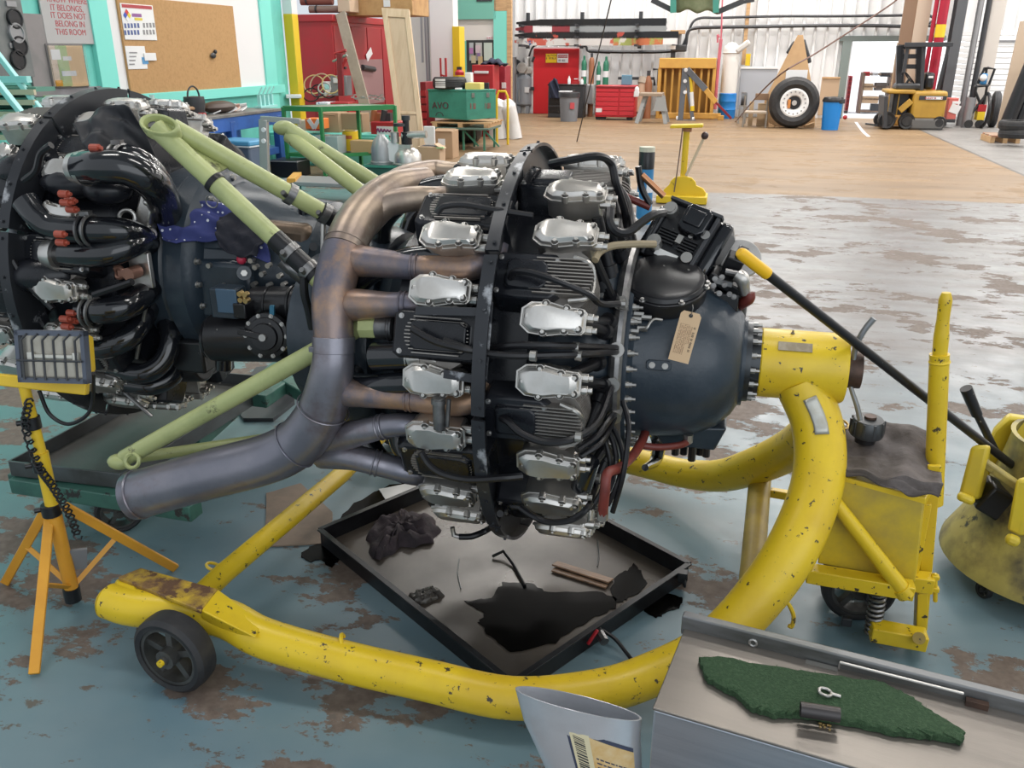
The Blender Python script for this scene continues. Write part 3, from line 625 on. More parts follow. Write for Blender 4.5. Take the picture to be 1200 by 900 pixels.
# ---- exhaust collector: the big pipe behind the cylinders
mainp = [T(156, 581, -0.60), T(245, 556, -0.56), T(330, 531, -0.50), E(372, 492, .50), E(388, 440, .50), E(391, 400, .50), E(390, 350, .50), E(401, 300, .50), E(422, 255, .50), E(458, 222, .51), E(500, 212, .50)]
mainr = [0.073, 0.074, 0.074, 0.072, 0.060, 0.054, 0.057, 0.060, 0.060, 0.050, 0.042]
pts = cr(mainp, 7)
kk = 7*5 + 1
mb = MB(); mb.tube(pts[2:kk], lerp_list(mainr, len(pts))[2:kk], 28); ec = put(mb, 'exhaust_collector', M_exh3, E1)
k2 = 7*7 + 2; LR = lerp_list(mainr, len(pts)); mb = MB(); mb.tube(pts[kk-1:k2], LR[kk-1:k2], 28); put(mb, 'upper_collector', M_exh, ec); mb = MB(); mb.tube(pts[k2-1:], LR[k2-1:], 28); put(mb, 'top_collector', M_exh2, ec); put(MB().torus(pts[k2], pts[k2+1]-pts[k2-1], LR[k2]+.0005, .002, 28, 6), 'weld_seam', M_exh2, ec)
# open outlet with a rolled lip
p0, p1 = pts[0], pts[3]; d = (p1-p0).normalized(); mb = MB(); mb.lathe([(0.12, 0.0735), (0.0, 0.0735), (-0.004, 0.0715), (0.0, 0.069), (0.16, 0.069), (0.16, 0.0)], p0, d, 32); mb.torus(p0 + d*0.022, d, 0.0735, 0.004, 32, 6); put(mb, 'outlet_rim', M_exh3, ec)
for i_, rr_ in ((2.35, 0.0755), (3.4, 0.0745)):
    f = pts[int(i_*7)]; d = (pts[int(i_*7)+1]-pts[int(i_*7)-1]).normalized(); put(MB().torus(f, d, rr_, 0.0025, 32, 6), 'weld_seam', M_exh3, ec)
mb = MB(); f = E(391, 404, .50); d = (E(391, 396, .5)-E(391, 412, .5)).normalized(); mb.tube([f - d*0.022, f + d*0.022], 0.0585, 30); mb.box(f + Vector((-0.045, -0.035, -0.005)), (0.02, 0.014, 0.014)); put(mb, 'clamp_band', M_exh3, ec, bevel=0.001)
def stub(pts, r, m, join=None):
    P = cr(pts, 6); mb = MB(); mb.tube(P, r, 18); o = put(mb, 'exhaust_stub', m, E1)
    if join is not None:
        k = int(join*6); d = (P[k+1]-P[k-1]).normalized(); mb = MB(); rr = lerp_list(r, len(P))[k]; mb.torus(P[k], d, rr+0.001, 0.003, 24, 6); mb.torus(P[k] + d*0.014, d, rr+0.002, 0.0025, 24, 6); put(mb, 'slip_joint', m, o)
    return o
stub([E(425, 262, .47), E(452, 240, .50), E(485, 233, .51), E(512, 232, .50), E(540, 228, .46)], [0.048, 0.040, 0.036, 0.033, 0.031], M_exh2)
stub([E(440, 240, .50), E(470, 212, .51), E(505, 202, .52), E(530, 203, .50), E(560, 203, .46)], [0.045, 0.042, 0.038, 0.034, 0.030], M_exh2)
stub([E(395, 304, .47), E(425, 306, .50), E(470, 311, .50), E(500, 313, .50), E(545, 315, .50), E(572, 303, .49), E(590, 285, .45)], [0.052, 0.043, 0.037, 0.036, 0.036, 0.034, 0.034], M_exh, 2.6)
stub([E(395, 358, .47), E(425, 357, .50), E(455, 357, .50), E(485, 357, .49), E(520, 358, .44)], [0.050, 0.042, 0.034, 0.033, 0.032], M_exh, 2.5)
stub([E(398, 458, .48), E(425, 463, .50), E(470, 466, .50), E(515, 472, .50), E(545, 472, .50), E(560, 462, .48), E(570, 445, .44)], [0.046, 0.034, 0.033, 0.034, 0.034, 0.034, 0.033], M_exh, 2.2)
stub([E(390, 515, .48), E(425, 506, .51), E(455, 499, .51), E(480, 498, .50), E(510, 500, .46)], [0.046, 0.037, 0.033, 0.032, 0.030], M_exh3, 1.8)
stub([E(380, 530, .49), E(415, 536, .52), E(450, 545, .52), E(490, 556, .51), E(520, 562, .46)], [0.05, 0.038, 0.036, 0.034, 0.030], M_exh3, 1.7)
# ---- rear: blower case, intake pipes, green fittings, all behind the collector
mb = MB(); mb.lathe([(-0.36, 0.0), (-0.36, 0.33), (-0.42, 0.35), (-0.47, 0.34), (-0.50, 0.27), (-0.66, 0.25), (-0.70, 0.18), (-0.70, 0.0)], (0, 0, ZA), (1, 0, 0), 40); put(mb, 'blower_case', M_case, E1)
ip = None
for k in range(9):
    d0 = 19 + 40*k - 14
    if ip is None:
        mb = MB(); mb.tube(cr([rd(-0.10, 0.50, 0), rd(-0.20, 0.50, -2), rd(-0.30, 0.47, -5), rd(-0.38, 0.40, -8), rd(-0.40, 0.33, -9)], 5), 0.032, 14); ip = put(mb, 'intake_pipe', M_pipe, E1); o = ip
    else: o = twin(ip, E1)
    o.location = (0, 0, ZA); o.rotation_euler = (math.radians(-d0), 0, 0)
mb = MB(); mb.tube([E(424, 383, .46), E(445, 383, .46)], 0.033, 8); put(mb, 'green_coupling', M_olive, E1); mb = MB(); mb.tube([E(443, 383, .46), E(462, 384, .46)], 0.035, 18); mb.torus(E(458, 384, .46), (1, 0, 0), 0.035, 0.004, 20, 6); put(mb, 'coupling_nut', M_ring, E1)
mb = MB(); mb.tube([E(482, 417, .51), E(497, 420, .52)], [0.036, 0.024], 16); mb.tube([E(495, 420, .52), E(512, 424, .53)], [0.02, 0.006], 12); put(mb, 'intake_collar', M_silver, E1)
mb = MB(); mb.tube([E(440, 418, .48), E(484, 417, .51)], [0.040, 0.036], 16); put(mb, 'intake_pipe', M_pipe, E1)
# intercylinder oil drain connecting two rocker covers in the lower rear row
mb = MB(); mb.tube([E(514, 466, .59), E(515, 502, .59)], 0.0165, 14); mb.tube([E(526, 468, .59), E(524, 500, .59)], 0.006, 8); mb.tube([E(514, 468, .59), E(514, 473, .59)], 0.020, 14); put(mb, 'rocker_drain_tube', M_ring, E1)
# hanging drain hose under the lowest cylinders
mb = MB(); mb.tube(cr([E(586, 602, .60), T(575, 618, -.30), T(555, 628, -.32), T(538, 629, -.33)], 5), 0.010, 10); dh = put(mb, 'hanging_drain_hose', M_hose, E1); mb = MB(); mb.tube([T(539, 629, -.33), T(532, 627, -.33), T(530, 618, -.33)], 0.008, 8); put(mb, 'hose_end', M_fer, dh)
# angled sheet bracket framing the rear baffle (pale scuffed edge)
for a, b, c_, wd in (((487, 364), (575, 366), 0, 7), ((573, 354), (566, 445), 1, 9), ((520, 438), (568, 446), 2, 6)):
    mb = MB(); p, q = E(*a, .605), E(*b, .605); mid = (p+q)/2; nrm = Vector((0, mid.y, mid.z-ZA)).normalized(); mb.beam(p, q, 0.022, 0.006, nrm); put(mb, 'bracket_strip', M_edge, E1, bevel=0.001)
# ---- green tubular engine mount reaching back to its bolt sockets
EM = None
apA, apB, apC = T(183, 150, -0.34), T(338, 152, 0.22), T(146, 537, -0.47)
nA1, nA2 = T(425, 375, -0.36), T(455, 292, 0.05); nB1, nB2 = T(470, 232, 0.35), T(458, 252, 0.10); nC1, nC2 = T(430, 378, -0.40), T(420, 498, 0.05)
def mtube(p, q, r=0.0265, flat=None):
    return MB().tube([p, q], r, 16)
em = put(mtube(apA, nA1, 0.028), 'engine_mount', M_olive, E1)
for p, q, r in ((apA + Vector((0.03, 0.03, 0.0)), nA2, 0.027), (apB, nB1, 0.026), (apB + Vector((0, 0.0, -0.02)), nB2, 0.024), (apC, nC1, 0.027), (apC + Vector((0.02, 0.03, -0.01)), nC2, 0.018)): put(mtube(p, q, r), 'mount_tube', M_olive, em)
def socket(c, d, r, ln):
    d = Vector(d).normalized(); mb = MB(); mb.lathe([(-ln*0.2, r*0.5), (0, r*0.95), (ln*0.25, r*1.05), (ln, r)], c, d, 20, sy=0.6); mb.lathe([(ln, r), (ln+0.002, r*0.86), (ln*0.5, r*0.6), (ln*0.45, 0)], c, d, 20, sy=0.6); return put(mb, 'mount_socket', M_olive, em)
dA = (nA1-apA).normalized()
x, y, z = basis(Vector((0.25, -0.6, 0.75)).normalized(), (1, 0, -0.5))
mb = MB()
def plate_loop(o, pts, h, x, y): return MB().prism(pts, o, x, y, h)
# forged end of the upper near tubes: an oblong cup open to the top
c = T(186, 146, -0.345); nrm = Vector((0.15, -0.62, 0.77)).normalized(); x = T(203, 153, -0.345) - T(165, 139, -0.345); x = (x - nrm*x.dot(nrm)).normalized(); y = nrm.cross(x)
prof = [(0.060*math.cos(t)*(1.05 if math.cos(t) > 0 else 0.95), 0.034*math.sin(t)) for t in [2*PI*i/20 for i in range(20)]]
V = []; 
for k_, h in ((1.0, -0.03), (1.06, 0.0), (1.0, 0.006), (0.84, 0.004), (0.72, -0.016)): V += [c + x*(p*k_) + y*(q*k_) + nrm*h for p, q in prof]
mb = MB(); mb.add(V, [(i*20+j, i*20+(j+1) % 20, i*20+20+(j+1) % 20, i*20+20+j) for i in range(4) for j in range(20)] + [tuple(range(19, -1, -1)), tuple(range(80, 100))]); put(mb, 'mount_socket', M_olive, em, bevel=0.002)
mb = MB(); mb.tube([c - x*0.025 - nrm*0.014, c - x*0.025 - nrm*0.008], 0.012, 14); put(mb, 'bolt_eye', M_dark, em)
mb = MB(); mb.add([apA + dA*0.05, apA + dA*0.20, apA + (nA2-apA).normalized()*0.22, apA + (nA2-apA).normalized()*0.08], [(0, 1, 2, 3)]); put(mb, 'gusset', M_olive, em, solid=0.006)
for c in (T(333, 150, 0.22), T(140, 541, -0.48)):
    mb = MB(); mb.sph(c, 0.040, 14, 10, (1.0, 0.75, 0.62)); put(mb, 'mount_socket', M_olive, em)
mb = MB(); c = T(155, 540, -0.50); mb.torus(c, (0.2, -1, 0.5), 0.022, 0.007, 18, 6); put(mb, 'bolt_eye', M_olive, em)
# black wrapping, clamps and ring on the tubes
def along(p, q, px_, t): 
    r = T(px_[0], px_[1], t); d = (q-p).normalized(); return p + d*(r-p).dot(d)
w0, w1 = along(apA, nA1, (318, 282), -0.36), along(apA, nA1, (367, 328), -0.36); mb = MB(); mb.tube([w0, w1], 0.0295, 16); put(mb, 'black_wrapping', M_hose, em)
a2 = apA + Vector((0.03, 0.03, 0)); w0, w1 = along(a2, nA2, (372, 238), 0.0), along(a2, nA2, (393, 249), 0.0); mb = MB(); mb.tube([w0, w1], 0.0285, 16); put(mb, 'black_wrapping', M_hose, em)
for p, q, px_, t in ((apA, nA1, (337, 299), -0.36), (apA, nA1, (359, 320), -0.36), (a2, nA2, (334, 221), -0.03), (a2, nA2, (378, 241), 0)):
    mb = MB(); r = along(p, q, px_, t); d = (q-p).normalized(); mb.tube([r - d*0.012, r + d*0.012], 0.033, 18); mb.tube([r + Vector((0, -0.03, 0.0)), r + Vector((0, -0.045, 0.012))], 0.008, 8); put(mb, 'tube_clamp', M_ring, em)
mb = MB(); r = along(apA, nA1, (246, 218), -0.36); mb.tube([r - dA*0.008, r + dA*0.008], 0.0315, 18); put(mb, 'black_band', M_hose, em)
mb = MB(); r = T(247, 228, -0.36); mb.torus(r - Vector((0, 0, 0.02)), (0, 1, 0.2), 0.018, 0.002, 20, 5); put(mb, 'key_ring', M_ring, em)
mb = MB(); mb.tube([T(379, 244, -0.06), T(378, 318, -0.10)], 0.008, 10); put(mb, 'steady_rod', M_fer, em)
mb = MB(); mb.add([T(333, 302, -0.37), T(358, 330, -0.37), T(352, 333, -0.34), T(325, 312, -0.34), T(333, 315, -0.32)], [(0, 1, 2, 3), (0, 4, 3)]); put(mb, 'clamp_bracket', M_ring, em, solid=0.004)
mb = MB(); mb.tube(cr([T(356, 325, -0.38), T(357, 345, -0.38), T(362, 365, -0.37), T(366, 385, -0.36)], 5), 0.012, 10); put(mb, 'black_hose', M_hose, em)
# ------------------------------------------------------------------ yellow engine stand
M_yel = mat('stand_yellow', (0.74, 0.52, 0.018), 0.36, col2=(0.64, 0.43, 0.02), scale=3.5, chip=(0.055, 0.042, 0.025), chip_scale=38, chip_at=0.62, chip_w=0.02, bump=0.12, bump_scale=18)
M_yeld = mat('oily_yellow', (0.46, 0.33, 0.05), 0.45, col2=(0.26, 0.18, 0.05), scale=5, lo=0.35, hi=0.65, chip=(0.05, 0.04, 0.025), chip_scale=20, chip_at=0.66)
M_yelr = mat('rusty_tread_yellow', (0.60, 0.40, 0.03), 0.55, col2=(0.20, 0.11, 0.04), scale=11, lo=0.40, hi=0.56, chip=(0.12, 0.06, 0.03), chip_scale=22, chip_at=0.55, bump=0.5, bump_scale=50)
M_tyre = mat('black_tyre', (0.018, 0.018, 0.020), 0.6, col2=(0.035, 0.033, 0.032), scale=12)
M_spoke = mat('grimy_wheel', (0.085, 0.085, 0.08), 0.45, 0.3, col2=(0.05, 0.048, 0.045), scale=14)
ST = thing('engine_stand', 'yellow tubular wheeled stand carrying the black engine by its propeller shaft', 'stand', (EO.x, EO.y, 0), -YAW)
legN = [GL(128, 704, .185), GL(160, 712, .18), GL(255, 722, .17), GL(310, 748, .15), GL(400, 774, .12), GL(500, 797, .10), GL(600, 818, .10), GL(700, 810, .11), GL(765, 790, .13), GL(830, 758, .18), GL(885, 705, .28), GL(930, 640, .41), GL(958, 565, .55), GL(958, 500, .68), GL(938, 450, .79)]
rN = [.052, .055, .056, .056, .056, .056, .056, .057, .058, .062, .068, .072, .073, .073, .072]
mb = MB(); mb.tube(cr(legN, 6), rN, 24); main = put(mb, 'near_leg', M_yel, ST)
mb = MB(); mb.tube(cr([Vector((p.x + (0.02 if p.z > .4 else 0), -p.y, p.z)) for p in legN[:13]], 5), rN[:13], 20); put(mb, 'far_leg', M_yel, ST)
mb = MB(); mb.tube([legN[0] + Vector((-0.014, 0.002, 0.001)), legN[0]], [0.040, 0.052], 24); put(mb, 'leg_cap', M_yel, ST)
# hub sleeve, shaft stub, plates
mb = MB(); mb.lathe([(0.762, 0.0), (0.762, 0.098), (0.768, 0.103), (1.0, 0.103), (1.008, 0.098), (1.008, 0.0)], (0, 0, ZA), (1, 0, 0), 40); put(mb, 'hub_sleeve', M_yel, ST)
mb = MB(); mb.tube([(0.99, 0, ZA), (1.052, 0, ZA)], 0.055, 24); put(mb, 'shaft_stub', mat('rusty_steel', (0.10, 0.06, 0.045), 0.5, 0.5, col2=(0.05, 0.035, 0.03), scale=16), ST)
p = E(932, 407, .103); n = Vector((0, p.y, p.z-ZA)).normalized(); x = Vector((1, 0, 0)); y = n.cross(x); M_plate = mat('worn_plate', (0.25, 0.21, 0.15), 0.45, 0.5, col2=(0.36, 0.32, 0.25), scale=22)
mb = MB(); mb.prism([(-0.047, -0.014), (0.047, -0.014), (0.047, 0.014), (-0.047, 0.014)], p, x, y, 0.003); put(mb, 'data_plate', M_plate, ST)
p = E(929, 391, .103); mb = MB(); mb.sph(p, 0.006, 8, 6); mb.tube([p, p + Vector((0, -0.003, 0.012))], 0.003, 6); put(mb, 'grease_nipple', M_plate, ST)
# long pale data plate on the arc
pa, pb = T(948, 468, -0.135), T(957, 510, -0.185); arcp = cr(legN, 12)
ia = min(range(len(arcp)), key=lambda k: (arcp[k]-pa).length); ib = min(range(len(arcp)), key=lambda k: (arcp[k]-pb).length); ia, ib = min(ia, ib), max(ia, ib)
def plf(u, v):
    f = ia + (ib-ia)*v; k = min(int(f), len(arcp)-2); c = arcp[k].lerp(arcp[k+1], f-k); t = (arcp[k+1]-arcp[k-1]).normalized(); n = Vector((0.06, -0.93, 0.36)); n = (n - t*n.dot(t)).normalized(); b_ = t.cross(n); a = (u-.5)*0.52 - 0.05
    return c + (n*math.cos(a) + b_*math.sin(a))*0.0755
put(MB().grid(plf, 6, 8), 'data_plate', mat('pale_plate', (0.48, 0.48, 0.44), 0.4, 0.6, col2=(0.40, 0.38, 0.32), scale=18), ST, solid=0.002)
# cross axle between the two wheels, with a lifting eye
mb = MB(); axs = -0.80; mb.tube([GL(228, 704, .17), GL(262, 672, .175), GL(400, 556, .19), Vector((-0.72, 0.62, .18))], 0.034, 18); put(mb, 'cross_tube', M_yel, ST)
mb = MB(); c = GL(250, 664, .19); mb.torus(c, (0.4, 0.3, 1), 0.022, 0.005, 20, 6); put(mb, 'lifting_eye', M_yel, ST)
mb = MB(); c = GL(402, 752, .165); mb.torus(c, (0.9, 0.3, 0.2), 0.020, 0.006, 18, 6, 0, PI*1.2); put(mb, 'tie_eye', M_yel, ST)
c = GL(258, 640+10, .19)
mb = MB(); c = GL(672, 670, .30)
mb = MB(); mb.tube(cr([T(914, 700, -.41), T(924, 708, -.41), T(930, 722, -.41), T(928, 734, -.41), T(924, 733, -.41)], 4), 0.006, 8); put(mb, 'tie_eye', M_yel, ST)
# step plate over the near wheel and the wedge box beside it
z = .245; P4 = [GL(138, 676, z), GL(165, 665, z), GL(255, 690, z), GL(235, 715, z)]
mb = MB(); mb.hexa([p - Vector((0, 0, 0.014)) for p in P4] + P4); put(mb, 'step_plate', M_yelr, ST, bevel=0.003)
mb = MB(); mb.hexa([GL(240, 738, .14), GL(262, 738, .14), GL(268, 715, .14), GL(250, 710, .14), GL(233, 714, .242), GL(300, 748, .20), GL(308, 728, .20), GL(255, 690, .242)]); put(mb, 'side_box', M_yel, ST, bevel=0.005)
mb = MB(); mb.hexa([GL(128, 722, .14), GL(156, 728, .14), GL(160, 712, .14), GL(135, 706, .14), GL(130, 690, .23), GL(160, 698, .235), GL(163, 680, .235), GL(136, 676, .23)]); put(mb, 'end_bracket', M_yel, ST, bevel=0.012)
def wheel(name, parent, c, axis, R, wd, label=None):
    a = Vector(axis).normalized(); c = Vector(c); h = wd/2; mb = MB()
    mb.lathe([(-h*0.92, R*0.76), (-h, R*0.88), (-h*0.7, R*0.98), (0, R), (h*0.7, R*0.98), (h, R*0.88), (h*0.92, R*0.76), (-h*0.92, R*0.76)], c, a, 40); t = put(mb, name, M_tyre, parent)
    mb = MB(); mb.lathe([(-h*0.8, R*0.76), (-h*0.8, R*0.68), (h*0.8, R*0.68), (h*0.8, R*0.76)], c, a, 36); x, y, _ = basis(a)
    for i in range(5):
        an = 2*PI*i/5+0.3; d = x*math.cos(an) + y*math.sin(an); mb.beam(c + d*R*0.12, c + d*R*0.72, R*0.16, h*0.9, a)
    mb.tube([c - a*h*1.15, c + a*h*1.15], R*0.24, 20); mb.tube([c - a*h*1.4, c + a*h*1.4], R*0.11, 12); put(mb, 'spoked_hub', M_spoke, t)
    return t
wc = GL(203, 757, .0); wc = Vector((wc.x, wc.y, 0)); 
wN = GL(205, 762, .125); wheel('wheel', ST, (wN.x, wN.y, .122), (-0.10, -1, 0), .122, .075)
mb = MB(); mb.tube([Vector((wN.x, wN.y, .122)) + Vector((-0.006, -0.05, 0)), Vector((wN.x, wN.y, .122)) + Vector((-0.008, -0.062, 0))], 0.010, 10); put(mb, 'hub_nut', M_yel, ST)
wheel('wheel', ST, (wN.x+.02, -wN.y, .122), (-0.1, 1, 0), .122, .075)
# dirty strut, small cross bar, platform box, caster with spring, tow post
mb = MB(); mb.tube([GL(893, 535, .26), GL(880, 688, .10)], 0.040, 18); put(mb, 'strut', M_yeld, ST)
mb = MB(); mb.beam(GL(903, 577, .20), GL(940, 583, .20), 0.03, 0.03); put(mb, 'cross_bar', M_yel, ST, bevel=0.003)
TP = -0.10
def TT(x, y, t=TP): return T(x, y, t)
# platform: top shelf (under the rag), front skin, rails
mb = MB(); mb.hexa([T(978, 562, -.16), T(1085, 592, -.16), T(1102, 560, .12), T(985, 525, .12), T(978, 556, -.16), T(1085, 584, -.16), T(1102, 553, .12), T(985, 518, .12)]); put(mb, 'platform_top', M_yel, ST, bevel=0.003)
mb = MB(); mb.hexa([T(958, 660, -.15), T(1072, 682, -.15), T(1078, 680, .10), T(962, 655, .10), T(977, 555, -.16), T(1083, 588, -.16), T(1090, 570, .12), T(985, 535, .12)]); put(mb, 'platform_box', mat('grimy_box_yellow', (0.66, 0.48, 0.03), 0.4, col2=(0.33, 0.25, 0.07), scale=4, lo=0.40, hi=0.66, chip=(0.09, 0.07, 0.04), chip_scale=16, chip_at=0.70), ST, bevel=0.004)
mb = MB(); mb.beam(T(945, 671, -.19), T(1070, 692, -.19), 0.05, 0.045); put(mb, 'side_rail', M_yel, ST, bevel=0.003)
mb = MB(); mb.tube([T(976, 585, -.19), T(1060, 694, -.20)], [0.020, 0.024], 14); mb.tube([T(1055, 688, -.20), T(1062, 697, -.20)], 0.027, 14); put(mb, 'brace_tube', M_yel, ST)
# near spring
mb = MB(); q0, q1 = T(1030, 692, -.14), T(1022, 742, -.14); nturn = 9; P = []
x, y, z = basis(q1-q0)
for i in range(nturn*10+1): t = i/(nturn*10); an = 2*PI*nturn*t; P.append(q0 + (q1-q0)*t + (x*math.cos(an) + y*math.sin(an))*0.021)
mb.tube(P, 0.0052, 6); put(mb, 'coil_spring', M_ring, ST); mb = MB(); mb.tube([q0, q1], 0.012, 10); put(mb, 'spring_guide', M_dark, ST)
mb = MB(); mb.beam(T(1020, 738, -.17), T(1085, 750, -.17), 0.06, 0.05); put(mb, 'fork_arm', M_yel, ST, bevel=0.004)
mb = MB(); mb.tube([T(1077, 748, -.19), T(1077, 748, -.215)], 0.018, 16); put(mb, 'pivot_bolt', M_yeld, ST)
cw = T(1000, 722, -.02); wheel('caster_wheel', ST, (cw.x, cw.y, .115), (0.12, -1, 0), .115, .06)
cw2 = Vector((cw.x+.02, cw.y+.17, .115)); wheel('caster_wheel', ST, cw2, (0.12, -1, 0), .115, .06)
mb = MB(); mb.box(Vector((cw.x+.03, cw.y+.08, .115)), (0.03, 0.28, 0.03)); mb.box(T(992, 728, -.10), (0.03, 0.02, 0.03)); put(mb, 'caster_axle', M_dark, ST, bevel=0.003)
# tow bar post: flat bar below, tube with a hook eye above, hinge
pt = 0.02
mb = MB(); mb.tube([T(1094, 590, pt), T(1101, 415, pt)], 0.027, 18); put(mb, 'tow_post', M_yel, ST)
mb = MB(); mb.tube(cr([T(1101, 418, pt), T(1103, 396, pt), T(1105, 375, pt), T(1108, 352, pt), T(1109, 343, pt)], 5), [0.020, 0.021, 0.017, 0.018, 0.012], 14); put(mb, 'tow_eye', M_yel, ST)
mb = MB(); mb.torus(T(1101, 424, pt), T(1101, 415, pt)-T(1094, 590, pt), 0.024, 0.006, 20, 6); put(mb, 'weld_collar', M_yel, ST)
mb = MB(); mb.beam(T(1095, 545, -.05), T(1079, 738, -.05), 0.035, 0.014, (0, -1, 0.2)); mb.beam(T(1087, 590, -.09), T(1068, 690, -.09), 0.022, 0.012, (0, -1, 0.2)); put(mb, 'flat_bar', M_yel, ST, bevel=0.002)
mb = MB(); mb.box(T(1080, 682, -.10), (0.06, 0.05, 0.05)); mb.beam(T(1080, 690, -.09), T(1078, 738, -.09), 0.05, 0.03); mb.tube([T(1096, 672, -.1), T(1096, 705, -.1)], 0.007, 8); mb.box(T(1096, 676, -.1), (0.022, 0.02, 0.014)); mb.box(T(1094, 690, -.1), (0.03, 0.02, 0.016)); put(mb, 'hinge_block', M_yel, ST, bevel=0.003)
# oily rag over the platform
cA = [T(978, 502, .12), T(1082, 508, .12)]; cB = [T(980, 556, -.17), T(1100, 588, -.17)]
M_rag = mat('oily_grey_rag', (0.13, 0.11, 0.105), 0.75, col2=(0.055, 0.043, 0.035), scale=8, bump=0.5, bump_scale=30)
rg = [[T(975, 504, .13), T(1010, 503, .13), T(1050, 500, .13), T(1088, 508, .13)], [T(976, 535, -.02), T(1015, 540, -.02), T(1060, 540, -.02), T(1100, 556, -.02)], [T(981, 553, -.175), T(1020, 562, -.18), T(1060, 565, -.18), T(1104, 575, -.17)], [T(990, 560, -.185), T(1030, 572, -.19), T(1062, 583, -.19), T(1098, 590, -.18)]]
def ragf(u, v):
    i = min(int(u*3), 2); j = min(int(v*3), 2); a = u*3-i; b = v*3-j
    p = (rg[j][i]*(1-a) + rg[j][i+1]*a)*(1-b) + (rg[j+1][i]*(1-a) + rg[j+1][i+1]*a)*b
    return p + Vector((0, 0, 0.014 + 0.006*math.sin(u*17+v*5) + 0.005*math.sin(v*23-u*9)))
mb = MB(); mb.grid(ragf, 36, 36); o = EO
rag = put(mb, 'oily_rag', M_rag, None, solid=0.004, sub=0); rag.location = EO; rag.rotation_euler = (0, 0, -YAW); tag(rag, 'grey oil-stained rag draped over the top of the yellow stand', 'rag')
# crank: black ribbed cap with a bent grey lever standing on the rag
ck = T(1015, 507, .03); KR = thing('crank_tool', 'black ribbed cap with a bent grey steel lever standing on the oily rag', 'tool', tuple(EO + AX*ck.x + UX*ck.y + Vector((0, 0, ck.z-0.0))), -YAW)
mb = MB(); mb.lathe([(-0.005, 0.0), (-0.005, 0.048), (0.002, 0.050), (0.042, 0.046), (0.048, 0.042), (0.05, 0.0)], (0, 0, 0), (0.03, -0.08, 1), 28)
for i in range(10):
    a = 2*PI*i/10; mb.box((0.047*math.cos(a), 0.047*math.sin(a), 0.022), (0.008, 0.008, 0.042), (0, 0, a))
put(mb, 'ribbed_cap', mat('dark_cap', (0.07, 0.075, 0.08), 0.35, 0.5), KR, bevel=0.001)
mb = MB(); mb.tube([(0, 0, -0.03), (0, 0, 0)], 0.03, 20); put(mb, 'threaded_foot', M_black, KR)
mb = MB(); mb.tube([(0.005, 0, 0.049), (0.005, 0, 0.056)], 0.018, 16); put(mb, 'brown_top', MATS['rusty_steel'], KR)
def kl(x_, y_, t): return T(x_, y_, t) - ck
mb = MB(); mb.tube(cr([kl(1008, 492, -.03), kl(1004, 475, -.03), kl(996, 448, -.03), kl(1000, 425, -.03), kl(1003, 406, -.03), kl(1012, 388, -.03), kl(1024, 373, -.03)], 5), [0.008, 0.008, 0.0065, 0.0065, 0.0085, 0.0085, 0.009], 10); put(mb, 'bent_lever', mat('lever_grey', (0.30, 0.31, 0.32), 0.4, 0.7), KR)
mb = MB(); p = T(987, 500, .10); mb.torus((0, 0, 0), (0.2, -0.5, 1), 0.018, 0.004, 18, 6); cl = put(mb, 'hose_clip', M_brass); cl.location = EO + AX*p.x + UX*p.y + Vector((0, 0, p.z+.008)); tag(cl, 'small brass hose clip lying on the oily rag', 'clip')
# ------------------------------------------------------------------ drip tray under the engine
def place(root_name, label, cat, P, rz=0.0, group=None): return thing(root_name, label, cat, (P[0], P[1], P[2] if len(P) > 2 else 0), rz, group)
TC = [Vector(GL(377, 620, .07)), Vector(GL(600, 797, .07)), Vector(GL(805, 660, .07))]; TC.append(TC[0]+TC[2]-TC[1])
TR = thing('drip_tray', 'large dark steel drip tray with black oil in it on the floor under the engine', 'tray', (EO.x, EO.y, 0), -YAW)
M_tray = mat('oily_tray_steel', (0.058, 0.048, 0.040), 0.38, 0.1, col2=(0.095, 0.078, 0.062), scale=3, lo=0.35, hi=0.65, rough2=0.26, chip=(0.02, 0.018, 0.016), chip_scale=6, chip_at=0.66, chip_w=0.06)
M_trayw = mat('black_tray_side', (0.012, 0.012, 0.014), 0.35, 0.3, col2=(0.03, 0.032, 0.036), scale=5)
Z = Vector((0, 0, 1)); c0 = sum(TC, Vector())/4
b = [Vector((p.x, p.y, 0.012)) for p in TC]; mb = MB(); mb.hexa([p - Z*0.01 for p in b] + b); put(mb, 'tray_bottom', M_tray, TR)
for i in range(4):
    p, q = TC[i], TC[(i+1) % 4]; p, q = Vector((p.x, p.y, 0)), Vector((q.x, q.y, 0)); d = (q-p).normalized(); mb = MB()
    mb.beam(p - d*0.006 + Z*0.035, q + d*0.006 + Z*0.035, 0.008, 0.07); nn_ = Vector((-d.y, d.x, 0)); mb.beam(p - d*0.006 + Z*0.069 - nn_*0.006, q + d*0.006 + Z*0.069 - nn_*0.006, 0.020, 0.006)
    put(mb, 'tray_side', M_trayw, TR, bevel=0.001)
mb = MB(); p = GL(796, 672, .055); mb.box(p + Vector((0.012, -0.012, 0)), (0.03, 0.03, 0.035)); mb.torus(p + Vector((0.02, -0.03, -0.015)), (1, 0.3, 0), 0.012, 0.004, 14, 6); put(mb, 'carry_lug', M_trayw, TR)
mb = MB(); p = GL(700, 737, .05); mb.tube([p, p + Vector((0.02, -0.03, 0.0))], 0.012, 10); mb.tube([p + Vector((0.01, -0.02, 0)), p + Vector((0.03, -0.05, -0.005))], 0.015, 8); dv = put(mb, 'drain_valve', M_ring, TR)
mb = MB(); mb.beam(p + Vector((0.005, -0.03, 0.02)), p + Vector((-0.02, -0.055, -0.02)), 0.012, 0.006); put(mb, 'valve_lever', mat('red_lever', (0.42, 0.02, 0.03), 0.4), dv, bevel=0.002)
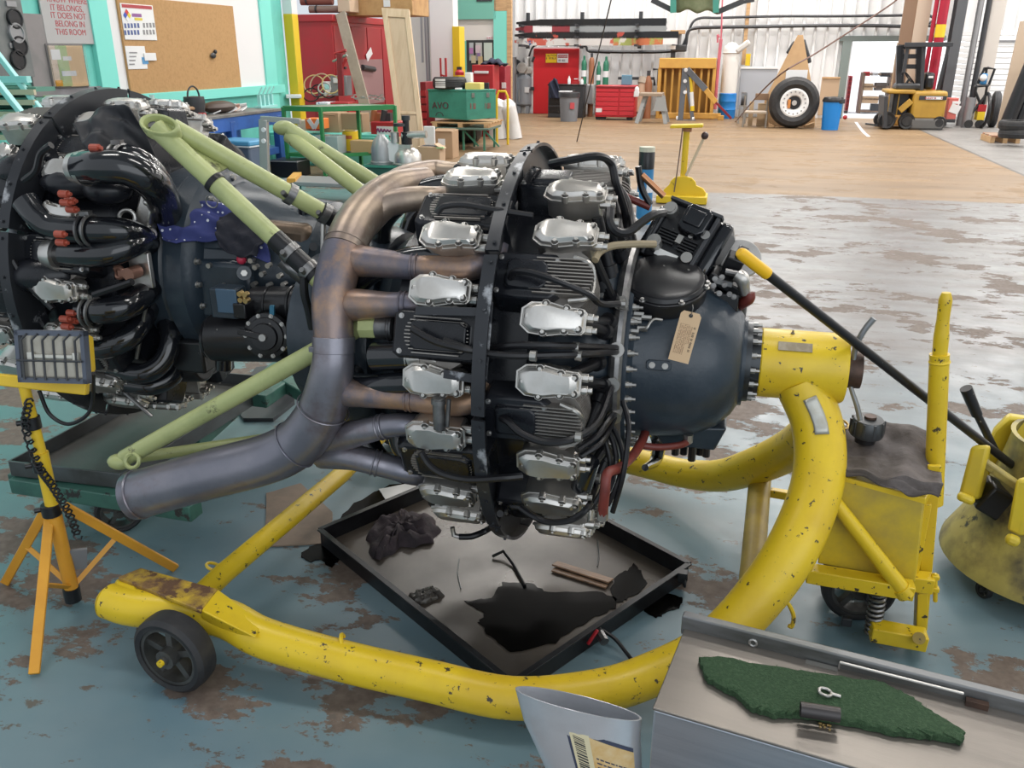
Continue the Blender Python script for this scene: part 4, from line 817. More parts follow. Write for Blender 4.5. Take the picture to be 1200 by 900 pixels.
mb = MB(); mb.tube(cr([GL(706, 738, .045), GL(722, 750, .03), GL(738, 770, .012), GL(752, 785, .008), GL(775, 800, .008)], 6), 0.006, 8); put(mb, 'drain_hose', M_hose, dv)
M_oil = mat('black_oil', (0.0012, 0.0011, 0.001), 0.25, spec=0.08)
def blob(name, pts, z, th, m, label=None, cat=None, wob=0.0, n=5, parent=None, rnd=1):
    R = random.Random(rnd); P = [GL(x, y, z) for x, y in pts]; out = []; k = len(P)
    for i in range(k):
        a, c = P[i], P[(i+1) % k]
        for j in range(n):
            q = a.lerp(c, j/n); out.append((q.x + R.uniform(-wob, wob), q.y + R.uniform(-wob, wob)))
    mb = MB(); V = [(x, y, z-th) for x, y in out] + [(x, y, z) for x, y in out]; kk = len(out)
    mb.add(V, [tuple(range(kk-1, -1, -1)), tuple(range(kk, 2*kk))] + [(i, (i+1) % kk, kk+(i+1) % kk, kk+i) for i in range(kk)])
    o = put(mb, name, m, parent, smooth=0)
    if parent is None: o.location = EO; o.rotation_euler = (0, 0, -YAW); tag(o, label, cat)
    return o
blob('oil_puddle', [(545, 705), (575, 700), (590, 682), (625, 683), (640, 694), (700, 693), (722, 700), (722, 712), (690, 726), (650, 752), (600, 765), (575, 745), (560, 730), (570, 718)], 0.0145, 0.002, M_oil, 'large black oil puddle in the front of the drip tray', 'oil', 0.006)
blob('oil_puddle', [(716, 690), (724, 672), (735, 668), (742, 660), (750, 668), (758, 684), (748, 694), (735, 702), (720, 706)], 0.0145, 0.002, M_oil, 'small black oil puddle in the right corner of the drip tray', 'oil', 0.005, rnd=3)
blob('oil_spill', [(756, 700), (775, 694), (800, 700), (796, 712), (782, 716), (770, 724), (755, 716)], 0.003, 0.003, M_oil, 'black oil spill on the floor past the right corner of the drip tray', 'oil', 0.005, rnd=4)
blob('oil_spill', [(352, 648), (372, 636), (392, 640), (400, 655), (388, 664), (376, 655), (360, 658)], 0.003, 0.003, M_oil, 'black oil spill on the floor at the left corner of the drip tray', 'oil', 0.006, rnd=5)
blob('oil_spill', [(395, 612), (415, 590), (455, 568), (520, 560), (510, 575), (450, 592), (412, 618)], 0.003, 0.003, M_oil, 'long black oil spill along the back left side of the drip tray', 'oil', 0.008, rnd=6)
blob('cardboard_sheet', [(312, 578), (352, 566), (390, 600), (386, 636), (310, 640)], 0.006, 0.005, mat('oily_cardboard', (0.24, 0.18, 0.135), 0.7, col2=(0.17, 0.13, 0.10), scale=6), 'flat oily cardboard sheet on the floor behind the yellow cross tube', 'cardboard', 0.002)
blob('paper_sheet', [(444, 573), (485, 565), (492, 577), (452, 585)], 0.008, 0.003, M_white, 'white paper sheet on the floor behind the drip tray', 'paper', 0.001)
# crumpled purple rag in the tray
def crumple(name, pts, z, m, label, cat, hgt=0.04, seed=1, nu=26, parent=None, amp=1.0):
    R = random.Random(seed); P = [GL(x, y, z) for x, y in pts]; c = sum(P, Vector())/len(P); k = len(P); ph = [R.uniform(0, 6.28) for _ in range(8)]
    mb = MB(); rings = 12; segs = k*6; V = []
    for r_ in range(rings+1):
        f = 1 - r_/rings
        for s_ in range(segs):
            i = s_//6; q = P[i].lerp(P[(i+1) % k], (s_ % 6)/6); p = c.lerp(q, f)
            h = hgt*math.sqrt(max(0, 1-f**2.2)); an = s_/segs*2*PI
            w_ = amp*hgt*(0.33*math.sin(5*an+ph[0]+f*6) + 0.28*math.sin(9*an+ph[1]-f*11) + 0.22*math.sin(15*an+ph[2]+f*15))*(0.25 + (1-f))*min(1, 1.6*f + .1)
            V.append(Vector((p.x, p.y, z)) + Vector((0.006*math.sin(13*an+ph[3]), 0.006*math.sin(11*an+ph[4]), max(0.0, h + w_) + (0.001 if r_ else -0.002))))
    mb.add(V, [(a*segs+j, a*segs+(j+1) % segs, (a+1)*segs+(j+1) % segs, (a+1)*segs+j) for a in range(rings) for j in range(segs)] + [tuple(range(rings*segs, (rings+1)*segs))])
    o = put(mb, name, m, parent, smooth=60)
    if parent is None: o.location = EO; o.rotation_euler = (0, 0, -YAW); tag(o, label, cat)
    return o
crumple('crumpled_rag', [(430, 632), (440, 612), (465, 604), (480, 603), (505, 606), (516, 622), (505, 638), (470, 642), (445, 657), (436, 654)], 0.014, mat('purple_rag', (0.050, 0.036, 0.042), 0.85, col2=(0.03, 0.024, 0.028), scale=20, bump=0.4, bump_scale=60), 'crumpled dark purple rag lying in the drip tray', 'rag', 0.045, 3)
crumple('crumpled_foil', [(480, 700), (495, 692), (512, 690), (520, 697), (503, 706), (488, 710)], 0.014, mat('dark_foil', (0.10, 0.09, 0.08), 0.3, 0.3), 'small crumpled dark scrap lying in the left part of the drip tray', 'scrap', 0.02, 8)
mb = MB(); p, q = GL(650, 660, .022), GL(716, 681, .022); mb.beam(p, q, 0.045, 0.006, Vector((0.05, 0.25, 1))); mb.beam(p + Vector((0, -0.035, -0.004)), q + Vector((-0.01, -0.03, -0.004)), 0.02, 0.006); o = put(mb, 'wood_strip', mat('wet_wood', (0.34, 0.20, 0.12), 0.4, col2=(0.16, 0.10, 0.065), scale=12, stretch=(1, 8, 1)), None, bevel=0.001); o.location = EO; o.rotation_euler = (0, 0, -YAW); tag(o, 'splintered wooden strip lying in oil in the drip tray', 'wood')
for i, (pp, lb) in enumerate((((GL(577, 652, .02), GL(590, 646, .035), GL(602, 662, .02), GL(615, 686, .018)), 'bent black rod lying in the middle of the drip tray'), ((GL(538, 655, .016), GL(536, 672, .016), GL(540, 690, .016)), 'thin black wire lying near the purple rag in the drip tray'), ((GL(700, 632, .016), GL(702, 650, .02), GL(700, 664, .016)), 'thin dark wire lying behind the wooden strip in the drip tray'))):
    mb = MB(); mb.tube(list(pp), 0.006 if i == 0 else 0.002, 8); o = put(mb, 'bent_rod' if i == 0 else 'wire', M_black); o.location = EO; o.rotation_euler = (0, 0, -YAW); tag(o, lb, 'rod' if i == 0 else 'wire')
# ------------------------------------------------------------------ second engine, left, rear side towards us
O2 = Vector((-1.41, 3.25, 0)); Z2 = 0.965
E2 = thing('radial_engine', 'black radial engine at the left, its intake pipes and rear accessories uncovered', 'engine', tuple(O2), PI-YAW, 'radial engines')
base_engine(E2, Z2, 0.235, -0.07, 180-36.0, 180-14.0, flip=-1)
U2 = O2.dot(UX)
def Q(x, y, off): return B(x, y, U2-off)
def Q2(x, y, rad):                                 # on a cylinder round the second engine's axis
    d = ray(x, y); o = _C - (O2 + Vector((0, 0, Z2))); dd = d - AX*d.dot(AX); oo = o - AX*o.dot(AX)
    A, Bq, Cq = dd.dot(dd), 2*oo.dot(dd), oo.dot(oo) - rad*rad
    return _C + d*((-Bq - math.sqrt(max(Bq*Bq-4*A*Cq, 0)))/(2*A))
def W2(d, off, z): return O2 + AX*d - UX*off + Vector((0, 0, z))
cw2_ = W2(0, 0, Z2)
mb = MB(); mb.lathe([(0.30, 0.0), (0.30, 0.30), (0.33, 0.365), (0.40, 0.365), (0.415, 0.345), (0.43, 0.335), (0.445, 0.30), (0.50, 0.285), (0.60, 0.275), (0.64, 0.255), (0.80, 0.24), (0.83, 0.20), (0.83, 0.0)], cw2_, AX, 48); bc = put(mb, 'blower_case', M_case, E2, world=True)
fn = None
for i in range(26):
    d = 2*PI*i/26; r = 0.322; p = cw2_ + AX*0.430 - UX*(r*math.cos(d)) + Z*(r*math.sin(d)); mb = MB(); mb.bolt((0, 0, 0), (-1, 0, 0), 0.009, 0.013)
    if fn is None: fn = put(mb, 'flange_bolt', M_fer, E2); o = fn
    else: o = twin(fn, E2)
    o.location = wmat(E2).inverted() @ p
def w2(mb, name, m, **k): return put(mb, name, m, E2, world=True, **k)
for pts, r in (([Q(97, 197, .50), Q(120, 196, .52), (Q(150, 198, .50)), Q(178, 214, .45), Q(192, 240, .33), Q(198, 262, .25)], 0.052),
               ([Q(128, 190, .38), Q(150, 186, .38), Q(175, 200, .34), Q(192, 228, .26), Q(200, 255, .2)], 0.046),
               ([Q(30, 236, .52), Q(45, 255, .53), Q(62, 266, .53), Q(100, 270, .53), Q(140, 271, .50), Q(160, 276, .44), Q(172, 285, .36)], 0.043),
               ([Q(70, 298, .53), Q(100, 299, .54), Q(130, 297, .53), Q(155, 287, .48), Q(170, 278, .38)], 0.040),
               ([Q(98, 364, .52), Q(120, 365, .53), Q(145, 360, .50), Q(165, 348, .42), Q(178, 336, .33)], 0.043),
               ([Q(90, 402, .48), Q(120, 408, .49), Q(150, 396, .46), Q(168, 372, .38), Q(176, 350, .3)], 0.040),
               ([Q(130, 430, .42), Q(165, 438, .42), Q(190, 425, .38), Q(200, 400, .34), Q(196, 380, .3)], 0.036),
               ([Q(150, 450, .40), Q(180, 452, .38), Q(204, 438, .32), Q(206, 410, .26)], 0.034)):
    mb = MB(); mb.tube(cr(pts, 7), r, 20); w2(mb, 'intake_pipe', M_pipe)
for x_, y_, r_, off in ((104, 270, .048, .53), (108, 366, .048, .53), (141, 188, .050, .40)):
    p = Q(x_, y_, off); mb = MB(); d = AX
    mb.torus(p - d*0.012, d, r_, 0.006, 28, 6); mb.torus(p + d*0.012, d, r_, 0.006, 28, 6); mb.box(p + Z*(r_+0.006), (0.03, 0.03, 0.014)); w2(mb, 'pipe_clamp', M_ring)
for x_, y_, off in ((97, 197, .50), (67, 298, .53)):
    p = Q(x_, y_, off); mb = MB(); mb.tube([p - AX*0.035, p + AX*0.012], [0.045, 0.056], 20); w2(mb, 'intake_collar', M_silver)
for x_, y_, off in ((77, 232, .58), (72, 279, .60), (78, 378, .58), (113, 178, .52), (84, 240, .56), (86, 371, .56)):
    p = Q(x_, y_, off); mb = MB()
    for dz in (-0.014, 0.012): mb = MB(); mb.tube([p + Z*dz - AX*0.018, p + Z*dz + AX*0.012], 0.0115, 10); mb.tube([p + Z*dz + AX*0.012, p + Z*dz + AX*0.022], 0.006, 8); w2(mb, 'transit_plug', M_orange)
# rear details: fitting plate with copper elbow, silver pump, lifting shackle
mb = MB(); p = Q(166, 316, .40); mb.box(p, (0.08, 0.02, 0.12), (0, 0, -YAW)); w2(mb, 'cover_plate', M_silver, bevel=0.004)
mb = MB(); q = p - UX*0.02; mb.tube([q, q - UX*0.05], 0.022, 14); mb.torus(q - AX*0.05 - UX*0.03, -UX, 0.017, 0.009, 18, 8); mb.beam(q - AX*0.045 - UX*0.03, q - UX*0.03, 0.025, 0.02); w2(mb, 'copper_elbow', mat('copper_dull', (0.36, 0.19, 0.14), 0.4, 0.6))
mb = MB(); mb.box(Q(172, 245, .36), (0.05, 0.05, 0.12), (0, 0.35, 0)); mb.box(Q(168, 270, .36), (0.07, 0.06, 0.06), (0, 0.2, 0)); mb.tube([Q(160, 280, .38), Q(180, 272, .38)], 0.022, 12); mb.tube([Q(172, 237, .40), Q(172, 237, .43)], 0.012, 10); w2(mb, 'silver_pump', M_silver, bevel=0.008)
mb = MB(); mb.torus(Q(149, 255, .42), (0.2, -1, 0.2), 0.024, 0.007, 20, 8); w2(mb, 'shackle', M_fer)
# accessory drive: dark blocks, starter with round end plate, control box, generator
mb = MB(); mb.box(Q(292, 326, .12), (0.25, 0.38, 0.21), (0, 0, -YAW)); w2(mb, 'accessory_case', M_case, bevel=0.02)
mb = MB(); mb.tube([Q(252, 395, .36), Q(340, 396, .36)], 0.082, 30); mb.lathe([(-0.012, 0.076), (0, 0.08)], Q(252, 395, .36), AX, 30); w2(mb, 'starter_body', M_black, bevel=0.006)
p = Q(313, 393, .44); nd = (-UX*0.9 + AX*0.15 + Z*0.12).normalized(); mb = MB(); mb.lathe([(-0.02, 0.0), (-0.02, 0.074), (0.012, 0.074), (0.014, 0.062), (0.022, 0.060), (0.024, 0.045), (0.034, 0.042), (0.036, 0.0)], p, nd, 30); ep = w2(mb, 'end_plate', M_black)
mb = MB(); mb.tube([p + nd*0.036, p + nd*0.046], 0.012, 10); x_, y_, _z = basis(nd)
for i in range(10): mb.bolt(p + nd*0.012 + x_*(0.068*math.cos(i*0.628)) + y_*(0.068*math.sin(i*0.628)), nd, 0.005, 0.006)
w2(mb, 'plate_bolt', M_fer); mb = MB(); mb.beam(p + nd*0.04, p + nd*0.04 - AX*0.085 + Z*0.015, 0.02, 0.012, nd); w2(mb, 'pawl_lever', M_black, bevel=0.003)
mb = MB(); mb.tube([Q(262, 412, .36), Q(262, 432, .36)], 0.028, 14); w2(mb, 'drain_outlet', M_pipe)
mb = MB(); mb.box(Q(268, 353, .40), (0.095, 0.07, 0.10), (0, 0, -YAW)); cbx = w2(mb, 'control_box', M_case, bevel=0.006)
mb = MB(); mb.box(Q(266, 353, .44), (0.075, 0.006, 0.08), (0, 0, -YAW)); w2(mb, 'box_lid', mat('blue_lid', (0.06, 0.11, 0.17), 0.35), bevel=0.004)
mb = MB(); mb.box(Q(286, 362, .42), (0.045, 0.06, 0.05), (0, 0, -YAW)); w2(mb, 'connector_block', M_black, bevel=0.004)
mb = MB()
for dx, dy in ((0, 0), (6, 1), (1, 7), (7, 8)): q = Q(284+dx, 343+dy, .44); mb.tube([q, q - UX*0.02], 0.009, 8)
w2(mb, 'terminal', M_brass)
mb = MB(); mb.tube([Q(300, 356, .34), Q(356, 356, .34)], 0.058, 24); mb.torus(Q(318, 356, .34), AX, 0.058, 0.004, 28, 6); mb.torus(Q(345, 356, .34), AX, 0.058, 0.006, 28, 6); w2(mb, 'generator', M_black)
mb = MB(); mb.box(Q(319, 366, .43), (0.014, 0.014, 0.045), (0, 0.1, 0)); w2(mb, 'blue_clip', mat('blue_clip', (0.03, 0.16, 0.26), 0.4))
mb = MB(); mb.sph(Q(283, 304, .32), 0.017, 12, 8); w2(mb, 'red_cap', mat('red_cap', (0.50, 0.03, 0.07), 0.4))
w2(MB().tube([Q(286, 320, .28), Q(286, 320, .33)], 0.024, 14), 'case_boss', M_case); mb = MB(); mb.tube([Q(286, 320, .32), Q(286, 320, .35)], 0.011, 6)
for x_, y_ in ((265, 333), (297, 304), (302, 312), (310, 320), (317, 310), (330, 322), (248, 310), (300, 332), (318, 333), (335, 332), (290, 296)): q = Q(x_, y_, .30); mb.tube([q, q - UX*0.022], 0.009, 8)
w2(mb, 'case_stud', M_fer)
mb = MB(); mb.hexa([Q(238, 292, .28), Q(268, 292, .28), Q(268, 292, .05), Q(238, 292, .05), Q(240, 268, .26), Q(256, 268, .26), Q(256, 268, .1), Q(240, 268, .1)]); w2(mb, 'breather_box', M_case, bevel=0.006)
mb = MB(); mb.box(Q(250, 267, .2), (0.08, 0.1, 0.012), (0, 0, -YAW)); w2(mb, 'rusty_lid', MATS['rusty_steel'])
mb = MB(); mb.box(Q(230, 410, .25), (0.16, 0.16, 0.12), (0, 0, -YAW)); mb.tube([Q(200, 425, .25), Q(240, 425, .25)], 0.07, 16); w2(mb, 'oil_pump', M_black, bevel=0.01)
mb = MB()
for a, c_ in (((173, 350), (160, 420)), ((140, 455), (178, 488)), ((95, 330), (60, 280))): w2(MB().tube([Q(*a, .42), Q(*c_, .42)], 0.007, 8), 'control_rod', M_ring)
for x_, y_, a_, b_ in ((50, 322, .12, .06), (88, 214, .11, .05), (30, 200, .10, .06), (128, 222, .08, .05)): p = Q2(x_, y_, .53); mb = MB(); mb.sph(p, 1.0, 18, 10, (a_, .07, b_)); w2(mb, 'pressed_baffle', M_baffle)
for q_ in (((15, 305), (30, 330), (50, 350), (62, 362)), ((110, 345), (140, 335), (155, 330)), ((28, 212), (42, 200), (48, 180), (60, 170))): w2(MB().tube(cr([Q(x_, y_, .58) for x_, y_ in q_], 5), 0.011, 8), 'ignition_lead', M_hose)
mb = MB()
for x_, y_ in ((120, 440), (130, 452), (145, 456), (158, 448), (110, 450), (128, 460)): mb.sph(Q(x_, y_, .40), 0.022, 8, 6)
mb.tube([Q(112, 448, .4), Q(160, 450, .4)], 0.02, 10); w2(mb, 'drain_fitting', M_ring)
# cloths on the second engine
def cloth_px(name, grid, off_fn, m, label, cat, amp=0.012, seed=1, n=30):
    R = random.Random(seed); ph = [R.uniform(0, 6.28) for _ in range(6)]; nr, nc = len(grid)-1, len(grid[0])-1
    K = [[(Q2(x, y, -o) if o < -0.2 else Q(x, y, o)) for x, y, o in row] for row in grid]
    def f(u, v):
        i = min(int(u*nc), nc-1); j = min(int(v*nr), nr-1); a = u*nc-i; c_ = v*nr-j
        p = (K[j][i]*(1-a) + K[j][i+1]*a)*(1-c_) + (K[j+1][i]*(1-a) + K[j+1][i+1]*a)*c_
        w_ = amp*(math.sin(u*13+v*5+ph[0]) + 0.7*math.sin(v*15-u*8+ph[1]) + 0.5*math.sin(u*23+ph[2])*math.sin(v*19))
        return p - UX*w_*0.6 + Z*w_*0.8
    mb = MB(); mb.grid(f, n, n); o = put(mb, name, m, None, solid=0.004, smooth=70, at=(O2.x, O2.y, 0)); tag(o, label, cat); return o
def polka(name, base, dot):
    m = bpy.data.materials.new(name); m.use_nodes = True; nt = m.node_tree; N = nt.nodes; b = N['Principled BSDF']; b.inputs['Roughness'].default_value = 0.85
    tc = N.new('ShaderNodeTexCoord'); vo = N.new('ShaderNodeTexVoronoi'); vo.inputs['Scale'].default_value = 42; vo.inputs['Randomness'].default_value = 0.45; nt.links.new(tc.outputs['Object'], vo.inputs['Vector'])
    lt = N.new('ShaderNodeMath'); lt.operation = 'LESS_THAN'; lt.inputs[1].default_value = 0.20; nt.links.new(vo.outputs['Distance'], lt.inputs[0])
    x = N.new('ShaderNodeMix'); x.data_type = 'RGBA'; x.inputs['A'].default_value = (*base, 1); x.inputs['B'].default_value = (*dot, 1); nt.links.new(lt.outputs[0], x.inputs['Factor']); nt.links.new(x.outputs['Result'], b.inputs['Base Color']); return m
cloth_px('spotted_cloth', [[(184, 236, -.375), (200, 233, -.37), (222, 234, -.35), (250, 240, -.33), (285, 245, -.31), (312, 258, -.31)], [(182, 250, -.38), (205, 250, -.37), (228, 250, -.345), (255, 256, -.33), (285, 262, -.32), (312, 272, -.31)], [(186, 268, -.385), (206, 272, -.37), (232, 268, -.345), (256, 272, -.33), (285, 282, -.32), (314, 290, -.31)], [(190, 280, -.385), (208, 288, -.375), (228, 280, -.35), (256, 280, -.34), (285, 296, -.325), (316, 308, -.31)]], None, polka('navy_white_spots', (0.035, 0.045, 0.17), (0.62, 0.64, 0.70)), 'navy cloth with white spots draped over the case of the left engine', 'cloth', 0.009, 2, 44)
cloth_px('dark_rag', [[(256, 252, -.36), (285, 250, -.34), (314, 262, -.33)], [(252, 272, -.37), (282, 276, -.355), (310, 282, -.34)], [(258, 290, -.37), (280, 302, -.355), (300, 300, -.34)]], None, mat('dark_navy_rag', (0.012, 0.013, 0.022), 0.85, bump=0.3, bump_scale=70), 'dark navy rag bunched on top of the spotted cloth', 'rag', 0.006, 5, 34)
cloth_px('black_cover_sheet', [[(88, 148, -.64), (110, 130, -.64), (135, 122, -.66), (152, 126, -.66)], [(96, 168, -.64), (118, 155, -.63), (146, 152, -.60), (172, 160, -.56)], [(108, 184, -.62), (132, 182, -.58), (158, 186, -.52), (190, 200, -.45)]], None, mat('black_cover', (0.016, 0.017, 0.021), 0.55), 'black sheet cover hanging over the top of the left engine', 'cover', 0.008, 7, 34)
# bronze oil tank, black cap
tk = thing('oil_tank', 'bronze-brown rectangular oil tank with a black cap behind the green mount tubes', 'tank', tuple(Q(343, 330, .0)), -YAW)
mb = MB(); c = Q(343, 292, .10); mb.box(c, (0.23, 0.20, 0.22), (0, 0.06, -YAW)); put(mb, 'tank_body', mat('bronze_tank', (0.16, 0.115, 0.08), 0.35, 0.7, col2=(0.09, 0.065, 0.05), scale=5, rough2=0.5), tk, world=True, bevel=0.03)
mb = MB(); mb.tube([Q(357, 266, .10), Q(357, 243, .10)], 0.022, 14); put(mb, 'filler_cap', M_pipe, tk, world=True); mb = MB(); mb.tube([Q(367, 289, .20), Q(367, 289, .22)], 0.014, 14); put(mb, 'side_plug', M_dark, tk, world=True)
# green wheeled cart with its grey tray under the second engine
CT = thing('engine_cart', 'low green steel cart with black wheels under the left engine', 'cart', tuple(G(140, 622)), -YAW)
M_cart = mat('chipped_green', (0.05, 0.15, 0.115), 0.5, col2=(0.03, 0.09, 0.075), scale=6, chip=(0.03, 0.03, 0.028), chip_scale=9, chip_at=0.58)
zc_ = 0.20
for a, c_ in (((20, 565), (230, 598)), ((225, 520), (365, 398)), ((20, 565), (200, 440))):
    mb = MB(); mb.beam(G(*a, zc_), G(*c_, zc_), 0.07, 0.06); put(mb, 'frame_rail', M_cart, CT, world=True, bevel=0.004)
mb = MB(); mb.beam(G(300, 470, .26), G(345, 440, .26), 0.10, 0.06); mb.beam(G(315, 438, .28), G(370, 470, .24), 0.06, 0.06); put(mb, 'frame_bracket', M_cart, CT, world=True, bevel=0.006)
for x_, y_, ax_ in ((140, 597, (1, -1.3, 0)), (330, 440, (1, -0.6, 0))):
    q = G(x_, y_, .085); wheel('wheel', CT, wmat(CT).inverted() @ q, ax_, .088, .06)
TR2 = thing('drip_tray', 'grey sheet metal drip tray on the green cart under the left engine', 'tray', tuple(G(140, 590, 0.25)), -YAW)
t4 = [G(12, 547, .27), G(143, 562, .27), G(325, 448, .27), G(215, 438, .27)]; M_t2 = mat('grey_tray', (0.12, 0.13, 0.135), 0.35, 0.5, col2=(0.075, 0.075, 0.072), scale=4)
mb = MB(); mb.hexa([p - Z*0.035 for p in t4] + [p - Z*0.028 for p in t4]); put(mb, 'tray_bottom', mat('oily_grey_floor', (0.10, 0.10, 0.09), 0.42, 0.2, col2=(0.14, 0.13, 0.12), scale=3), TR2, world=True)
for i in range(4): p, q = t4[i], t4[(i+1) % 4]; mb = MB(); mb.beam(p - Z*0.005, q - Z*0.005, 0.01, 0.06); put(mb, 'tray_side', M_t2, TR2, world=True, bevel=0.002)
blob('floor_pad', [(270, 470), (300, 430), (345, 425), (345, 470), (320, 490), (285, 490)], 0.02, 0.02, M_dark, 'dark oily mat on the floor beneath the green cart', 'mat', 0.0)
# ------------------------------------------------------------------ halogen work lamp on an orange tripod
M_or = mat('lamp_orange', (0.72, 0.34, 0.03), 0.4, col2=(0.66, 0.30, 0.03), scale=8); M_ly = mat('lamp_yellow', (0.78, 0.52, 0.03), 0.4)
TB = Vector((-1.47, 2.36, 0)); LT = thing('work_lamp', 'halogen work lamp with a caged head on a yellow and orange folding tripod', 'lamp', tuple(TB))
def on(x, y, Y): return D(x, y, Y)
YB = 2.36; pole = [on(84, 690, YB), on(62, 595, YB), on(48, 530, YB), on(28, 452, YB)]
mb = MB(); mb.tube([pole[0], pole[1]], 0.022, 14); put(mb, 'lower_pole', M_or, LT, world=True)
mb = MB(); mb.tube([pole[1], pole[2]], 0.021, 14); put(mb, 'middle_pole', M_ly, LT, world=True); mb = MB(); mb.tube([pole[2], pole[3]], 0.016, 14); put(mb, 'upper_pole', M_ly, LT, world=True)
for x_, y_, r_ in ((60, 597, .029), (48, 545, .025), (38, 495, .024)):
    p = on(x_, y_, YB); d = (pole[3]-pole[0]).normalized(); mb = MB(); mb.tube([p - d*0.02, p + d*0.02], r_, 14); mb.tube([p - Vector((r_, 0, 0)), p - Vector((r_+0.02, 0.01, 0))], 0.009, 8); put(mb, 'clamp_collar', M_black, LT, world=True, bevel=0.002)
mb = MB(); mb.tube([on(86, 703, YB), on(83, 688, YB)], 0.026, 14); put(mb, 'pole_foot', M_black, LT, world=True)
for hx, hy, tx, ty, Yt in ((52, 600, 6, 683, None), (58, 606, 40, 790, None), (75, 593, 206, 666, None)):
    t_ = G(tx, ty, 0.008); mb = MB(); h_ = on(hx, hy, YB); mb.beam(h_, t_, 0.030, 0.016, Vector((0.3, -1, 0.3))); put(mb, 'leg', M_or, LT, world=True, bevel=0.003)
    m_ = h_.lerp(t_, 0.45); mb = MB(); mb.beam(m_, on(85, 688, YB), 0.016, 0.006, Vector((0.3, -1, 0.3))); put(mb, 'leg_strut', M_or, LT, world=True)
mb = MB(); mb.beam(on(-70, 437, YB), on(103, 456, YB), 0.035, 0.028, (0, -1, 0.3)); put(mb, 'cross_bar', M_ly, LT, world=True, bevel=0.004)
hc = on(62, 418, YB-0.06); xh = (on(106, 420, YB-0.06)-on(18, 418, YB-0.03)).normalized(); yh = Vector((-0.06, 0.22, 1)); yh = (yh - xh*yh.dot(xh)).normalized(); zh = xh.cross(yh)
def hp(a, b, c_): return hc + xh*a + yh*b + zh*c_
def hb(mb, a, b, c_, da, db, dc): mb.hexa([hp(a+sx*da/2, b+sy*db/2, c_+sz*dc/2) for sz in (-1, 1) for sx, sy in ((-1, -1), (1, -1), (1, 1), (-1, 1))]); return mb
mb = MB(); mb.hexa([hp(-.07, -.05, -.09), hp(.07, -.05, -.09), hp(.07, .05, -.09), hp(-.07, .05, -.09), hp(-.098, -.068, -.012), hp(.098, -.068, -.012), hp(.098, .068, -.012), hp(-.098, .068, -.012)]); hd = put(mb, 'lamp_housing', M_ly, LT, world=True, bevel=0.005)
mb = MB()
for a, b, da, db in ((0, .068, .214, .014), (0, -.068, .214, .014), (-.101, 0, .012, .15), (.101, 0, .012, .15)): hb(mb, a, b, 0, da, db, .024)
put(mb, 'bezel', mat('lamp_bezel', (0.10, 0.115, 0.15), 0.4, 0.3), hd, world=True)
mb = MB(); hb(mb, 0, 0, -.008, .19, .125, .004); put(mb, 'reflector', mat('lamp_reflector', (0.48, 0.45, 0.38), 0.25, 0.6, col2=(0.36, 0.32, 0.26), scale=12), hd, world=True)
mb = MB(); mb.tube([hp(-.06, .0, -.002), hp(.06, .0, -.002)], 0.006, 10); hb(mb, -.07, 0, -.002, .016, .024, .01); hb(mb, .07, 0, -.002, .016, .024, .01); put(mb, 'halogen_tube', mat('tube_glass', (0.80, 0.78, 0.70), 0.15), hd, world=True)
for i in range(6):
    a = -.083 + .033*i; mb = MB(); mb.tube([hp(a, -.066, .016), hp(a, .048, .016), hp(a+.018, .066, .014)], 0.0032, 6); put(mb, 'guard_bar', M_dark, hd, world=True)
mb = MB(); mb.tube([hp(-.1, -.01, .017), hp(.1, -.01, .017)], 0.0032, 6); put(mb, 'guard_bar', M_dark, hd, world=True)
mb = MB(); mb.tube(cr([hp(.10, -.05, -.03), on(109, 462, YB), on(103, 485, YB), on(80, 497, YB), on(58, 485, YB), on(46, 458, YB)], 7), 0.006, 8); put(mb, 'power_cord', M_hose, LT, world=True)
mb = MB(); P = []; q = [on(34, 470, YB-.03), on(30, 500, YB-.03), on(45, 545, YB-.03), on(62, 570, YB-.03), on(80, 600, YB-.04), on(92, 630, YB+.02)]; cp = cr(q, 30)
for i, p in enumerate(cp): a = i*1.05; P.append(p + Vector((0.012*math.cos(a), 0.006*math.sin(a), 0.010*math.sin(a))))
mb.tube(P, 0.0035, 6); put(mb, 'coiled_cord', M_hose, LT, world=True)
mb = MB(); mb.box(on(92, 655, YB+.02), (0.05, 0.01, 0.08), (0.2, 0.15, 0.5)); put(mb, 'label_card', M_grey, LT, world=True)
# ------------------------------------------------------------------ bare metal bench edge, front right
ZB = 0.45; FL = G(766, 830, ZB); xb = (G(1000, 899, ZB)-FL); xb.z = 0; ln = 1.35; xb.normalize(); yb = Vector((-xb.y, xb.x, 0)); dpt = (G(792, 735, ZB)-FL).dot(yb)
brot = math.atan2(xb.y, xb.x)
BN = thing('metal_trough', 'bare aluminium sheet metal box with an upstanding back lip, front right corner', 'box', (FL.x, FL.y, 0), brot)
M_alu = mat('bare_aluminium', (0.26, 0.235, 0.21), 0.36, 0.75, col2=(0.22, 0.20, 0.18), scale=2.5, stretch=(0.6, 4, 1), chip=(0.30, 0.20, 0.13), chip_scale=7, chip_at=0.74, bump=0.06, bump_scale=30)
M_aluf = mat('bright_aluminium', (0.52, 0.55, 0.60), 0.30, 0.8, col2=(0.42, 0.45, 0.50), scale=3, stretch=(0.4, 1, 9), bump=0.08, bump_scale=25)
mb = MB(); mb.hexa([(0, 0, 0), (ln, 0, 0), (ln, dpt, 0), (0, dpt, 0), (0, 0, ZB-.004), (ln, 0, ZB-.004), (ln, dpt, ZB-.004), (0, dpt, ZB-.004)]); put(mb, 'front_panel', M_aluf, BN, bevel=0.004)
mb = MB(); mb.box((ln/2, dpt/2, ZB-.001), (ln+.004, dpt+.004, .006)); put(mb, 'top_sheet', M_alu, BN, bevel=0.002)
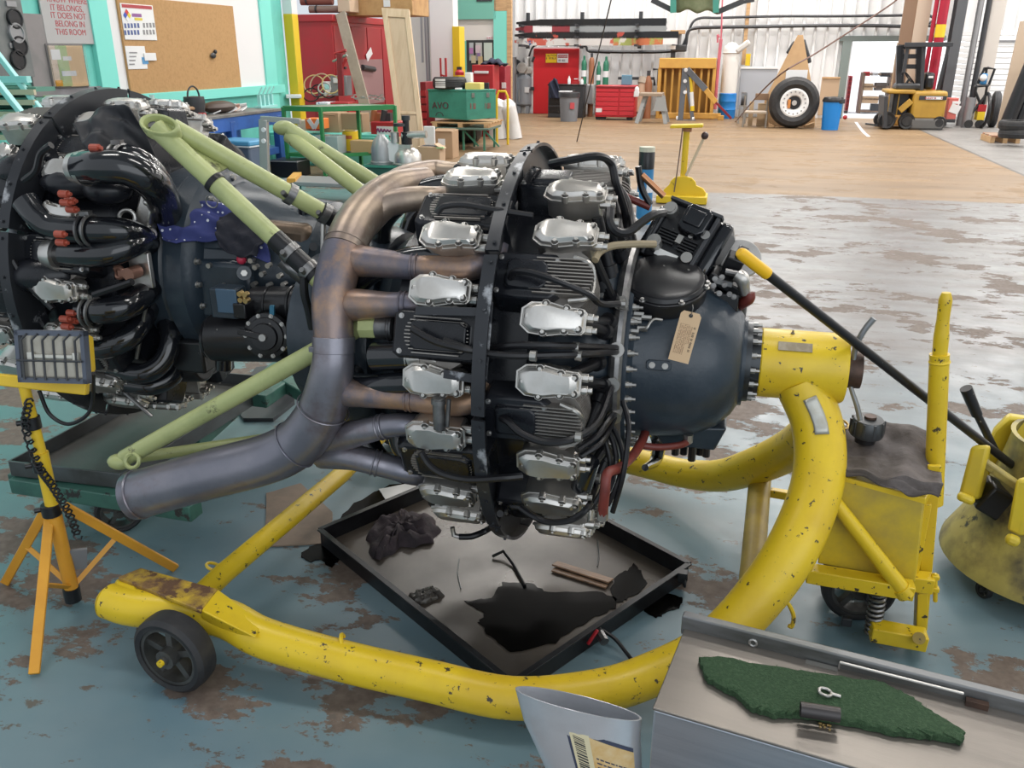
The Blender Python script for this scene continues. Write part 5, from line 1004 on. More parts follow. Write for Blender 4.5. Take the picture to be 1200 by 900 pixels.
mb = MB(); mb.box((ln/2-.005, dpt+.012, ZB+.010), (ln+.01, .024, .052)); put(mb, 'back_lip', mat('lip_metal', (0.20, 0.205, 0.21), 0.4, 0.6, col2=(0.11, 0.115, 0.105), scale=6, stretch=(0.5, 1, 3)), BN, bevel=0.004)
mb = MB(); p = wmat(BN).inverted() @ G(884, 746, ZB+.02); mb.torus((p.x, dpt-.001, ZB+.012), (0, 1, 0), 0.008, 0.003, 16, 6); put(mb, 'lip_screw', M_fer, BN)
def bl(x, y, z): return wmat(BN).inverted() @ G(x, y, z)
def top_thing(mb, name, m, label, cat, c=None, **k):
    o = put(mb, name, m, None, **k); o.location = BN.location; o.rotation_euler = (0, 0, brot); tag(o, label, cat); return o
mb = MB(); q0, q1 = bl(985, 769, ZB+.02), bl(1128, 800, ZB+.02); q0.y = q1.y = dpt-.006; q0.z = q1.z = ZB+.022; mb.tube([q0, q1], 0.0035, 8); mb.tube([q0 - Z*.018, q0], .002, 6); top_thing(mb, 'steel_rod', M_fer, 'thin bright steel rod lying along the lip of the metal box', 'rod')
mb = MB(); q0, q1 = bl(946, 765, ZB+.004), bl(983, 775, ZB+.004); q0.y = q1.y = dpt-.010; mb.beam(q0, q1, 0.014, 0.004); top_thing(mb, 'metal_strip', M_fer, 'short flat metal strip at the end of the steel rod by the lip', 'strip')
mb = MB(); q0, q1 = bl(1130, 803, ZB+.008), bl(1156, 809, ZB+.008); q0.y = q1.y = dpt-.010; mb.beam(q0, q1, 0.014, 0.014); top_thing(mb, 'rusty_bar', MATS['rusty_steel'], 'small rusty bar lying by the lip of the metal box', 'bar')
# green scouring pad with a frayed edge
pp = [(820, 770), (845, 769), (880, 777), (940, 785), (1000, 795), (1030, 798), (1065, 814), (1100, 838), (1132, 858), (1126, 867), (1090, 861), (1050, 857), (1000, 846), (940, 836), (905, 836), (880, 828), (862, 812), (845, 803), (826, 792)]
R = random.Random(4); P = [bl(x, y, ZB+.016) for x, y in pp]; out = []
for i in range(len(P)):
    a, c_ = P[i], P[(i+1) % len(P)]
    for j in range(8): q = a.lerp(c_, j/8); out.append((q.x + R.uniform(-.0025, .0025), q.y + R.uniform(-.0025, .0025)))
mb = MB(); k_ = len(out); cx = sum(x for x, y in out)/k_; cy = sum(y for x, y in out)/k_
V = [(x, y, ZB+.003) for x, y in out] + [(x + R.uniform(-.002, .002), y + R.uniform(-.002, .002), ZB+.016) for x, y in out] + [(cx+(x-cx)*.9, cy+(y-cy)*.9, ZB+.020) for x, y in out]
mb.add(V, [tuple(range(k_-1, -1, -1)), tuple(range(2*k_, 3*k_))] + [(r_*k_+i, r_*k_+(i+1) % k_, (r_+1)*k_+(i+1) % k_, (r_+1)*k_+i) for r_ in (0, 1) for i in range(k_)])
pad = top_thing(mb, 'scouring_pad', mat('green_pad', (0.035, 0.085, 0.035), 0.95, col2=(0.06, 0.12, 0.055), scale=140, bump=1.0, bump_scale=260), 'torn flat piece of dark green scouring pad on the metal box', 'pad')
fz = MB()
for _ in range(1500):
    i = R.randrange(k_); t = R.random()
    if R.random() < 0.55: x0, y0 = out[i]; z0 = ZB+.006+R.random()*.012
    else: x0, y0 = cx+(out[i][0]-cx)*t**.5, cy+(out[i][1]-cy)*t**.5; z0 = ZB+.019
    a = R.random()*6.28; d = R.uniform(.002, .006); fz.add([(x0, y0, z0), (x0+.0007, y0+.0005, z0), (x0+d*math.cos(a), y0+d*math.sin(a), max(ZB+.004, z0+R.uniform(-.002, .004)))], [(0, 1, 2)])
o = put(fz, 'fibre_fuzz', MATS['green_pad'], pad, smooth=0); o['kind'] = 'stuff'
mb = MB(); p, q = bl(938, 831, ZB+.033), bl(984, 838, ZB+.033); d = (q-p).normalized(); mb.lathe([(0, .015), (0, .012), ((q-p).length, .012), ((q-p).length, .015), (0, .015)], p, d, 24); top_thing(mb, 'short_tube', mat('dark_tube', (0.06, 0.055, 0.055), 0.4, 0.6), 'short dark steel tube lying on the edge of the green pad', 'tube')
mb = MB(); c_ = bl(967, 811, ZB+.026); mb.torus(c_, (0.1, 0.1, 1), 0.0125, 0.0035, 22, 8); mb.tube([c_ + Vector((.012, 0, 0)), c_ + Vector((.03, .002, -.002))], .0035, 8); top_thing(mb, 'eye_bolt', M_fer, 'small bright eye bolt lying on the green pad', 'bolt')
mb = MB(); c_ = bl(966, 851, ZB+.003)
for i in range(9): mb.sph(c_ + Vector((R.uniform(-.012, .012), R.uniform(-.006, .006), 0.001)), 0.003, 6, 4)
o = top_thing(mb, 'metal_filings', M_brass, 'little heap of brassy metal filings in front of the short tube', 'filings'); o['kind'] = 'stuff'
# ------------------------------------------------------------------ cut open steel can
PC = G(677, 826, .38); CN = thing('cut_can', 'cut open oval steel oil can with a yellow label, standing before the yellow tube', 'can', (PC.x, PC.y, 0), math.radians(-12))
mb = MB(); nn = 40; rings = []
def ov(a, k, dz): 
    f = min(1, dz/0.36); x = 0.136*k*math.cos(a) + (1-f)*0.09; y = (0.10 - 0.062*f)*k*math.sin(a); return Vector((x, y, dz))
def rimz(a): return 0.385 + 0.016*math.cos(a+PI) - 0.012*math.sin(a)
hts = [(0.0, .58), (0.10, .70), (0.22, .83), (0.32, .95)]
V = [ov(2*PI*j/nn, k, h) for h, k in hts for j in range(nn)] + [ov(2*PI*j/nn, 1.02, rimz(2*PI*j/nn)) for j in range(nn)] + [ov(2*PI*j/nn, .985, rimz(2*PI*j/nn)) for j in range(nn)] + [ov(2*PI*j/nn, k-.03, h+.003) for h, k in hts[::-1] for j in range(nn)]
mb.add(V, [(i*nn+j, i*nn+(j+1) % nn, (i+1)*nn+(j+1) % nn, (i+1)*nn+j) for i in range(8) for j in range(nn)] + [tuple(range(nn-1, -1, -1)), tuple(range(8*nn, 9*nn))])
put(mb, 'can_body', mat('tin_plate', (0.80, 0.82, 0.86), 0.33, 0.7, col2=(0.70, 0.71, 0.74), scale=5), CN)
def can_patch(a0, a1, z0, z1, off=.0016, n=10):
    mb = MB()
    def kz(z): return .58 + z*1.2 if z < .10 else .70 + (z-.1)/.12*.13 if z < .22 else .83 + (z-.22)/.1*.12 if z < .32 else .95 + (z-.32)/.065*.07
    def pt(u, v): a = a0+(a1-a0)*u; z = z0+(z1-z0)*v - .045*(a+1.75); return ov(a, kz(z) + off/.1, z)
    mb.grid(pt, n, 6); return mb
a0, a1 = math.radians(-100), math.radians(-30)
put(can_patch(a0, a1, .225, .360), 'label', mat('label_dark', (0.05, 0.06, 0.10), 0.4), CN)
put(can_patch(a0+.30, a1, .225, .350, .0022), 'label_picture', mat('label_orange', (0.62, 0.36, 0.10), 0.45, col2=(0.75, 0.60, 0.35), scale=9), CN)
put(can_patch(a0+.05, a0+.36, .23, .355, .003), 'barcode_panel', mat('barcode_cream', (0.70, 0.62, 0.40), 0.5), CN)
R = random.Random(2); bars = MB(); z = .247
while z < .343:
    t = R.choice((.0015, .0025, .004)); bb = can_patch(a0+.10, a0+.27, z, z+t, .0038, 4); bars.add(bb.v, bb.f); z += t + R.choice((.002, .003))
put(bars, 'barcode_lines', M_dark, CN, smooth=0)
txt = MB()
for i in range(6):
    z = .247 + i*.011; aa = a0+.42
    while aa < a1-.08:
        wd_ = R.uniform(.03, .09); bb = can_patch(aa, min(aa+wd_, a1-.04), z, z+.0035, .0034, 2); txt.add(bb.v, bb.f); aa += wd_+.02
put(txt, 'label_print', MATS['label_dark'], CN, smooth=0)
put(can_patch(a1+.01, a1+.25, .21, .27, .002), 'blue_label_corner', mat('label_blue', (0.02, 0.12, 0.45), 0.4), CN)
# ------------------------------------------------------------------ yellow wringer bucket and mop handles at the right edge
M_by = mat('bucket_yellow', (0.66, 0.50, 0.03), 0.4, col2=(0.56, 0.42, 0.04), scale=5); M_bd = mat('dirty_bucket_yellow', (0.44, 0.36, 0.10), 0.5, col2=(0.06, 0.05, 0.035), scale=4.5, lo=0.42, hi=0.64, chip=(0.05, 0.045, 0.03), chip_scale=13, chip_at=0.62, chip_w=0.06)
BK = Vector((1.83, 2.50, 0)); MBK = thing('mop_bucket', 'dirty yellow flared mop bucket with a wringer at the right edge', 'bucket', tuple(BK))
mb = MB(); mb.lathe([(0.075, 0.0), (0.075, .32), (0.085, .338), (0.11, .335), (0.17, .305), (0.25, .265), (0.34, .23), (0.43, .205), (0.52, .19), (0.54, .195), (0.54, .18), (0.3, .22), (0.12, .28), (0.11, 0.0)], BK, (0, 0, 1), 44); put(mb, 'bucket_body', M_bd, MBK, world=True)
for a in (200, 255, 320, 60): p = BK + Vector((.27*math.cos(math.radians(a)), .27*math.sin(math.radians(a)), .03)); wheel('caster', MBK, p-BK, (1, 0.3, 0), .03, .022)
def bkp(x, y, Y): return D(x, y, Y)
mb = MB(); mb.hexa([bkp(1122, 583, 2.42), bkp(1146, 586, 2.40), bkp(1152, 586, 2.52), bkp(1130, 582, 2.54), bkp(1138, 522, 2.42), bkp(1160, 522, 2.40), bkp(1164, 520, 2.52), bkp(1144, 520, 2.54)]); mb.beam(bkp(1122, 580, 2.41), bkp(1142, 588, 2.39), .03, .03); put(mb, 'wringer_cheek', M_by, MBK, world=True, bevel=0.012)
mb = MB(); mb.hexa([bkp(1178, 622, 2.30), bkp(1196, 630, 2.28), bkp(1225, 625, 2.36), bkp(1205, 612, 2.38), bkp(1190, 560, 2.30), bkp(1215, 565, 2.28), bkp(1235, 560, 2.36), bkp(1215, 552, 2.38)]); mb.tube([bkp(1178, 630, 2.28), bkp(1195, 636, 2.26)], .018, 10); put(mb, 'wringer_cheek', M_by, MBK, world=True, bevel=0.012)
mb = MB(); P = [bkp(1150, 540, 2.62), bkp(1165, 505, 2.64), bkp(1182, 488, 2.66), bkp(1210, 492, 2.66), bkp(1260, 520, 2.66), bkp(1260, 600, 2.62), bkp(1170, 590, 2.60)]; V = P + [p + Vector((.02, .04, 0)) for p in P]; k_ = len(P); mb.add(V, [tuple(range(k_)), tuple(range(2*k_-1, k_-1, -1))] + [(i, k_+i, k_+(i+1) % k_, (i+1) % k_) for i in range(k_)]); put(mb, 'wringer_back', M_by, MBK, world=True, bevel=0.01)
mb = MB(); mb.beam(bkp(1146, 537, 2.45), bkp(1205, 578, 2.35), .03, .025); put(mb, 'press_bar', M_bd, MBK, world=True, bevel=0.005)
mb = MB(); mb.beam(bkp(1150, 575, 2.50), bkp(1215, 615, 2.45), .10, .10); put(mb, 'press_plate', M_black, MBK, world=True, bevel=0.01)
mb = MB(); mb.tube([bkp(1166, 528, 2.52), bkp(1144, 483, 2.52)], .013, 12); mb.tube([bkp(1145, 486, 2.52), bkp(1132, 455, 2.52)], [.017, .019], 14); put(mb, 'press_handle', M_black, MBK, world=True)
tip = D(866, 295, 2.16); foot = D(1200, 556, 2.52); foot = foot + (foot-tip)*0.10; MP = thing('mop', 'long black mop handle with a yellow grip leaning out of the mop bucket', 'mop', tuple(foot))
d = (foot-tip).normalized(); j = tip + d*0.115; mb = MB(); mb.tube([j, foot], 0.0135, 14); put(mb, 'black_shaft', M_black, MP, world=True)
mb = MB(); mb.tube([tip, tip + d*0.012, j], [0.012, 0.0165, 0.0165], 14); put(mb, 'yellow_grip', mat('grip_yellow', (0.85, 0.48, 0.01), 0.4), MP, world=True, bevel=0.003)
a, c_ = D(1150, 540, 2.56), D(1206, 575, 2.50); MP2 = thing('broom', 'short black broom handle end lying beside the mop handle across the bucket', 'handle', tuple(c_)); mb = MB(); mb.tube([a, c_ + (c_-a)*.3], .011, 12); put(mb, 'black_shaft', M_black, MP2, world=True)
# ------------------------------------------------------------------ helper for things standing in the hangar frame
def bt(name, label, cat, x0, x1, yt, yb, u=None, z0=0.0, group=None, yaw=-YAW):
    """thing whose front face spans these pixels; u = how far down the hangar (from the floor line when None); returns root, width, height"""
    xm = (x0+x1)/2; grounded = yb is None; yb = yt if grounded else yb
    if u is None: u = G(xm, yb, z0).dot(UX)
    p0, p1 = B(x0, yb, u), B(x1, yt, u); zb = z0 if u is None else max(p0.z, 0.0)
    if grounded or (z0 == 0.0 and p0.z < 0.08): zb = 0.0
    w_, h_ = (p1-p0).dot(AX), B(xm, yt, u).z - zb
    vm = (p0.dot(AX) + p1.dot(AX))/2
    return thing(name, label, cat, HP(vm, u, zb), yaw, group), w_, h_
def lb(root, name, m, c, d, bevel=0.006, rot=None, label=None): return put(MB().box(c, d, rot), name, m, root, bevel=bevel, label=label)
C_ = {}
def cm(name, col, rough=0.5, metal=0.0, **k):
    if name not in C_: C_[name] = mat(name, col, rough, metal, **k)
    return C_[name]
K_card = cm('cardboard', (0.42, 0.28, 0.17), 0.75); K_redc = cm('cabinet_red', (0.42, 0.022, 0.028), 0.42, col2=(0.36, 0.03, 0.03), scale=3); K_redd = cm('cabinet_dark_red', (0.22, 0.012, 0.018), 0.45)
K_blue = cm('bench_blue', (0.03, 0.11, 0.38), 0.45, col2=(0.025, 0.085, 0.29), scale=4); K_gtab = cm('table_green', (0.03, 0.22, 0.07), 0.45); K_top = cm('bench_top', (0.20, 0.19, 0.18), 0.5, col2=(0.13, 0.12, 0.115), scale=5)
K_teal = cm('crate_teal', (0.045, 0.25, 0.18), 0.5, col2=(0.035, 0.19, 0.14), scale=4, chip=(0.25, 0.3, 0.26), chip_scale=12, chip_at=0.73); K_plast = cm('white_plastic', (0.75, 0.75, 0.76), 0.4); K_clear = cm('hazy_plastic', (0.55, 0.62, 0.62), 0.25, alpha=0.55)
K_ply = cm('pale_pine', (0.66, 0.50, 0.34), 0.6, col2=(0.58, 0.42, 0.27), scale=4, stretch=(4, 1, 0.4)); K_plank = cm('weathered_plank', (0.40, 0.33, 0.26), 0.7, col2=(0.33, 0.27, 0.21), scale=4)
# ---- on the mint partition: notice board, papers, sign, doors
cb = wallpiece('cork_board', mat('cork', (0.48, 0.28, 0.12), 0.8, col2=(0.42, 0.24, 0.10), scale=30), 141, 1, 274, 111.5, 0.03, 0.03, 'thing', 'large brown cork notice board in a white panel on the mint wall', 'board')
mb = MB(); uu, zz = MW(244, 65); cr0 = crumple
mb = MB(); mb.sph((0, 0, 0), 0.05, 8, 6, (0.4, 1.4, 0.8)); mb.sph((0.0, 0.06, 0.05), 0.03, 6, 5); bp = put(mb, 'paper_scrap', M_dark); bp.location = HP(VM+.085, uu, zz); bp.rotation_euler = (0, 0, -YAW); tag(bp, 'small dark crumpled scrap pinned to the right half of the cork board', 'scrap')
def print_on(par_xy, name, txt, size, m, v=VM+.07, px=(0, 0), parent=None, rot=0, sp=1.0):
    uu, zz = MW(*px); return lettering(txt, name, size, frame_m(HP(v, uu, zz), UX, (0, 0, 1)), m, parent, 0.0008, font_sp=sp)
M_ink_r = mat('sign_red', (0.42, 0.05, 0.06), 0.5); M_ink_b = mat('ink_blue', (0.08, 0.12, 0.30), 0.5); M_ink_k = mat('ink_black', (0.03, 0.03, 0.035), 0.5)
pw = wallpiece('safety_poster', M_white, 138, 5, 176, 47, 0.008, 0.062, 'thing', 'white hazard information poster with a red heading, top left of the cork board', 'poster')
def sub_on(parent, name, m, x0, y0, x1, y1, out, dep=0.003):
    c, d = slab(x0, y0, x1, y1, dep, out); mb = MB(); c2 = HP(VM+c[0], c[1], c[2]); I = wmat(parent).inverted(); o = put(MB().box((0, 0, 0), d), name, m, parent); o.location = I @ c2; return o
sub_on(pw, 'red_heading', M_ink_r, 137, 6, 172, 10, .070)
sub_on(pw, 'purple_block', mat('poster_purple', (0.28, 0.10, 0.30), 0.5), 149, 16, 160, 20, .070); sub_on(pw, 'yellow_block', mat('poster_yellow', (0.70, 0.55, 0.05), 0.5), 152, 21, 161, 24, .070)
uu, zz = MW(143, 18)
for k_, (a, b, m) in enumerate(((0, .09, mat('diamond_red', (0.6, 0.05, 0.05), .5)), (-.09, 0, mat('diamond_blue', (0.05, 0.1, 0.5), .5)), (.09, 0, mat('diamond_yellow', (0.75, 0.6, 0.05), .5)), (0, -.09, M_white))):
    o = put(MB().box((0, 0, 0), (0.003, .05, .05), (PI/4, 0, 0)), 'hazard_diamond', m, pw); o.location = wmat(pw).inverted() @ HP(VM+.074, uu+a*.42, zz+b*.42)
for r_ in range(2):
    for k_ in range(9):
        x0 = 140 + k_*3.8 + (3 if k_ > 4 else 0); sub_on(pw, 'pictogram', M_ink_b if k_ < 5 else M_grey, x0, 27.5+r_*8-(x0-140)*.02, x0+2.2, 33+r_*8-(x0-140)*.02, .070)
n1 = wallpiece('notice_paper', M_white, 143, 54, 166, 81, 0.006, 0.062, 'thing', 'white printed notice pinned under the hazard poster', 'paper')
for k_ in range(4): sub_on(n1, 'text_line', M_grey, 146, 61+k_*4.5, 155-k_, 62.5+k_*4.5, .069)
sub_on(n1, 'blue_picture', mat('notice_blue', (0.10, 0.30, 0.55), .5), 161, 67, 168, 75, .069)
n2 = wallpiece('paper_strip', M_white, 163, 62, 177, 71, 0.004, 0.075, 'thing', 'short white paper strip sticking out over the printed notice', 'paper')
sg = wallpiece('room_sign', mat('sign_grey', (0.42, 0.41, 0.41), 0.6), 44, -35, 101, 51.5, 0.02, 0.02, 'thing', 'large grey sign with red capitals on the mint wall', 'sign')
for txt, x_, y_ in (('KNOW WHERE', 75, 0.5), ('IT BELONGS,', 75, 10), ('IT DOES NOT', 77, 19), ('BELONG IN', 79, 28.5), ('THIS ROOM', 80, 38)):
    uu, zz = MW(x_, y_); lettering(txt, 'lettering', 0.0078*HP(VM, uu).length, frame_m(HP(VM+.041, uu, zz), UX, (0, 0, 1)), M_ink_r, sg, 0.001)
# door beside the sign, with its window onto the next room
dl = wallpiece('door_1', mat('door_scuffed', (0.24, 0.22, 0.22), 0.55, col2=(0.20, 0.19, 0.19), scale=4), 30, 16, 56, 118, 0.03, 0.005); 
def sub_w(parent, name, m, x0, y0, x1, y1, out, dep=0.006):
    c, d = slab(x0, y0, x1, y1, dep, out); o = put(MB().box((0, 0, 0), d), name, m, parent); o.location = Vector(c) - (parent.location if parent.parent is not None else Vector()); return o
wn = wallpiece('window_1', mat('window_frame_dark', (0.16, 0.15, 0.15), 0.5), 53.5, 51.5, 96.5, 103, 0.02, 0.03)
for nm, col, x0, y0, x1, y1 in (('lit_wall', (0.80, 0.58, 0.36), 75, 53.5, 95, 101), ('green_frame', (0.42, 0.55, 0.28), 63, 53.5, 76, 101), ('lit_shelf', (0.70, 0.58, 0.48), 55, 53.5, 64, 101), ('white_sheet', (0.9, 0.9, 0.92), 54.5, 58, 65, 70), ('orange_item', (0.85, 0.42, 0.03), 60, 94, 68, 101), ('paper_tag', (0.78, 0.80, 0.85), 68, 66, 78, 71), ('paper_tag', (0.78, 0.80, 0.88), 67, 83, 84, 89)):
    sub_w(wn, nm, cm('beyond_'+nm, col, 0.6), x0, y0, x1, y1, .051 if 'lit' in nm else (.053 if 'green' in nm else .058))
gp_ = MB(); c, d = slab(54, 52, 96, 102, .004, .072); gp_.box((0, 0, 0), d); gl = put(gp_, 'pane', mat('clear_glass', (1, 1, 1), 0.02, trans=1.0), wn); gl.location = Vector(c) - wn.location
al = wallpiece('alarm_box', cm('alarm_green', (0.20, 0.50, 0.06), 0.4), 48, 112, 57, 125, 0.08, 0.02, 'thing', 'small bright green box on the wall below the room sign', 'box')
sub_on(al, 'dark_button', M_black, 50.5, 115, 54, 118, .10)
# grey equipment panel at the far left edge
ep_ = wallpiece('equipment_panel', mat('panel_grey', (0.15, 0.16, 0.16), 0.5, col2=(0.19, 0.195, 0.19), scale=5), -60, -30, 18, 91, 0.10, 0.03, 'thing', 'dark grey panel with round dials at the left edge of the mint wall', 'panel')
for x_, y_ in ((3, 22), (5, 39), (9, 54), (7, 70)):
    uu, zz = MW(x_, y_); mb = MB(); mb.tube([(0, 0, 0), (0.03, 0, 0)], 0.09 if y_ != 39 else .10, 14); mb.torus((0.03, 0, 0), (1, 0, 0), 0.09, 0.012, 18, 6); o = put(mb, 'dial', M_black if y_ != 39 else M_grey, ep_); o.location = wmat(ep_).inverted() @ HP(VM+.13, uu, zz)
    mb = MB(); mb.box((0.01, 0, .14), (.02, .13, .05)); o = put(mb, 'name_plate', M_grey, ep_); o.location = wmat(ep_).inverted() @ HP(VM+.13, uu, zz)
# mint stair at the far left
sr = thing('steel_stair', 'mint steel stair with handrails at the left edge, behind the left engine', 'stair', HP(-6.6, 7.6, 0), -YAW)
def sw(mb, name, m, **k): return put(mb, name, m, sr, world=True, **k)
us = 7.4
K_mr = cm('rail_mint', (0.36, 0.72, 0.70), 0.4); K_tr = cm('tread_green', (0.10, 0.26, 0.20), 0.5); K_tn = cm('tread_nosing', (0.55, 0.48, 0.34), 0.5)
mb = MB(); mb.beam(B(-30, 28, us), B(47, 128, us), .05, .05); sw(mb, 'handrail', K_mr, bevel=.006); mb = MB(); mb.beam(B(-10, 88, us-.3), B(28, 136, us-.3), .06, .05); sw(mb, 'handrail', K_mr, bevel=.006)
mb = MB(); mb.beam(B(-20, 93, us), B(34, 93, us), .06, .06); sw(mb, 'landing_edge', K_mr)
for y_ in (105, 117, 131, 145, 158):
    mb = MB(); mb.beam(B(-30, y_, us) + UX*.13, B(42, y_, us) + UX*.13, .26, .04); sw(mb, 'tread', K_tr); mb = MB(); mb.beam(B(-30, y_+3, us-.02), B(41, y_+3, us-.02), .03, .05); sw(mb, 'nosing', K_tn)
mb = MB(); p, q = B(-30, 130, us+.28), B(41, 130, us+.28); mb.beam(p, q, .04, .5); sw(mb, 'riser_panel', K_tr)
# blue bench along the partition and what lies on it
us0, us1 = MW(150, 140, VM+.75)[0]-.6, MW(331, 128, VM+.8)[0]; zb_ = 0.92
bb = thing('workbench', 'long blue wooden workbench with a grey top along the mint wall', 'bench', HP(VM+.4, (us0+us1)/2, 0), -YAW); L_ = us1-us0
lb(bb, 'worktop', K_top, (.0, 0, zb_-.02), (.80, L_, .04)); lb(bb, 'front_apron', K_blue, (.37, 0, zb_-.13), (.04, L_, .18)); lb(bb, 'back_board', K_blue, (-.36, 0, .5), (.03, L_, .9)); lb(bb, 'lower_shelf', K_blue, (0, 0, .32), (.74, L_, .10))
for k_ in range(4): lb(bb, 'leg', K_blue, (.35, -L_/2+.1+k_*(L_-.2)/3, .41), (.10, .12, .82))
def on_bench(px, py, v=VM+.55): uu = MW(px, py, v)[0]; return HP(v, uu, zb_)
def bench_thing(mb, name, m, label, cat, px, py, v=VM+.5, **k):
    o = put(mb, name, m, None, **k); p = on_bench(px, py, v); o.location = p; o.rotation_euler = (0, 0, -YAW); tag(o, label, cat); return o
mb = MB(); mb.lathe([(0, 0), (0, .11), (.16, .14), (.24, .13), (.25, 0)], (0, 0, 0), (0, 0, 1), 18); mb.torus((0, 0, .24), (1, 0, 0), .13, .012, 18, 6, 0, PI*1.05); bench_thing(mb, 'tool_bag', M_dark, 'small dark bag with a looped handle on the blue bench', 'bag', 229, 131)
mb = MB(); mb.sph((0, 0, .08), .28, 14, 8, (.6, 1.2, .30)); bench_thing(mb, 'brown_pouch', cm('brown_leather', (0.07, 0.045, 0.035), .5), 'long dark brown pouch lying on the blue bench', 'pouch', 257, 130)
mb = MB(); mb.sph((0, 0, .07), .2, 12, 8, (.7, 1.2, .45)); bench_thing(mb, 'green_cloth', cm('dark_green_cloth', (0.02, 0.07, 0.055), .8), 'dark green cloth heap on the near end of the blue bench', 'cloth', 198, 136)
mb = MB(); mb.box((0, 0, .05), (.12, .30, .08), (.15, 0, .4)); mb.tube([(0, -.2, .12), (.05, .2, .10)], .025, 8); bench_thing(mb, 'heat_gun', cm('tan_tool', (0.42, 0.27, 0.16), .5), 'tan hand tool lying between the green cloth and the dark bag', 'tool', 214, 132, bevel=.01)
for k_, (x_, y_, s) in enumerate(((266, 118, .16), (272, 121, .14), (248, 116, .12), (281, 121, .13))):
    mb = MB(); R = random.Random(k_); mb.prism([(s*(.7+.5*R.random())*math.cos(a*.9), s*(.7+.5*R.random())*math.sin(a*.9)) for a in range(7)], (0, 0, .01), (1, 0, .2), (0, 1, .3), .015); mb.prism([(s*.8*math.cos(a), s*.6*math.sin(a)) for a in range(6)], (0, .05, .05), (1, 0, .5), (0, 1, -.3), .012)
    bench_thing(mb, 'crumpled_paper', M_white if k_ != 1 else cm('pink_paper', (.72, .52, .45), .7), ('crumpled white papers on the far end of the blue bench', 'pale pink paper scrap among the white papers on the bench', 'small white paper scrap at the back of the blue bench', 'white paper scrap at the far end of the blue bench')[k_], 'paper', x_, y_+8)
mb = MB(); mb.lathe([(0, 0), (0, .07), (.2, .06), (.25, .03), (.3, .03)], (0, 0, 0), (0, 0, 1), 14); bench_thing(mb, 'glass_jar', K_clear, 'clear jar at the near end of the blue bench', 'jar', 181, 133)
mb = MB(); mb.tube([(0, 0, 0), (0, 0, .05)], .05, 12); bench_thing(mb, 'red_tin', K_redc, 'small flat red tin at the front edge of the blue bench', 'tin', 237, 134, VM+.72)
mb = MB()
for k_ in range(4): mb.box((0, k_*.12, .10), (.05, .04, .18)); mb.tube([(0, k_*.12, .2), (.05, k_*.12+.03, .3)], .012, 6)
mb.box((0, .18, .02), (.12, .5, .03)); bench_thing(mb, 'bench_clamp', K_mr, 'mint painted clamp frame on the far end of the blue bench', 'clamp', 305, 128, VM+.5)
cl = thing('cool_box', 'blue-lidded grey cool box standing before the blue bench', 'cooler', G(289, 218).xy.to_3d(), -YAW-.15); lb(cl, 'box_body', cm('cooler_blue', (.10, .13, .19), .45), (0, 0, .27), (.56, .40, .54), .03); lb(cl, 'lid', cm('cooler_lid', (.10, .33, .55), .4), (0, 0, .585), (.60, .44, .07), .02); lb(cl, 'lid_rim', K_plast, (0, 0, .545), (.59, .43, .02), .004)
ew = thing('wheel_assembly', 'black wheel leaning under the blue bench behind the green mount', 'wheel', G(262, 228).xy.to_3d(), -YAW); wheel('tyre', ew, (0, 0, .34), (0.35, -1, .12), .34, .22)
cx_ = thing('cardboard_box', 'small cardboard box on the shelf of the blue bench', 'box', HP(VM+.45, MW(238, 168, VM+.5)[0], .37), -YAW); lb(cx_, 'box_body', K_card, (0, 0, .12), (.22, .24, .24)); lb(cx_, 'flap', K_card, (.13, 0, .25), (.12, .22, .006), .001, (0, .5, 0))
# aluminium T-shaped trestle and grey slab before the partition
tl = thing('steel_trestle', 'pale metal post with a top bar standing beside the green table', 'trestle', G(318, 285).xy.to_3d(), -YAW)
ub = G(318, 270).dot(UX)
mb = MB(); mb.beam(B(313, 290, ub), B(309, 140, ub), .09, .05, UX); put(mb, 'post', M_fer, tl, world=True, bevel=.006); mb = MB(); mb.beam(B(306, 139, ub), B(352, 142, ub), .05, .04, UX); put(mb, 'top_bar', M_fer, tl, world=True, bevel=.004); mb = MB()
for y_ in (152, 165): p = B(309.5, y_, ub-.04); mb.tube([p, p - UX*.02], .022, 12)
put(mb, 'white_knob', K_plast, tl, world=True); mb = MB(); mb.box(B(314, 293, ub), (.40, .30, .03), (0, 0, -YAW)); put(mb, 'foot_plate', M_fer, tl, world=True)
gs = thing('grey_slab', 'flat grey board with an orange stripe lying on a low support behind the green mount', 'board', G(372, 250).xy.to_3d(), -YAW); ug = G(372, 235).dot(UX); zz = B(372, 212, ug).z
mb = MB(); mb.box(B(385, 213, ug), (1.15, .55, .05), (0, 0, -YAW)); put(mb, 'board', M_grey, gs, world=True, bevel=.01); mb = MB(); mb.box(B(345, 208, ug) , (.10, .60, .052), (0, 0, .35-YAW)); put(mb, 'orange_stripe', cm('stripe_orange', (.62, .32, .05), .5), gs, world=True)
for x_ in (350, 420): mb = MB(); mb.beam(G(x_, 248), B(x_, 214, ug), .05, .05, UX); put(mb, 'leg', M_mint, gs, world=True)
# battery-like black box, low boxes
for x0, x1, yt, yb, m, nm, lbz, ct in ((318, 348, 188, 208, M_black, 'battery_box', 'black battery box under the green table', 'box'), (268, 312, 232, 262, cm('pale_case', (.42, .42, .42), .5), 'instrument_case', 'pale grey instrument case on the floor behind the bronze tank', 'case')):
    r_, w_, h_ = bt(nm, lbz, ct, x0, x1, yt, yb); lb(r_, 'case_body', m, (0, .2, h_/2), (w_, .4, h_), .01); lb(r_, 'case_lid', M_grey, (0, .2, h_*.93), (w_*1.02, .41, h_*.06), .004)
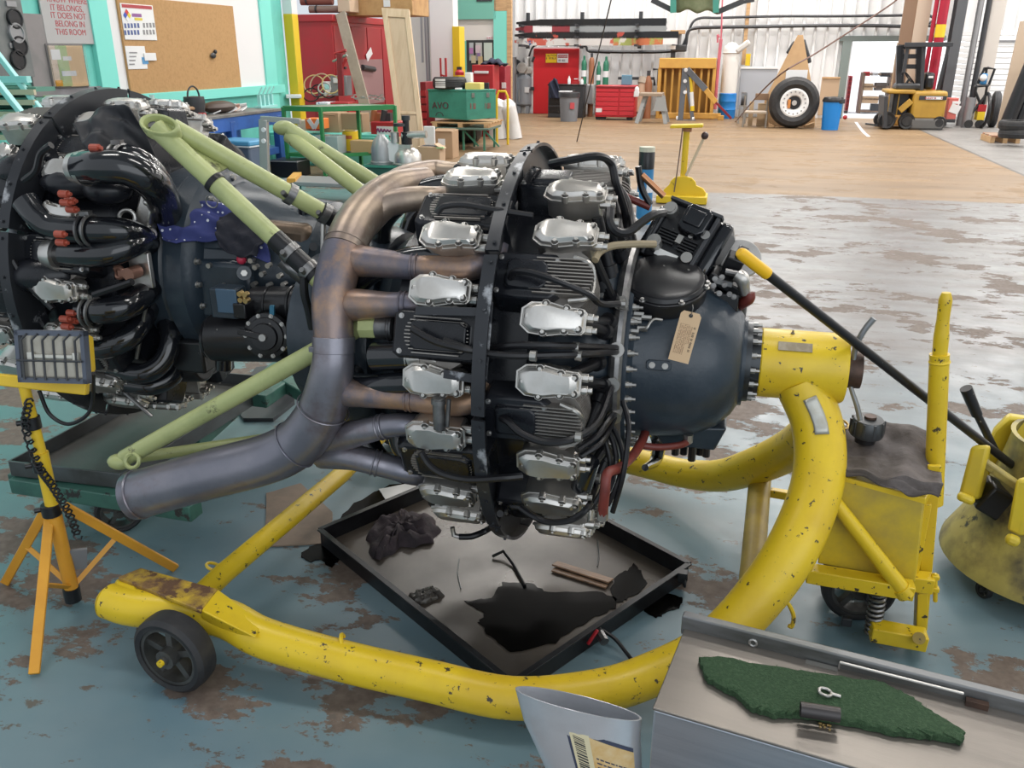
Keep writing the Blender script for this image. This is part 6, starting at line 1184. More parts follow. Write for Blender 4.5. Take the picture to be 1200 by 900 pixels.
# ---- green steel table and its load
zt = .98; c0, cL, cR = G(419, 122, zt), D(331, 116, 13.0), D(462, 116, 13.3); cL.z = zt; cR.z = zt; cB = cL + cR - c0
GT = thing('steel_table', 'green steel table with a lower shelf, loaded with hoses and boxes', 'table', (c0.x, c0.y, 0), 0)
def gw(mb, name, m, **k): return put(mb, name, m, GT, world=True, **k)
q4 = [cL, c0, cR, cB]; mb = MB(); mb.hexa([p - Z*.02 for p in q4] + q4); gw(mb, 'table_top', cm('dirty_top', (.30, .29, .26), .6, col2=(.22, .21, .19), scale=6))
for i in range(4):
    p, q = q4[i], q4[(i+1) % 4]; mb = MB(); mb.beam(p - Z*.03, q - Z*.03, .03, .07); gw(mb, 'top_rail', K_gtab, bevel=.004); mb = MB(); mb.beam(Vector((p.x, p.y, 0)), p - Z*.01, .05, .05, UX); gw(mb, 'leg', K_gtab, bevel=.004)
    mb = MB(); mb.beam(Vector((p.x, p.y, .30)), Vector((q.x, q.y, .30)), .03, .05); gw(mb, 'shelf_rail', K_gtab)
mb = MB(); mb.hexa([Vector((p.x, p.y, .29)) for p in q4] + [Vector((p.x, p.y, .305)) for p in q4]); gw(mb, 'lower_shelf', cm('shelf_dark', (.10, .12, .10), .6))
def on_table(px, py, z=zt): return G(px, py, z)
R = random.Random(11); ccols = [M_hose, cm('cable_yellow', (.55, .42, .18), .5), M_hose, cm('cable_tan', (.50, .38, .25), .5), cm('cable_grey', (.35, .35, .34), .5)]
for k_ in range(7):
    c = on_table(377 + (k_-3)*4, 114 - (k_ % 2)*2); mb = MB(); r_ = R.uniform(.14, .26); mb.torus(c + Z*(.02+r_*.8*abs(math.sin(k_*1.3))+.02), (R.uniform(-.3, .3), -1, R.uniform(.1, .9)), r_*(.9 if k_ % 2 else .7), .012, 26, 6); o = put(mb, 'cable_coil', ccols[k_ % 5], None); tag(o, ('black cable coil, leftmost in the heap on the green table', 'yellow cable coil in the heap on the green table', 'black cable coil second from the left on the green table', 'tan cable coil in the heap on the green table', 'grey cable coil in the heap on the green table', 'black cable coil at the middle of the heap on the green table', 'yellow-tan cable coil, rightmost on the green table')[k_], 'cable', 'cable coils on the green table')
def gbox(nm, lbz, ct, px, py, w_, h_, d_, m, z=zt, yaw=None, extra=None):
    p = on_table(px, py, z) if z == zt else Vector((0, 0, z)) + (c0 + (cL-c0)*(.62 if px < 400 else .30) + (cR-c0)*(.42 if px < 400 else .86) - Z*zt); t = thing(nm, lbz, ct, tuple(p), (-YAW if yaw is None else yaw)); lb(t, 'box_body', m, (0, 0, h_/2), (w_, d_, h_), .01)
    if extra: lb(t, *extra)
    return t
gbox('grey_instrument', 'grey box instrument with a white panel behind the cable heap', 'instrument', 401, 112, .30, .34, .25, cm('instrument_grey', (.22, .23, .24), .5), extra=('white_panel', K_plast, (-.02, -.13, .26), (.15, .012, .09)))
gbox('first_aid_kit', 'small white and teal kit leaning in the cable heap', 'kit', 387, 112, .22, .24, .12, K_plast, yaw=.4, extra=('teal_band', K_mr, (-.06, -.065, .16), (.08, .01, .10)))
for k_, (x0, y0, x1, y1) in enumerate(((392, 63, 402, 60), (390, 72, 403, 66), (398, 84, 404, 72))):
    ut = on_table(400, 114).dot(UX); a, b = B(x0, y0, ut), B(x1, y1, ut); mb = MB(); mb.tube([a, b], .02, 8); mb.tube([b, b + (b-a).normalized()*.06], .026, 8)
    o = put(mb, 'bicycle_pump' if 0 else 'red_hand_tool', K_redc if k_ != 1 else M_fer, None); o = tag(o, ('upper red handle sticking up from the cable heap', 'silver handle sticking up from the cable heap', 'lower red handle sticking up from the cable heap')[k_], 'tool')
mb = MB(); ut = on_table(398, 114).dot(UX); mb.beam(B(400, 112, ut), B(398, 62, ut), .10, .06, UX); o = put(mb, 'tool_holder', K_redd, None, bevel=.01); tag(o, 'dark red upright holder behind the cable heap', 'holder')
gbox('white_cloth', 'white folded cloth on the left corner of the green table', 'cloth', 344, 115, .26, .06, .18, K_plast, yaw=.3)
mb = MB(); R = random.Random(5)
for k_ in range(26): c = on_table(R.uniform(412, 450), R.uniform(111, 117), zt+.01); mb.box(c, (R.uniform(.02, .09), R.uniform(.02, .05), .02), (0, 0, R.uniform(0, 3)))
o = put(mb, 'metal_bits', M_fer, None); tag(o, 'loose bright metal bits strewn on the right half of the green table', 'bits', kind='stuff')
zs = .305
yc = thing('yellow_can', 'bright yellow paint can on the lower shelf of the green table', 'can', tuple(Vector((0, 0, zs)) + (c0 + (cL-c0)*.20 + (cR-c0)*.14 - Z*zt)), 0); mb = MB(); mb.lathe([(0, 0), (0, .115), (.006, .12), (.30, .12), (.306, .115), (.306, 0)], (0, 0, 0), (0, 0, 1), 24); put(mb, 'can_body', cm('can_yellow', (.82, .55, .015), .35), yc); mb = MB(); mb.torus((0, 0, .303), (0, 0, 1), .113, .008, 24, 6); mb.torus((0, 0, .01), (0, 0, 1), .117, .006, 24, 6); put(mb, 'metal_rim', M_fer, yc)
mb = MB(); mb.grid(lambda u_, v_: Vector((.1215*math.cos(-2.3+1.1*u_), .1215*math.sin(-2.3+1.1*u_), .19+.05*v_)), 8, 2); put(mb, 'red_band', cm('can_red', (.50, .12, .03), .4), yc)
gbox('clear_bin', 'hazy clear plastic bin on the lower shelf of the green table', 'bin', 372, 176, .38, .26, .30, K_clear, zs)
gbox('brown_plank_box', 'long brown wooden box at the back of the lower shelf', 'box', 432, 170, .55, .18, .20, cm('box_pine', (.52, .35, .17), .6), zs)
# cardboard and marked boxes at mid height behind the table
def back_box(nm, lbz, ct, x0, x1, yt, yb, u_, m, dep=.3, yaw=-YAW, extra=None, z0=None):
    t, w_, h_ = bt(nm, lbz, ct, x0, x1, yt, yb, u_, z0=.01, yaw=yaw); lb(t, 'box_body', m, (0, dep/2, h_/2), (w_, dep, h_), .008)
    if extra:
        for e in extra: lb(t, e[0], e[1], (e[2]*w_, -.006, e[3]*h_), (e[4]*w_, .012, e[5]*h_), .001, e[6] if len(e) > 6 else None)
    return t
ut = (c0.dot(UX) + cB.dot(UX))/2 + .5
st = thing('low_cupboard', 'low mint cupboard behind the green table, topped with boxes', 'cupboard', HP(B(385, 200, ut+.3).dot(AX), ut+.3, 0), -YAW); zsh = B(385, 158, ut+.1).z
lb(st, 'cupboard_body', M_mint, (0, .2, zsh/2), (2.1, .45, zsh), .01); lb(st, 'cupboard_door', MATS['mint_trim'], (-.5, -.04, zsh/2), (.9, .02, zsh*.85)); lb(st, 'cupboard_door', MATS['mint_trim'], (.5, -.04, zsh/2), (.9, .02, zsh*.85))
back_box('marked_box', 'orange and white striped box behind the green table', 'box', 358, 377, 139, 151, ut+.15, cm('box_orange', (.80, .20, .04), .5), .25, extra=[('white_chevron', K_plast, -.12, .5, .22, 1.05, (0, -.6, 0)), ('white_chevron', K_plast, .18, .5, .20, 1.05, (0, .6, 0))])
back_box('cream_tub', 'cream plastic tub left of the striped box', 'tub', 349, 358, 141, 153, ut+.15, cm('cream', (.68, .60, .45), .5), .2)
back_box('open_carton', 'open cardboard carton with tilted flaps behind the green table', 'carton', 376, 396, 132, 158, ut+.5, K_card, .35, extra=[('flap', K_card, -.1, .92, .9, .06, (.7, .1, 0))])
back_box('tall_carton', 'upright cardboard carton next to the open carton', 'carton', 399, 424, 133, 162, ut+.6, cm('cardboard_brown', (.34, .22, .13), .75), .3)
back_box('bag_heap', 'red bag heaped under the table top behind the cartons', 'bag', 383, 408, 120, 133, ut+.9, K_redc, .35)
back_box('white_bag', 'white and blue plastic bag beside the red bag', 'bag', 371, 384, 120, 131, ut+.8, cm('bag_white_blue', (.75, .76, .82), .4, col2=(.12, .2, .5), scale=14, lo=.55, hi=.6), .3)
# ---- red cabinets with plywood and planks
uc = 14.6
uA = 15.3; pA, pC = B(347, 100, uA), B(394, 100, uA); vc = pC.dot(AX); w_ = vc - pA.dot(AX); dp_ = Mv(463, 60, vc).dot(UX) - uA; h_ = B(394, 18, uA).z
rc = thing('steel_cabinet', 'big red steel cabinet behind the green table with rolls and a crate on top', 'cabinet', HP(vc, uA, 0), -YAW)
lb(rc, 'cabinet_body', K_redc, (-w_/2, dp_/2, h_/2), (w_, dp_, h_), .01); lb(rc, 'cornice', K_redc, (-w_/2, dp_/2, h_-.04), (w_+.08, dp_+.08, .12), .01)
for k_ in range(4): lb(rc, 'door_panel', mat('door_red', (.36, .03, .035), .45), (.012, (k_+.5)*dp_/4, h_*.60), (.02, dp_/4-.04, h_*.66), .006)
lb(rc, 'lower_door', K_redd, (.014, dp_*.5, h_*.16), (.02, dp_*.8, h_*.24), .005); lb(rc, 'pinned_board', cm('board_greyred', (.30, .17, .17), .7), (.035, dp_*.52, h_*.50), (.015, dp_*.40, h_*.36), .002)
lb(rc, 'side_patch', cm('side_dark', (.30, .015, .02), .45), (-w_*.30, -.006, h_*.36), (w_*.55, .01, h_*.42), .002)
mb = MB(); mb.tube([(.07, dp_*.36, h_*.62), (.07, dp_*.55, h_*.60)], .05, 10); put(mb, 'hanging_torch', M_dark, rc); lb(rc, 'white_note', K_plast, (.045, dp_*.5, h_*.72), (.006, .3, .14), .001, (.5, 0, 0))
lb(rc, 'handle', M_dark, (.04, dp_*.12, h_*.62), (.03, .08, .04)); uc = uA
back_box('wooden_crate', 'plywood crate on top of the red cabinet', 'crate', 407, 482, -22, 18.5, uc+.6, cm('crate_ply', (.50, .30, .13), .65, col2=(.40, .22, .09), scale=5), .9, extra=[('paper_label', K_plast, .12, .35, .10, .2), ('crate_batten', K_plank, 0, .95, 1.0, .08), ('crate_batten', K_plank, -.49, .5, .03, 1.0)])
for k_, (x0, x1, yt, yb, lbz) in enumerate(((350, 384, -6, 6, 'red-brown roll on top of the red cabinet, the upper one'), (360, 398, 6, 15, 'grey-brown roll on top of the red cabinet, the lower one'), (396, 409, -4, 14, 'pale box on the cabinet top between the rolls and the crate'))):
    if k_ < 2:
        t, w_, h_ = bt('fabric_roll', lbz, 'roll', x0, x1, yt, yb, uc+.2, z0=.01); mb = MB(); mb.tube([(-w_/2, .1, h_/2), (w_/2, .2, h_/2)], h_/2, 12); put(mb, 'roll', cm('roll_rb' if k_ == 0 else 'roll_gb', (.22, .08, .06) if k_ == 0 else (.24, .17, .14), .8), t); mb = MB(); mb.tube([(-w_*.3, .1, h_/2), (-w_*.26, .1, h_/2)], h_*.52, 12); put(mb, 'strap', M_dark, t)
    else: back_box('pale_box', lbz, 'box', x0, x1, yt, yb, uc+.15, cm('pale_tan', (.60, .45, .33), .6), .4)
mb = MB(); a, b = B(399, 15, uc+.1), B(437, 160, uc-.55); mb.beam(a, b, .20, .035, UX); o = put(mb, 'leaning_plank', K_plank, None, bevel=.004); tag(o, 'weathered grey plank leaning against the front of the red cabinet', 'plank')
# pine frame panel leaning to the right of it
ad = [(448, 10), (479, 14), (497, 170), (466, 170)]; ua, ub_ = uc-.5, uc-1.3
LP = thing('pine_panel', 'tall pale pine door panel leaning upright in front of the red cabinet', 'panel', (B(482, 170, ub_).x, B(482, 170, ub_).y, 0), -YAW)
tl_, tr_, br_, bl_ = B(448, 10, ua), B(480, 12, ua), B(499, 178, ub_), B(470, 178, ub_); nrm_ = (tr_-tl_).cross(bl_-tl_).normalized()
if nrm_.dot(UX) > 0: nrm_ = -nrm_
def pan(u_, v_, o_=0): return tl_*(1-u_)*(1-v_) + tr_*u_*(1-v_) + br_*u_*v_ + bl_*(1-u_)*v_ + nrm_*o_
def panpiece(nm, u0, u1, v0, v1, o0, o1, m): mb = MB(); mb.hexa([pan(u0, v0, o0), pan(u1, v0, o0), pan(u1, v1, o0), pan(u0, v1, o0), pan(u0, v0, o1), pan(u1, v0, o1), pan(u1, v1, o1), pan(u0, v1, o1)]); put(mb, nm, m, LP, world=True, bevel=.003)
panpiece('field', .05, .95, .03, 1, 0, .02, cm('pine_field', (.56, .42, .29), .6, col2=(.50, .36, .24), scale=5, stretch=(3, 1, .4)))
panpiece('side_stile', 0, .20, 0, 1, -.01, .04, K_ply); panpiece('side_stile', .82, 1, 0, 1, -.01, .04, K_ply); panpiece('top_rail', .2, .82, 0, .06, -.01, .04, K_ply); panpiece('middle_rail', .2, .82, .72, .74, -.01, .035, K_ply)
# ================================================================== far side of the hangar
# white steel column with its yellow guard, and the beige and green room front behind it
ucol = 19.0; p0, p1 = B(506, 100, ucol), B(533, 100, ucol); wv = (p1-p0).dot(AX)
mb = MB(); mb.box((0, 0, 4.0), (wv, .34, 8.0)); c1 = struct(mb, 'pillar_2', M_white, bevel=.01); c1.location = HP((p0.dot(AX)+p1.dot(AX))/2, ucol+.17, 0); c1.rotation_euler = (0, 0, -YAW)
zg = B(536, 31, ucol).z; mb = MB(); mb.box((wv/2+.06, -.02, zg/2), (.16, .38, zg)); put(mb, 'yellow_guard', M_ygpaint, c1, bevel=.004)
mb = MB(); mb.tube([(-wv/2-.10, -.1, 0), (-wv/2-.10, -.1, 8)], .05, 10); mb.tube([(-wv/2-.22, -.1, 1.5), (-wv/2-.22, -.1, 8)], .025, 8); put(mb, 'conduit', M_grey, c1)
uw = 22.0
def wallbox(name, m, x0, x1, yt, yb, u_, dep=.12, to_floor=False, kind='structure', out=0):
    a, b = B(x0, yb, u_), B(x1, yt, u_); z0 = 0.0 if to_floor else a.z; mb = MB(); w_ = (b-a).dot(AX); h_ = b.z - z0; mb.box((0, 0, 0), (w_, dep, h_)); o = put(mb, name, m, None, bevel=.004); o.location = HP((a.dot(AX)+b.dot(AX))/2, u_ + dep/2 - out, z0+h_/2); o.rotation_euler = (0, 0, -YAW); o['kind'] = kind; return o
wallbox('wall_beige', M_beige, 455, 512, -200, 160, uw+1.0, .12, True)
wallbox('wall_office', M_beige, 512, 596, -200, 120, uw, .12, True); wallbox('trim_4', M_green, 530, 581, -200, 23, uw, .08, out=.09); wallbox('trim_5', mat('mint_band', (.20, .62, .52), .5), 580, 597, 13, 120, uw, .08, True, out=.09); wallbox('trim_6', M_green, 538, 548, 48, 120, uw, .06, True, out=.07)
wallbox('trim_7', M_wood, 594, 599, -200, 130, uw-.1, .14, True); wallbox('trim_8', M_wood, 580, 597, -200, 13, uw, .08, out=.09); wallbox('trim_9', M_dark, 560, 578, -6, 2, uw, .05, out=.12)
wo = wallbox('window_2', mat('office_window_black', (.03, .032, .03), .4), 548, 579, 47, 92, uw, .06, out=.07)
for nm, x0, x1, col in (('pane', 550, 554.5, (.40, .42, .42)), ('pane', 557.5, 564.5, (.42, .42, .40)), ('pane', 567, 576.5, (.44, .50, .44))):
    a, b = B(x0, 71, uw-.1), B(x1, 50, uw-.1); o = put(MB().box((0, 0, 0), ((b-a).dot(AX), .02, b.z-a.z)), nm, cm('office_pane_%d' % x0, col, .15), wo); o.location = wmat(wo).inverted() @ ((a+b)/2 + UX*.02)
for x0, x1, y0, y1, col in ((549.5, 554, 56, 63, (.36, .14, .30)), (557, 563, 53, 62, (.50, .40, .42)), (559, 562, 57, 66, (.20, .12, .26)), (552, 557, 65, 74, (.40, .34, .22)), (560, 565, 66, 76, (.42, .30, .15))):
    a, b = B(x0, y1, uw-.16), B(x1, y0, uw-.16); o = put(MB().box((0, 0, 0), ((b-a).dot(AX), .01, b.z-a.z)), 'poster_in_window', cm('pic_%d_%d' % (x0, y0), col, .5), wo); o.location = wmat(wo).inverted() @ ((a+b)/2 + UX*.03)
ex = wallbox('exit_sign', M_wallwhite, 571, 577, 42.5, 46.5, uw, .04, kind='thing', out=.05); tag(ex, 'tiny white sign with red letters above the dark office window', 'sign'); ex['kind'] = 'thing'
ee = B(574, 44.5, uw-.07); lettering('EXIT', 'lettering', .075, frame_m(ee, AX, (0, 0, 1)), M_ink_r, ex, .002)
# ---- left of centre: crate on a trolley, tyre, cartons, drill press, bell jars
def simple(nm, lbz, ct, x0, x1, yt, yb, m, dep, u_=None, body='body', z0=0.0, bev=.01, group=None):
    t, w_, h_ = bt(nm, lbz, ct, x0, x1, yt, yb, u_, z0, group=group); lb(t, body, m, (0, dep/2, h_/2), (w_, dep, h_), bev); return t, w_, h_
uT = G(540, 176).dot(UX); ztr = B(540, 146, uT).z
tr = thing('crate_trolley', 'green angle iron trolley under the teal crate', 'trolley', HP(B(540, 146, uT).dot(AX), uT, 0), -YAW)
lb(tr, 'deck', cm('trolley_deck', (.10, .16, .13), .5), (0, .35, ztr-.07), (1.12, .9, .04)); 
for x_ in (-.35, .05, .45):
    mb = MB(); mb.beam((x_, .0, 0), (x_, .0, ztr-.08), .035, .035, (0, 1, 0)); mb.beam((x_, .7, 0), (x_, .7, ztr-.08), .035, .035, (0, 1, 0)); mb.beam((x_, .02, ztr-.1), (x_+.28, .02, .08), .03, .02, (0, 1, 0)); put(mb, 'leg_frame', cm('trolley_green', (.05, .20, .13), .45), tr)
pl = thing('pallet', 'wooden pallet between the trolley deck and the teal crate', 'pallet', HP(B(540, 146, uT).dot(AX), uT-.05, ztr-.05), -YAW)
for k_ in range(5): lb(pl, 'deck_board', M_wood, (0, .08+k_*.2, .08), (1.16, .13, .025), .002)
for k_ in range(3): lb(pl, 'bearer', M_wood, (-.5+k_*.5, .48, .035), (.09, .95, .07), .002)
cr_, w_, h_ = bt('teal_crate', 'teal wooden crate stencilled AVO on a pallet behind the main engine', 'crate', 500, 576, 107, 138, uT-.02, z0=.01)
fx = (548-500)/76*w_ - w_/2
mb = MB(); mb.hexa([(-w_/2, .12, 0), (fx, -.04, -.03), (w_/2, .30, 0), (-w_/2+.3, .75, 0), (-w_/2, .12, h_), (fx, -.04, h_), (w_/2, .30, h_), (-w_/2+.3, .75, h_)]); put(mb, 'crate_body', K_teal, cr_, bevel=.008)
mb = MB(); mb.hexa([(-w_/2-.01, .11, h_), (fx, -.05, h_), (w_/2+.01, .30, h_), (-w_/2+.3, .76, h_), (-w_/2-.01, .11, h_+.03), (fx, -.05, h_+.03), (w_/2+.01, .30, h_+.03), (-w_/2+.3, .76, h_+.03)]); put(mb, 'crate_lid', K_teal, cr_, bevel=.004)
M_sten = mat('stencil_dark', (.10, .03, .04), .6); d1_ = Vector((fx+w_/2, -.16, 0)).normalized(); d2_ = Vector((w_/2-fx, .34, 0)).normalized()
Wc = wmat(cr_)
lettering('AVO', 'stencil', .17, Wc @ frame_m(Vector((-w_/2, .12, h_*.45)) + d1_*.26 - Vector((0, .012, 0)), d1_, (0, 0, 1)), M_sten, cr_, .003)
for txt, k_ in (('AL', .22), ('TOR', .72)):
    b_ = Vector((fx, -.04, 0)) + d2_*(k_*(Vector((w_/2-fx, .34, 0)).length)) + Vector((.008, -.012, 0)); marks(cr_, 'stencil_marks', mat('stencil_red', (.28, .06, .06), .6), Wc @ frame_m(b_ + Vector((0, 0, h_*.46)), d2_, (0, 0, 1)), .11, .10, 2 if txt == 'AL' else 3, 5, .8)
    mb = MB(); mb.box(b_ + Vector((0, 0, h_*.86)), (.05, .03, .08)); put(mb, 'latch', M_fer, cr_)
mb = MB(); mb.torus(Vector((-w_/2, .12, h_*.06)) + d1_*.24 - Vector((0, .02, 0)), (0, 1, 0), .07, .008, 16, 6, 0, PI); put(mb, 'rope_handle', M_dark, cr_)
zc2 = B(540, 105, uT).z
def oncrate(nm, lbz, ct, x0, x1, yt, m, dep=.25, u_off=.1):
    t, w_, h_ = bt(nm, lbz, ct, x0, x1, yt, 107, uT+u_off, z0=.01); lb(t, 'body', m, (0, dep/2, h_/2), (w_, dep, h_), .01); return t, w_, h_
tt = thing('tyre', 'black tyre with a white label lying flat on the teal crate', 'tyre', B(527, 104, uT+.25), -YAW); rr_ = .5*(B(546, 97, uT).dot(AX)-B(508, 97, uT).dot(AX)); hh_ = B(527, 90, uT).z - B(527, 104, uT).z
mb = MB(); mb.lathe([(0, rr_*.6), (0.0, rr_*.9), (hh_*.2, rr_), (hh_*.8, rr_), (hh_, rr_*.9), (hh_, rr_*.6), (hh_*.7, rr_*.5), (hh_*.3, rr_*.5), (0, rr_*.6)], (0, 0, 0), (0, 0, 1), 30); put(mb, 'tyre_body', M_tyre, tt)
for k_ in (.35, .5, .65): put(MB().torus((0, 0, hh_*k_), (0, 0, 1), rr_, .008, 30, 5), 'tread_rib', M_dark, tt)
mb = MB(); mb.grid(lambda u_, v_: Vector((rr_*1.012*math.cos(-2.25+.75*u_), rr_*1.012*math.sin(-2.25+.75*u_), hh_*(.12+.76*v_))), 6, 2); put(mb, 'white_label', M_white, tt)
oncrate('yellow_tray', 'yellow plastic tray at the right end of the crate lid', 'tray', 545, 563, 97, cm('tray_yellow', (.72, .60, .18), .5)); oncrate('white_box', 'upright white carton behind the yellow tray', 'box', 545, 552, 85, K_plast, .15, .4); oncrate('small_white_box', 'small white box at the front of the crate lid', 'box', 533, 540, 103, K_plast, .1, -.02)
# big tyre and cartons under and beside the trolley
tb = thing('big_tyre', 'large black aircraft tyre standing behind the trolley legs', 'tyre', HP(B(547, 160, uT+1.45).dot(AX), uT+1.45, 0), -YAW); mb = MB(); mb.lathe([(-.28, .25), (-.30, .42), (-.22, .52), (0, .54), (.22, .52), (.30, .42), (.28, .25), (-.28, .25)], (0, 0, .54), (1, .25, 0), 36); put(mb, 'tyre_body', M_tyre, tb)
for k_ in (-.15, -.05, .05, .15): put(MB().torus(Vector((0, 0, .54)) + Vector((1, .25, 0)).normalized()*k_, (1, .25, 0), .535, .010, 36, 5), 'tread_rib', M_dark, tb)
t, w_, h_ = simple('labelled_carton', 'cardboard carton with a white label standing left of the big tyre', 'carton', 508, 530, 153, 183, K_card, .35, G(519, 186).dot(UX)); lb(t, 'white_label', K_plast, (-.02, -.004, h_*.5), (w_*.36, .006, h_*.42), .0); lb(t, 'lid_flap', cm('cardboard_brown', (.34, .22, .13), .75), (.0, .1, h_), (w_*.96, .25, .01), .0, (.12, 0, 0))
t, w_, h_ = simple('open_box', 'low open cardboard box in front of the labelled carton', 'box', 489, 515, 172, 187, cm('cardboard_light', (.50, .36, .24), .75), .3, G(500, 192).dot(UX))
lb(t, 'flap', cm('cardboard_light', (.50, .36, .24), .75), (w_*.45, .1, h_*1.02), (.16, .22, .008), 0, (0, .5, 0)); lb(t, 'dark_inside', M_dark, (0, .15, h_+.002), (w_*.8, .22, .004), 0); lb(t, 'green_lip', cm('pale_green', (.40, .58, .30), .6), (w_*.52, .02, h_*.95), (.12, .06, .03), .003)
t, w_, h_ = simple('white_sheet_box', 'white board leaning between the pine panel and the carton', 'board', 497, 509, 148, 172, K_plast, .04, G(505, 190).dot(UX)+.2)
# bench of engine parts: two bell jars, a black and silver pump body
uj = G(450, 214).dot(UX); zj = B(450, 193, uj).z
gb = thing('parts_crate', 'dark green crate carrying the silver cylinder barrels', 'crate', HP(B(455, 200, uj).dot(AX), uj, 0), -YAW); wj = B(492, 195, uj).dot(AX)-B(431, 195, uj).dot(AX); lb(gb, 'crate_body', cm('dark_green_crate', (.02, .09, .07), .5), (.05, .25, zj/2), (wj, .6, zj), .01); lb(gb, 'crate_rim', K_teal, (.05, .25, zj-.02), (wj+.03, .63, .035), .004)
def jar(nm, lbz, px0, px1, yt, m):
    c = B((px0+px1)/2, 193, uj+.1); r_ = (B(px1, 193, uj).dot(AX)-B(px0, 193, uj).dot(AX))/2; h_ = B(px0, yt, uj).z - zj; t = thing(nm, lbz, 'barrel', (c.x, c.y, zj), -YAW); mb = MB(); mb.lathe([(0, r_*1.04), (.03, r_*1.04), (.035, r_*.97), (h_*.55, r_*.95), (h_*.8, r_*.72), (h_*.93, r_*.42), (h_, r_*.3), (h_, 0)], (0, 0, 0), (0, 0, 1), 24); put(mb, 'barrel_body', m, t); put(MB().torus((0, 0, h_*.08), (0, 0, 1), r_, .012, 24, 6), 'rim_band', m, t); return t, r_, h_
jar('barrel_jar', 'grey domed metal jar on the dark green crate, the left of two', 436, 460, 158, cm('jar_grey', (.36, .37, .38), .35, .5)); jr, r_, h_ = jar('barrel_jar', 'bright silver barrel on the dark green crate under the black pump', 463, 494, 172, M_silver)
pm = thing('pump_head', 'black and silver pump head standing on the silver barrel', 'pump', B(477, 176, uj+.1), -YAW); lz = zj
mb = MB(); mb.tube([(0, 0, -.1), (0, 0, .24)], .075, 14); mb.tube([(.0, 0, .16), (0, 0, .42)], .045, 12); put(mb, 'pump_body', M_black, pm); mb = MB(); mb.tube([(-.05, -.02, .20), (.30, -.02, .22)], .05, 12); mb.tube([(-.16, -.03, .24), (-.16, -.03, .10)], .06, 12); mb.box((0, -.05, .02), (.18, .08, .12)); put(mb, 'pump_branch', M_silver, pm); mb = MB(); mb.tube([(-.08, -.04, .32), (-.08, -.04, .36)], .085, 14); mb.tube([(0, 0, .40), (0, 0, .46)], .06, 12); put(mb, 'pump_cap', M_dark, pm); lb(pm, 'white_tag', K_plast, (-.20, -.06, -.02), (.16, .01, .26), .002, (0, .3, 0))
t, w_, h_ = simple('red_tool_tray', 'red tool tray with a printed label behind the pump', 'tray', 435, 465, 143, 160, K_redc, .4, uj+1.6); lb(t, 'printed_label', K_plast, (.02, -.006, h_*.4), (w_*.62, .008, h_*.62), .001); put(MB().tube(cr([(-.12+.24*k_/9, -.014, h_*(.42+(.16 if k_ % 2 else -.12)*(1-k_/14))) for k_ in range(10)], 4), .012, 5), 'scrawled_print', mat('label_purple', (.20, .03, .12), .5), t)
for k_, (x_, m, lbz) in enumerate(((440, K_card, 'orange-brown tool on the red tool tray, left'), (452, M_dark, 'dark tool on the red tool tray, right'))):
    t, w_, h_ = bt('small_tool', lbz, 'tool', x_-5, x_+6, 129, 143, uj+1.75, z0=.01); mb = MB(); mb.tube([(-.06, 0, 0), (-.02, 0, h_)], .05, 8); mb.box((.03, .05, h_*.4), (.08, .1, h_*.7)); put(mb, 'tool_body', m if k_ else cm('tool_rust', (.36, .12, .05), .5), t)
t, w_, h_ = simple('red_cart', 'narrow red drawer cart beyond the pine panel', 'cart', 492, 499, 96, None, K_redd, .5, uT+1.0); 
for k_ in range(7): lb(t, 'drawer', K_redc, (0, -.01, h_*(.1+.12*k_)), (w_*.9, .02, h_*.09), .003)
# red roller cabinets before the office window, extinguisher, hook stand
t, w_, h_ = simple('tool_cabinet', 'red roller tool cabinet with a black panel before the office window', 'cabinet', 553, 578, 76, None, K_redc, .5, 18.5); lb(t, 'black_panel', M_dark, (-.05, -.02, h_*.60), (w_*.84, .03, h_*.32), .01); lb(t, 'white_handle_rail', K_plast, (-.02, -.03, h_*.90), (w_*.66, .03, .05), .004)
for k_ in range(3): lb(t, 'white_sticker', K_plast, (-.28+k_*.24, -.04, h_*.62), (.10, .01, .16 if k_ != 1 else .09), .002); lb(t, 'drawer', K_redd, (0, -.01, h_*(.08+.12*k_)), (w_*.92, .03, h_*.09), .004)
t, w_, h_ = simple('tool_cabinet', 'taller dark red tool cabinet to the right of the one with the black panel', 'cabinet', 577, 592, 77, None, mat('maroon', (.30, .02, .035), .45), .5, 19.15)
for k_ in range(5): lb(t, 'sticker', K_plast if k_ % 2 else K_card, (-.12+.24*(k_ % 2), -.02, h_*(.3+.14*k_)), (.10, .01, .12), .002)
jk = bt('dark_jacket', 'dark jackets thrown over the red tool cabinets', 'jacket', 563, 590, 70, 77, 18.6, z0=.01); mb = MB(); mb.grid(lambda u_, v_: Vector((-jk[1]/2+jk[1]*u_, .4*v_, .02+.12*math.sin(PI*u_)*math.sin(PI*v_+.3)+.02*math.sin(u_*20))), 16, 8); put(mb, 'cloth', cm('navy_cloth', (.02, .025, .05), .85), jk[0], solid=.02)
t, w_, h_ = bt('fire_extinguisher', 'small red and yellow extinguisher hung on the yellow column guard', 'extinguisher', 534, 543, 79, 97, ucol-.135, z0=.01); mb = MB(); mb.lathe([(0, .08), (0, .10), (h_*.7, .10), (h_*.85, .05), (h_*.86, 0)], (0, 0, 0), (0, 0, 1), 16); put(mb, 'cylinder_body', K_redc, t); mb = MB(); mb.box((0, 0, h_*.93), (.10, .06, .07)); put(mb, 'valve', M_dark, t); put(MB().tube([(0, 0, h_*.3), (0, 0, h_*.5)], .103, 16), 'yellow_band', M_ygpaint, t)
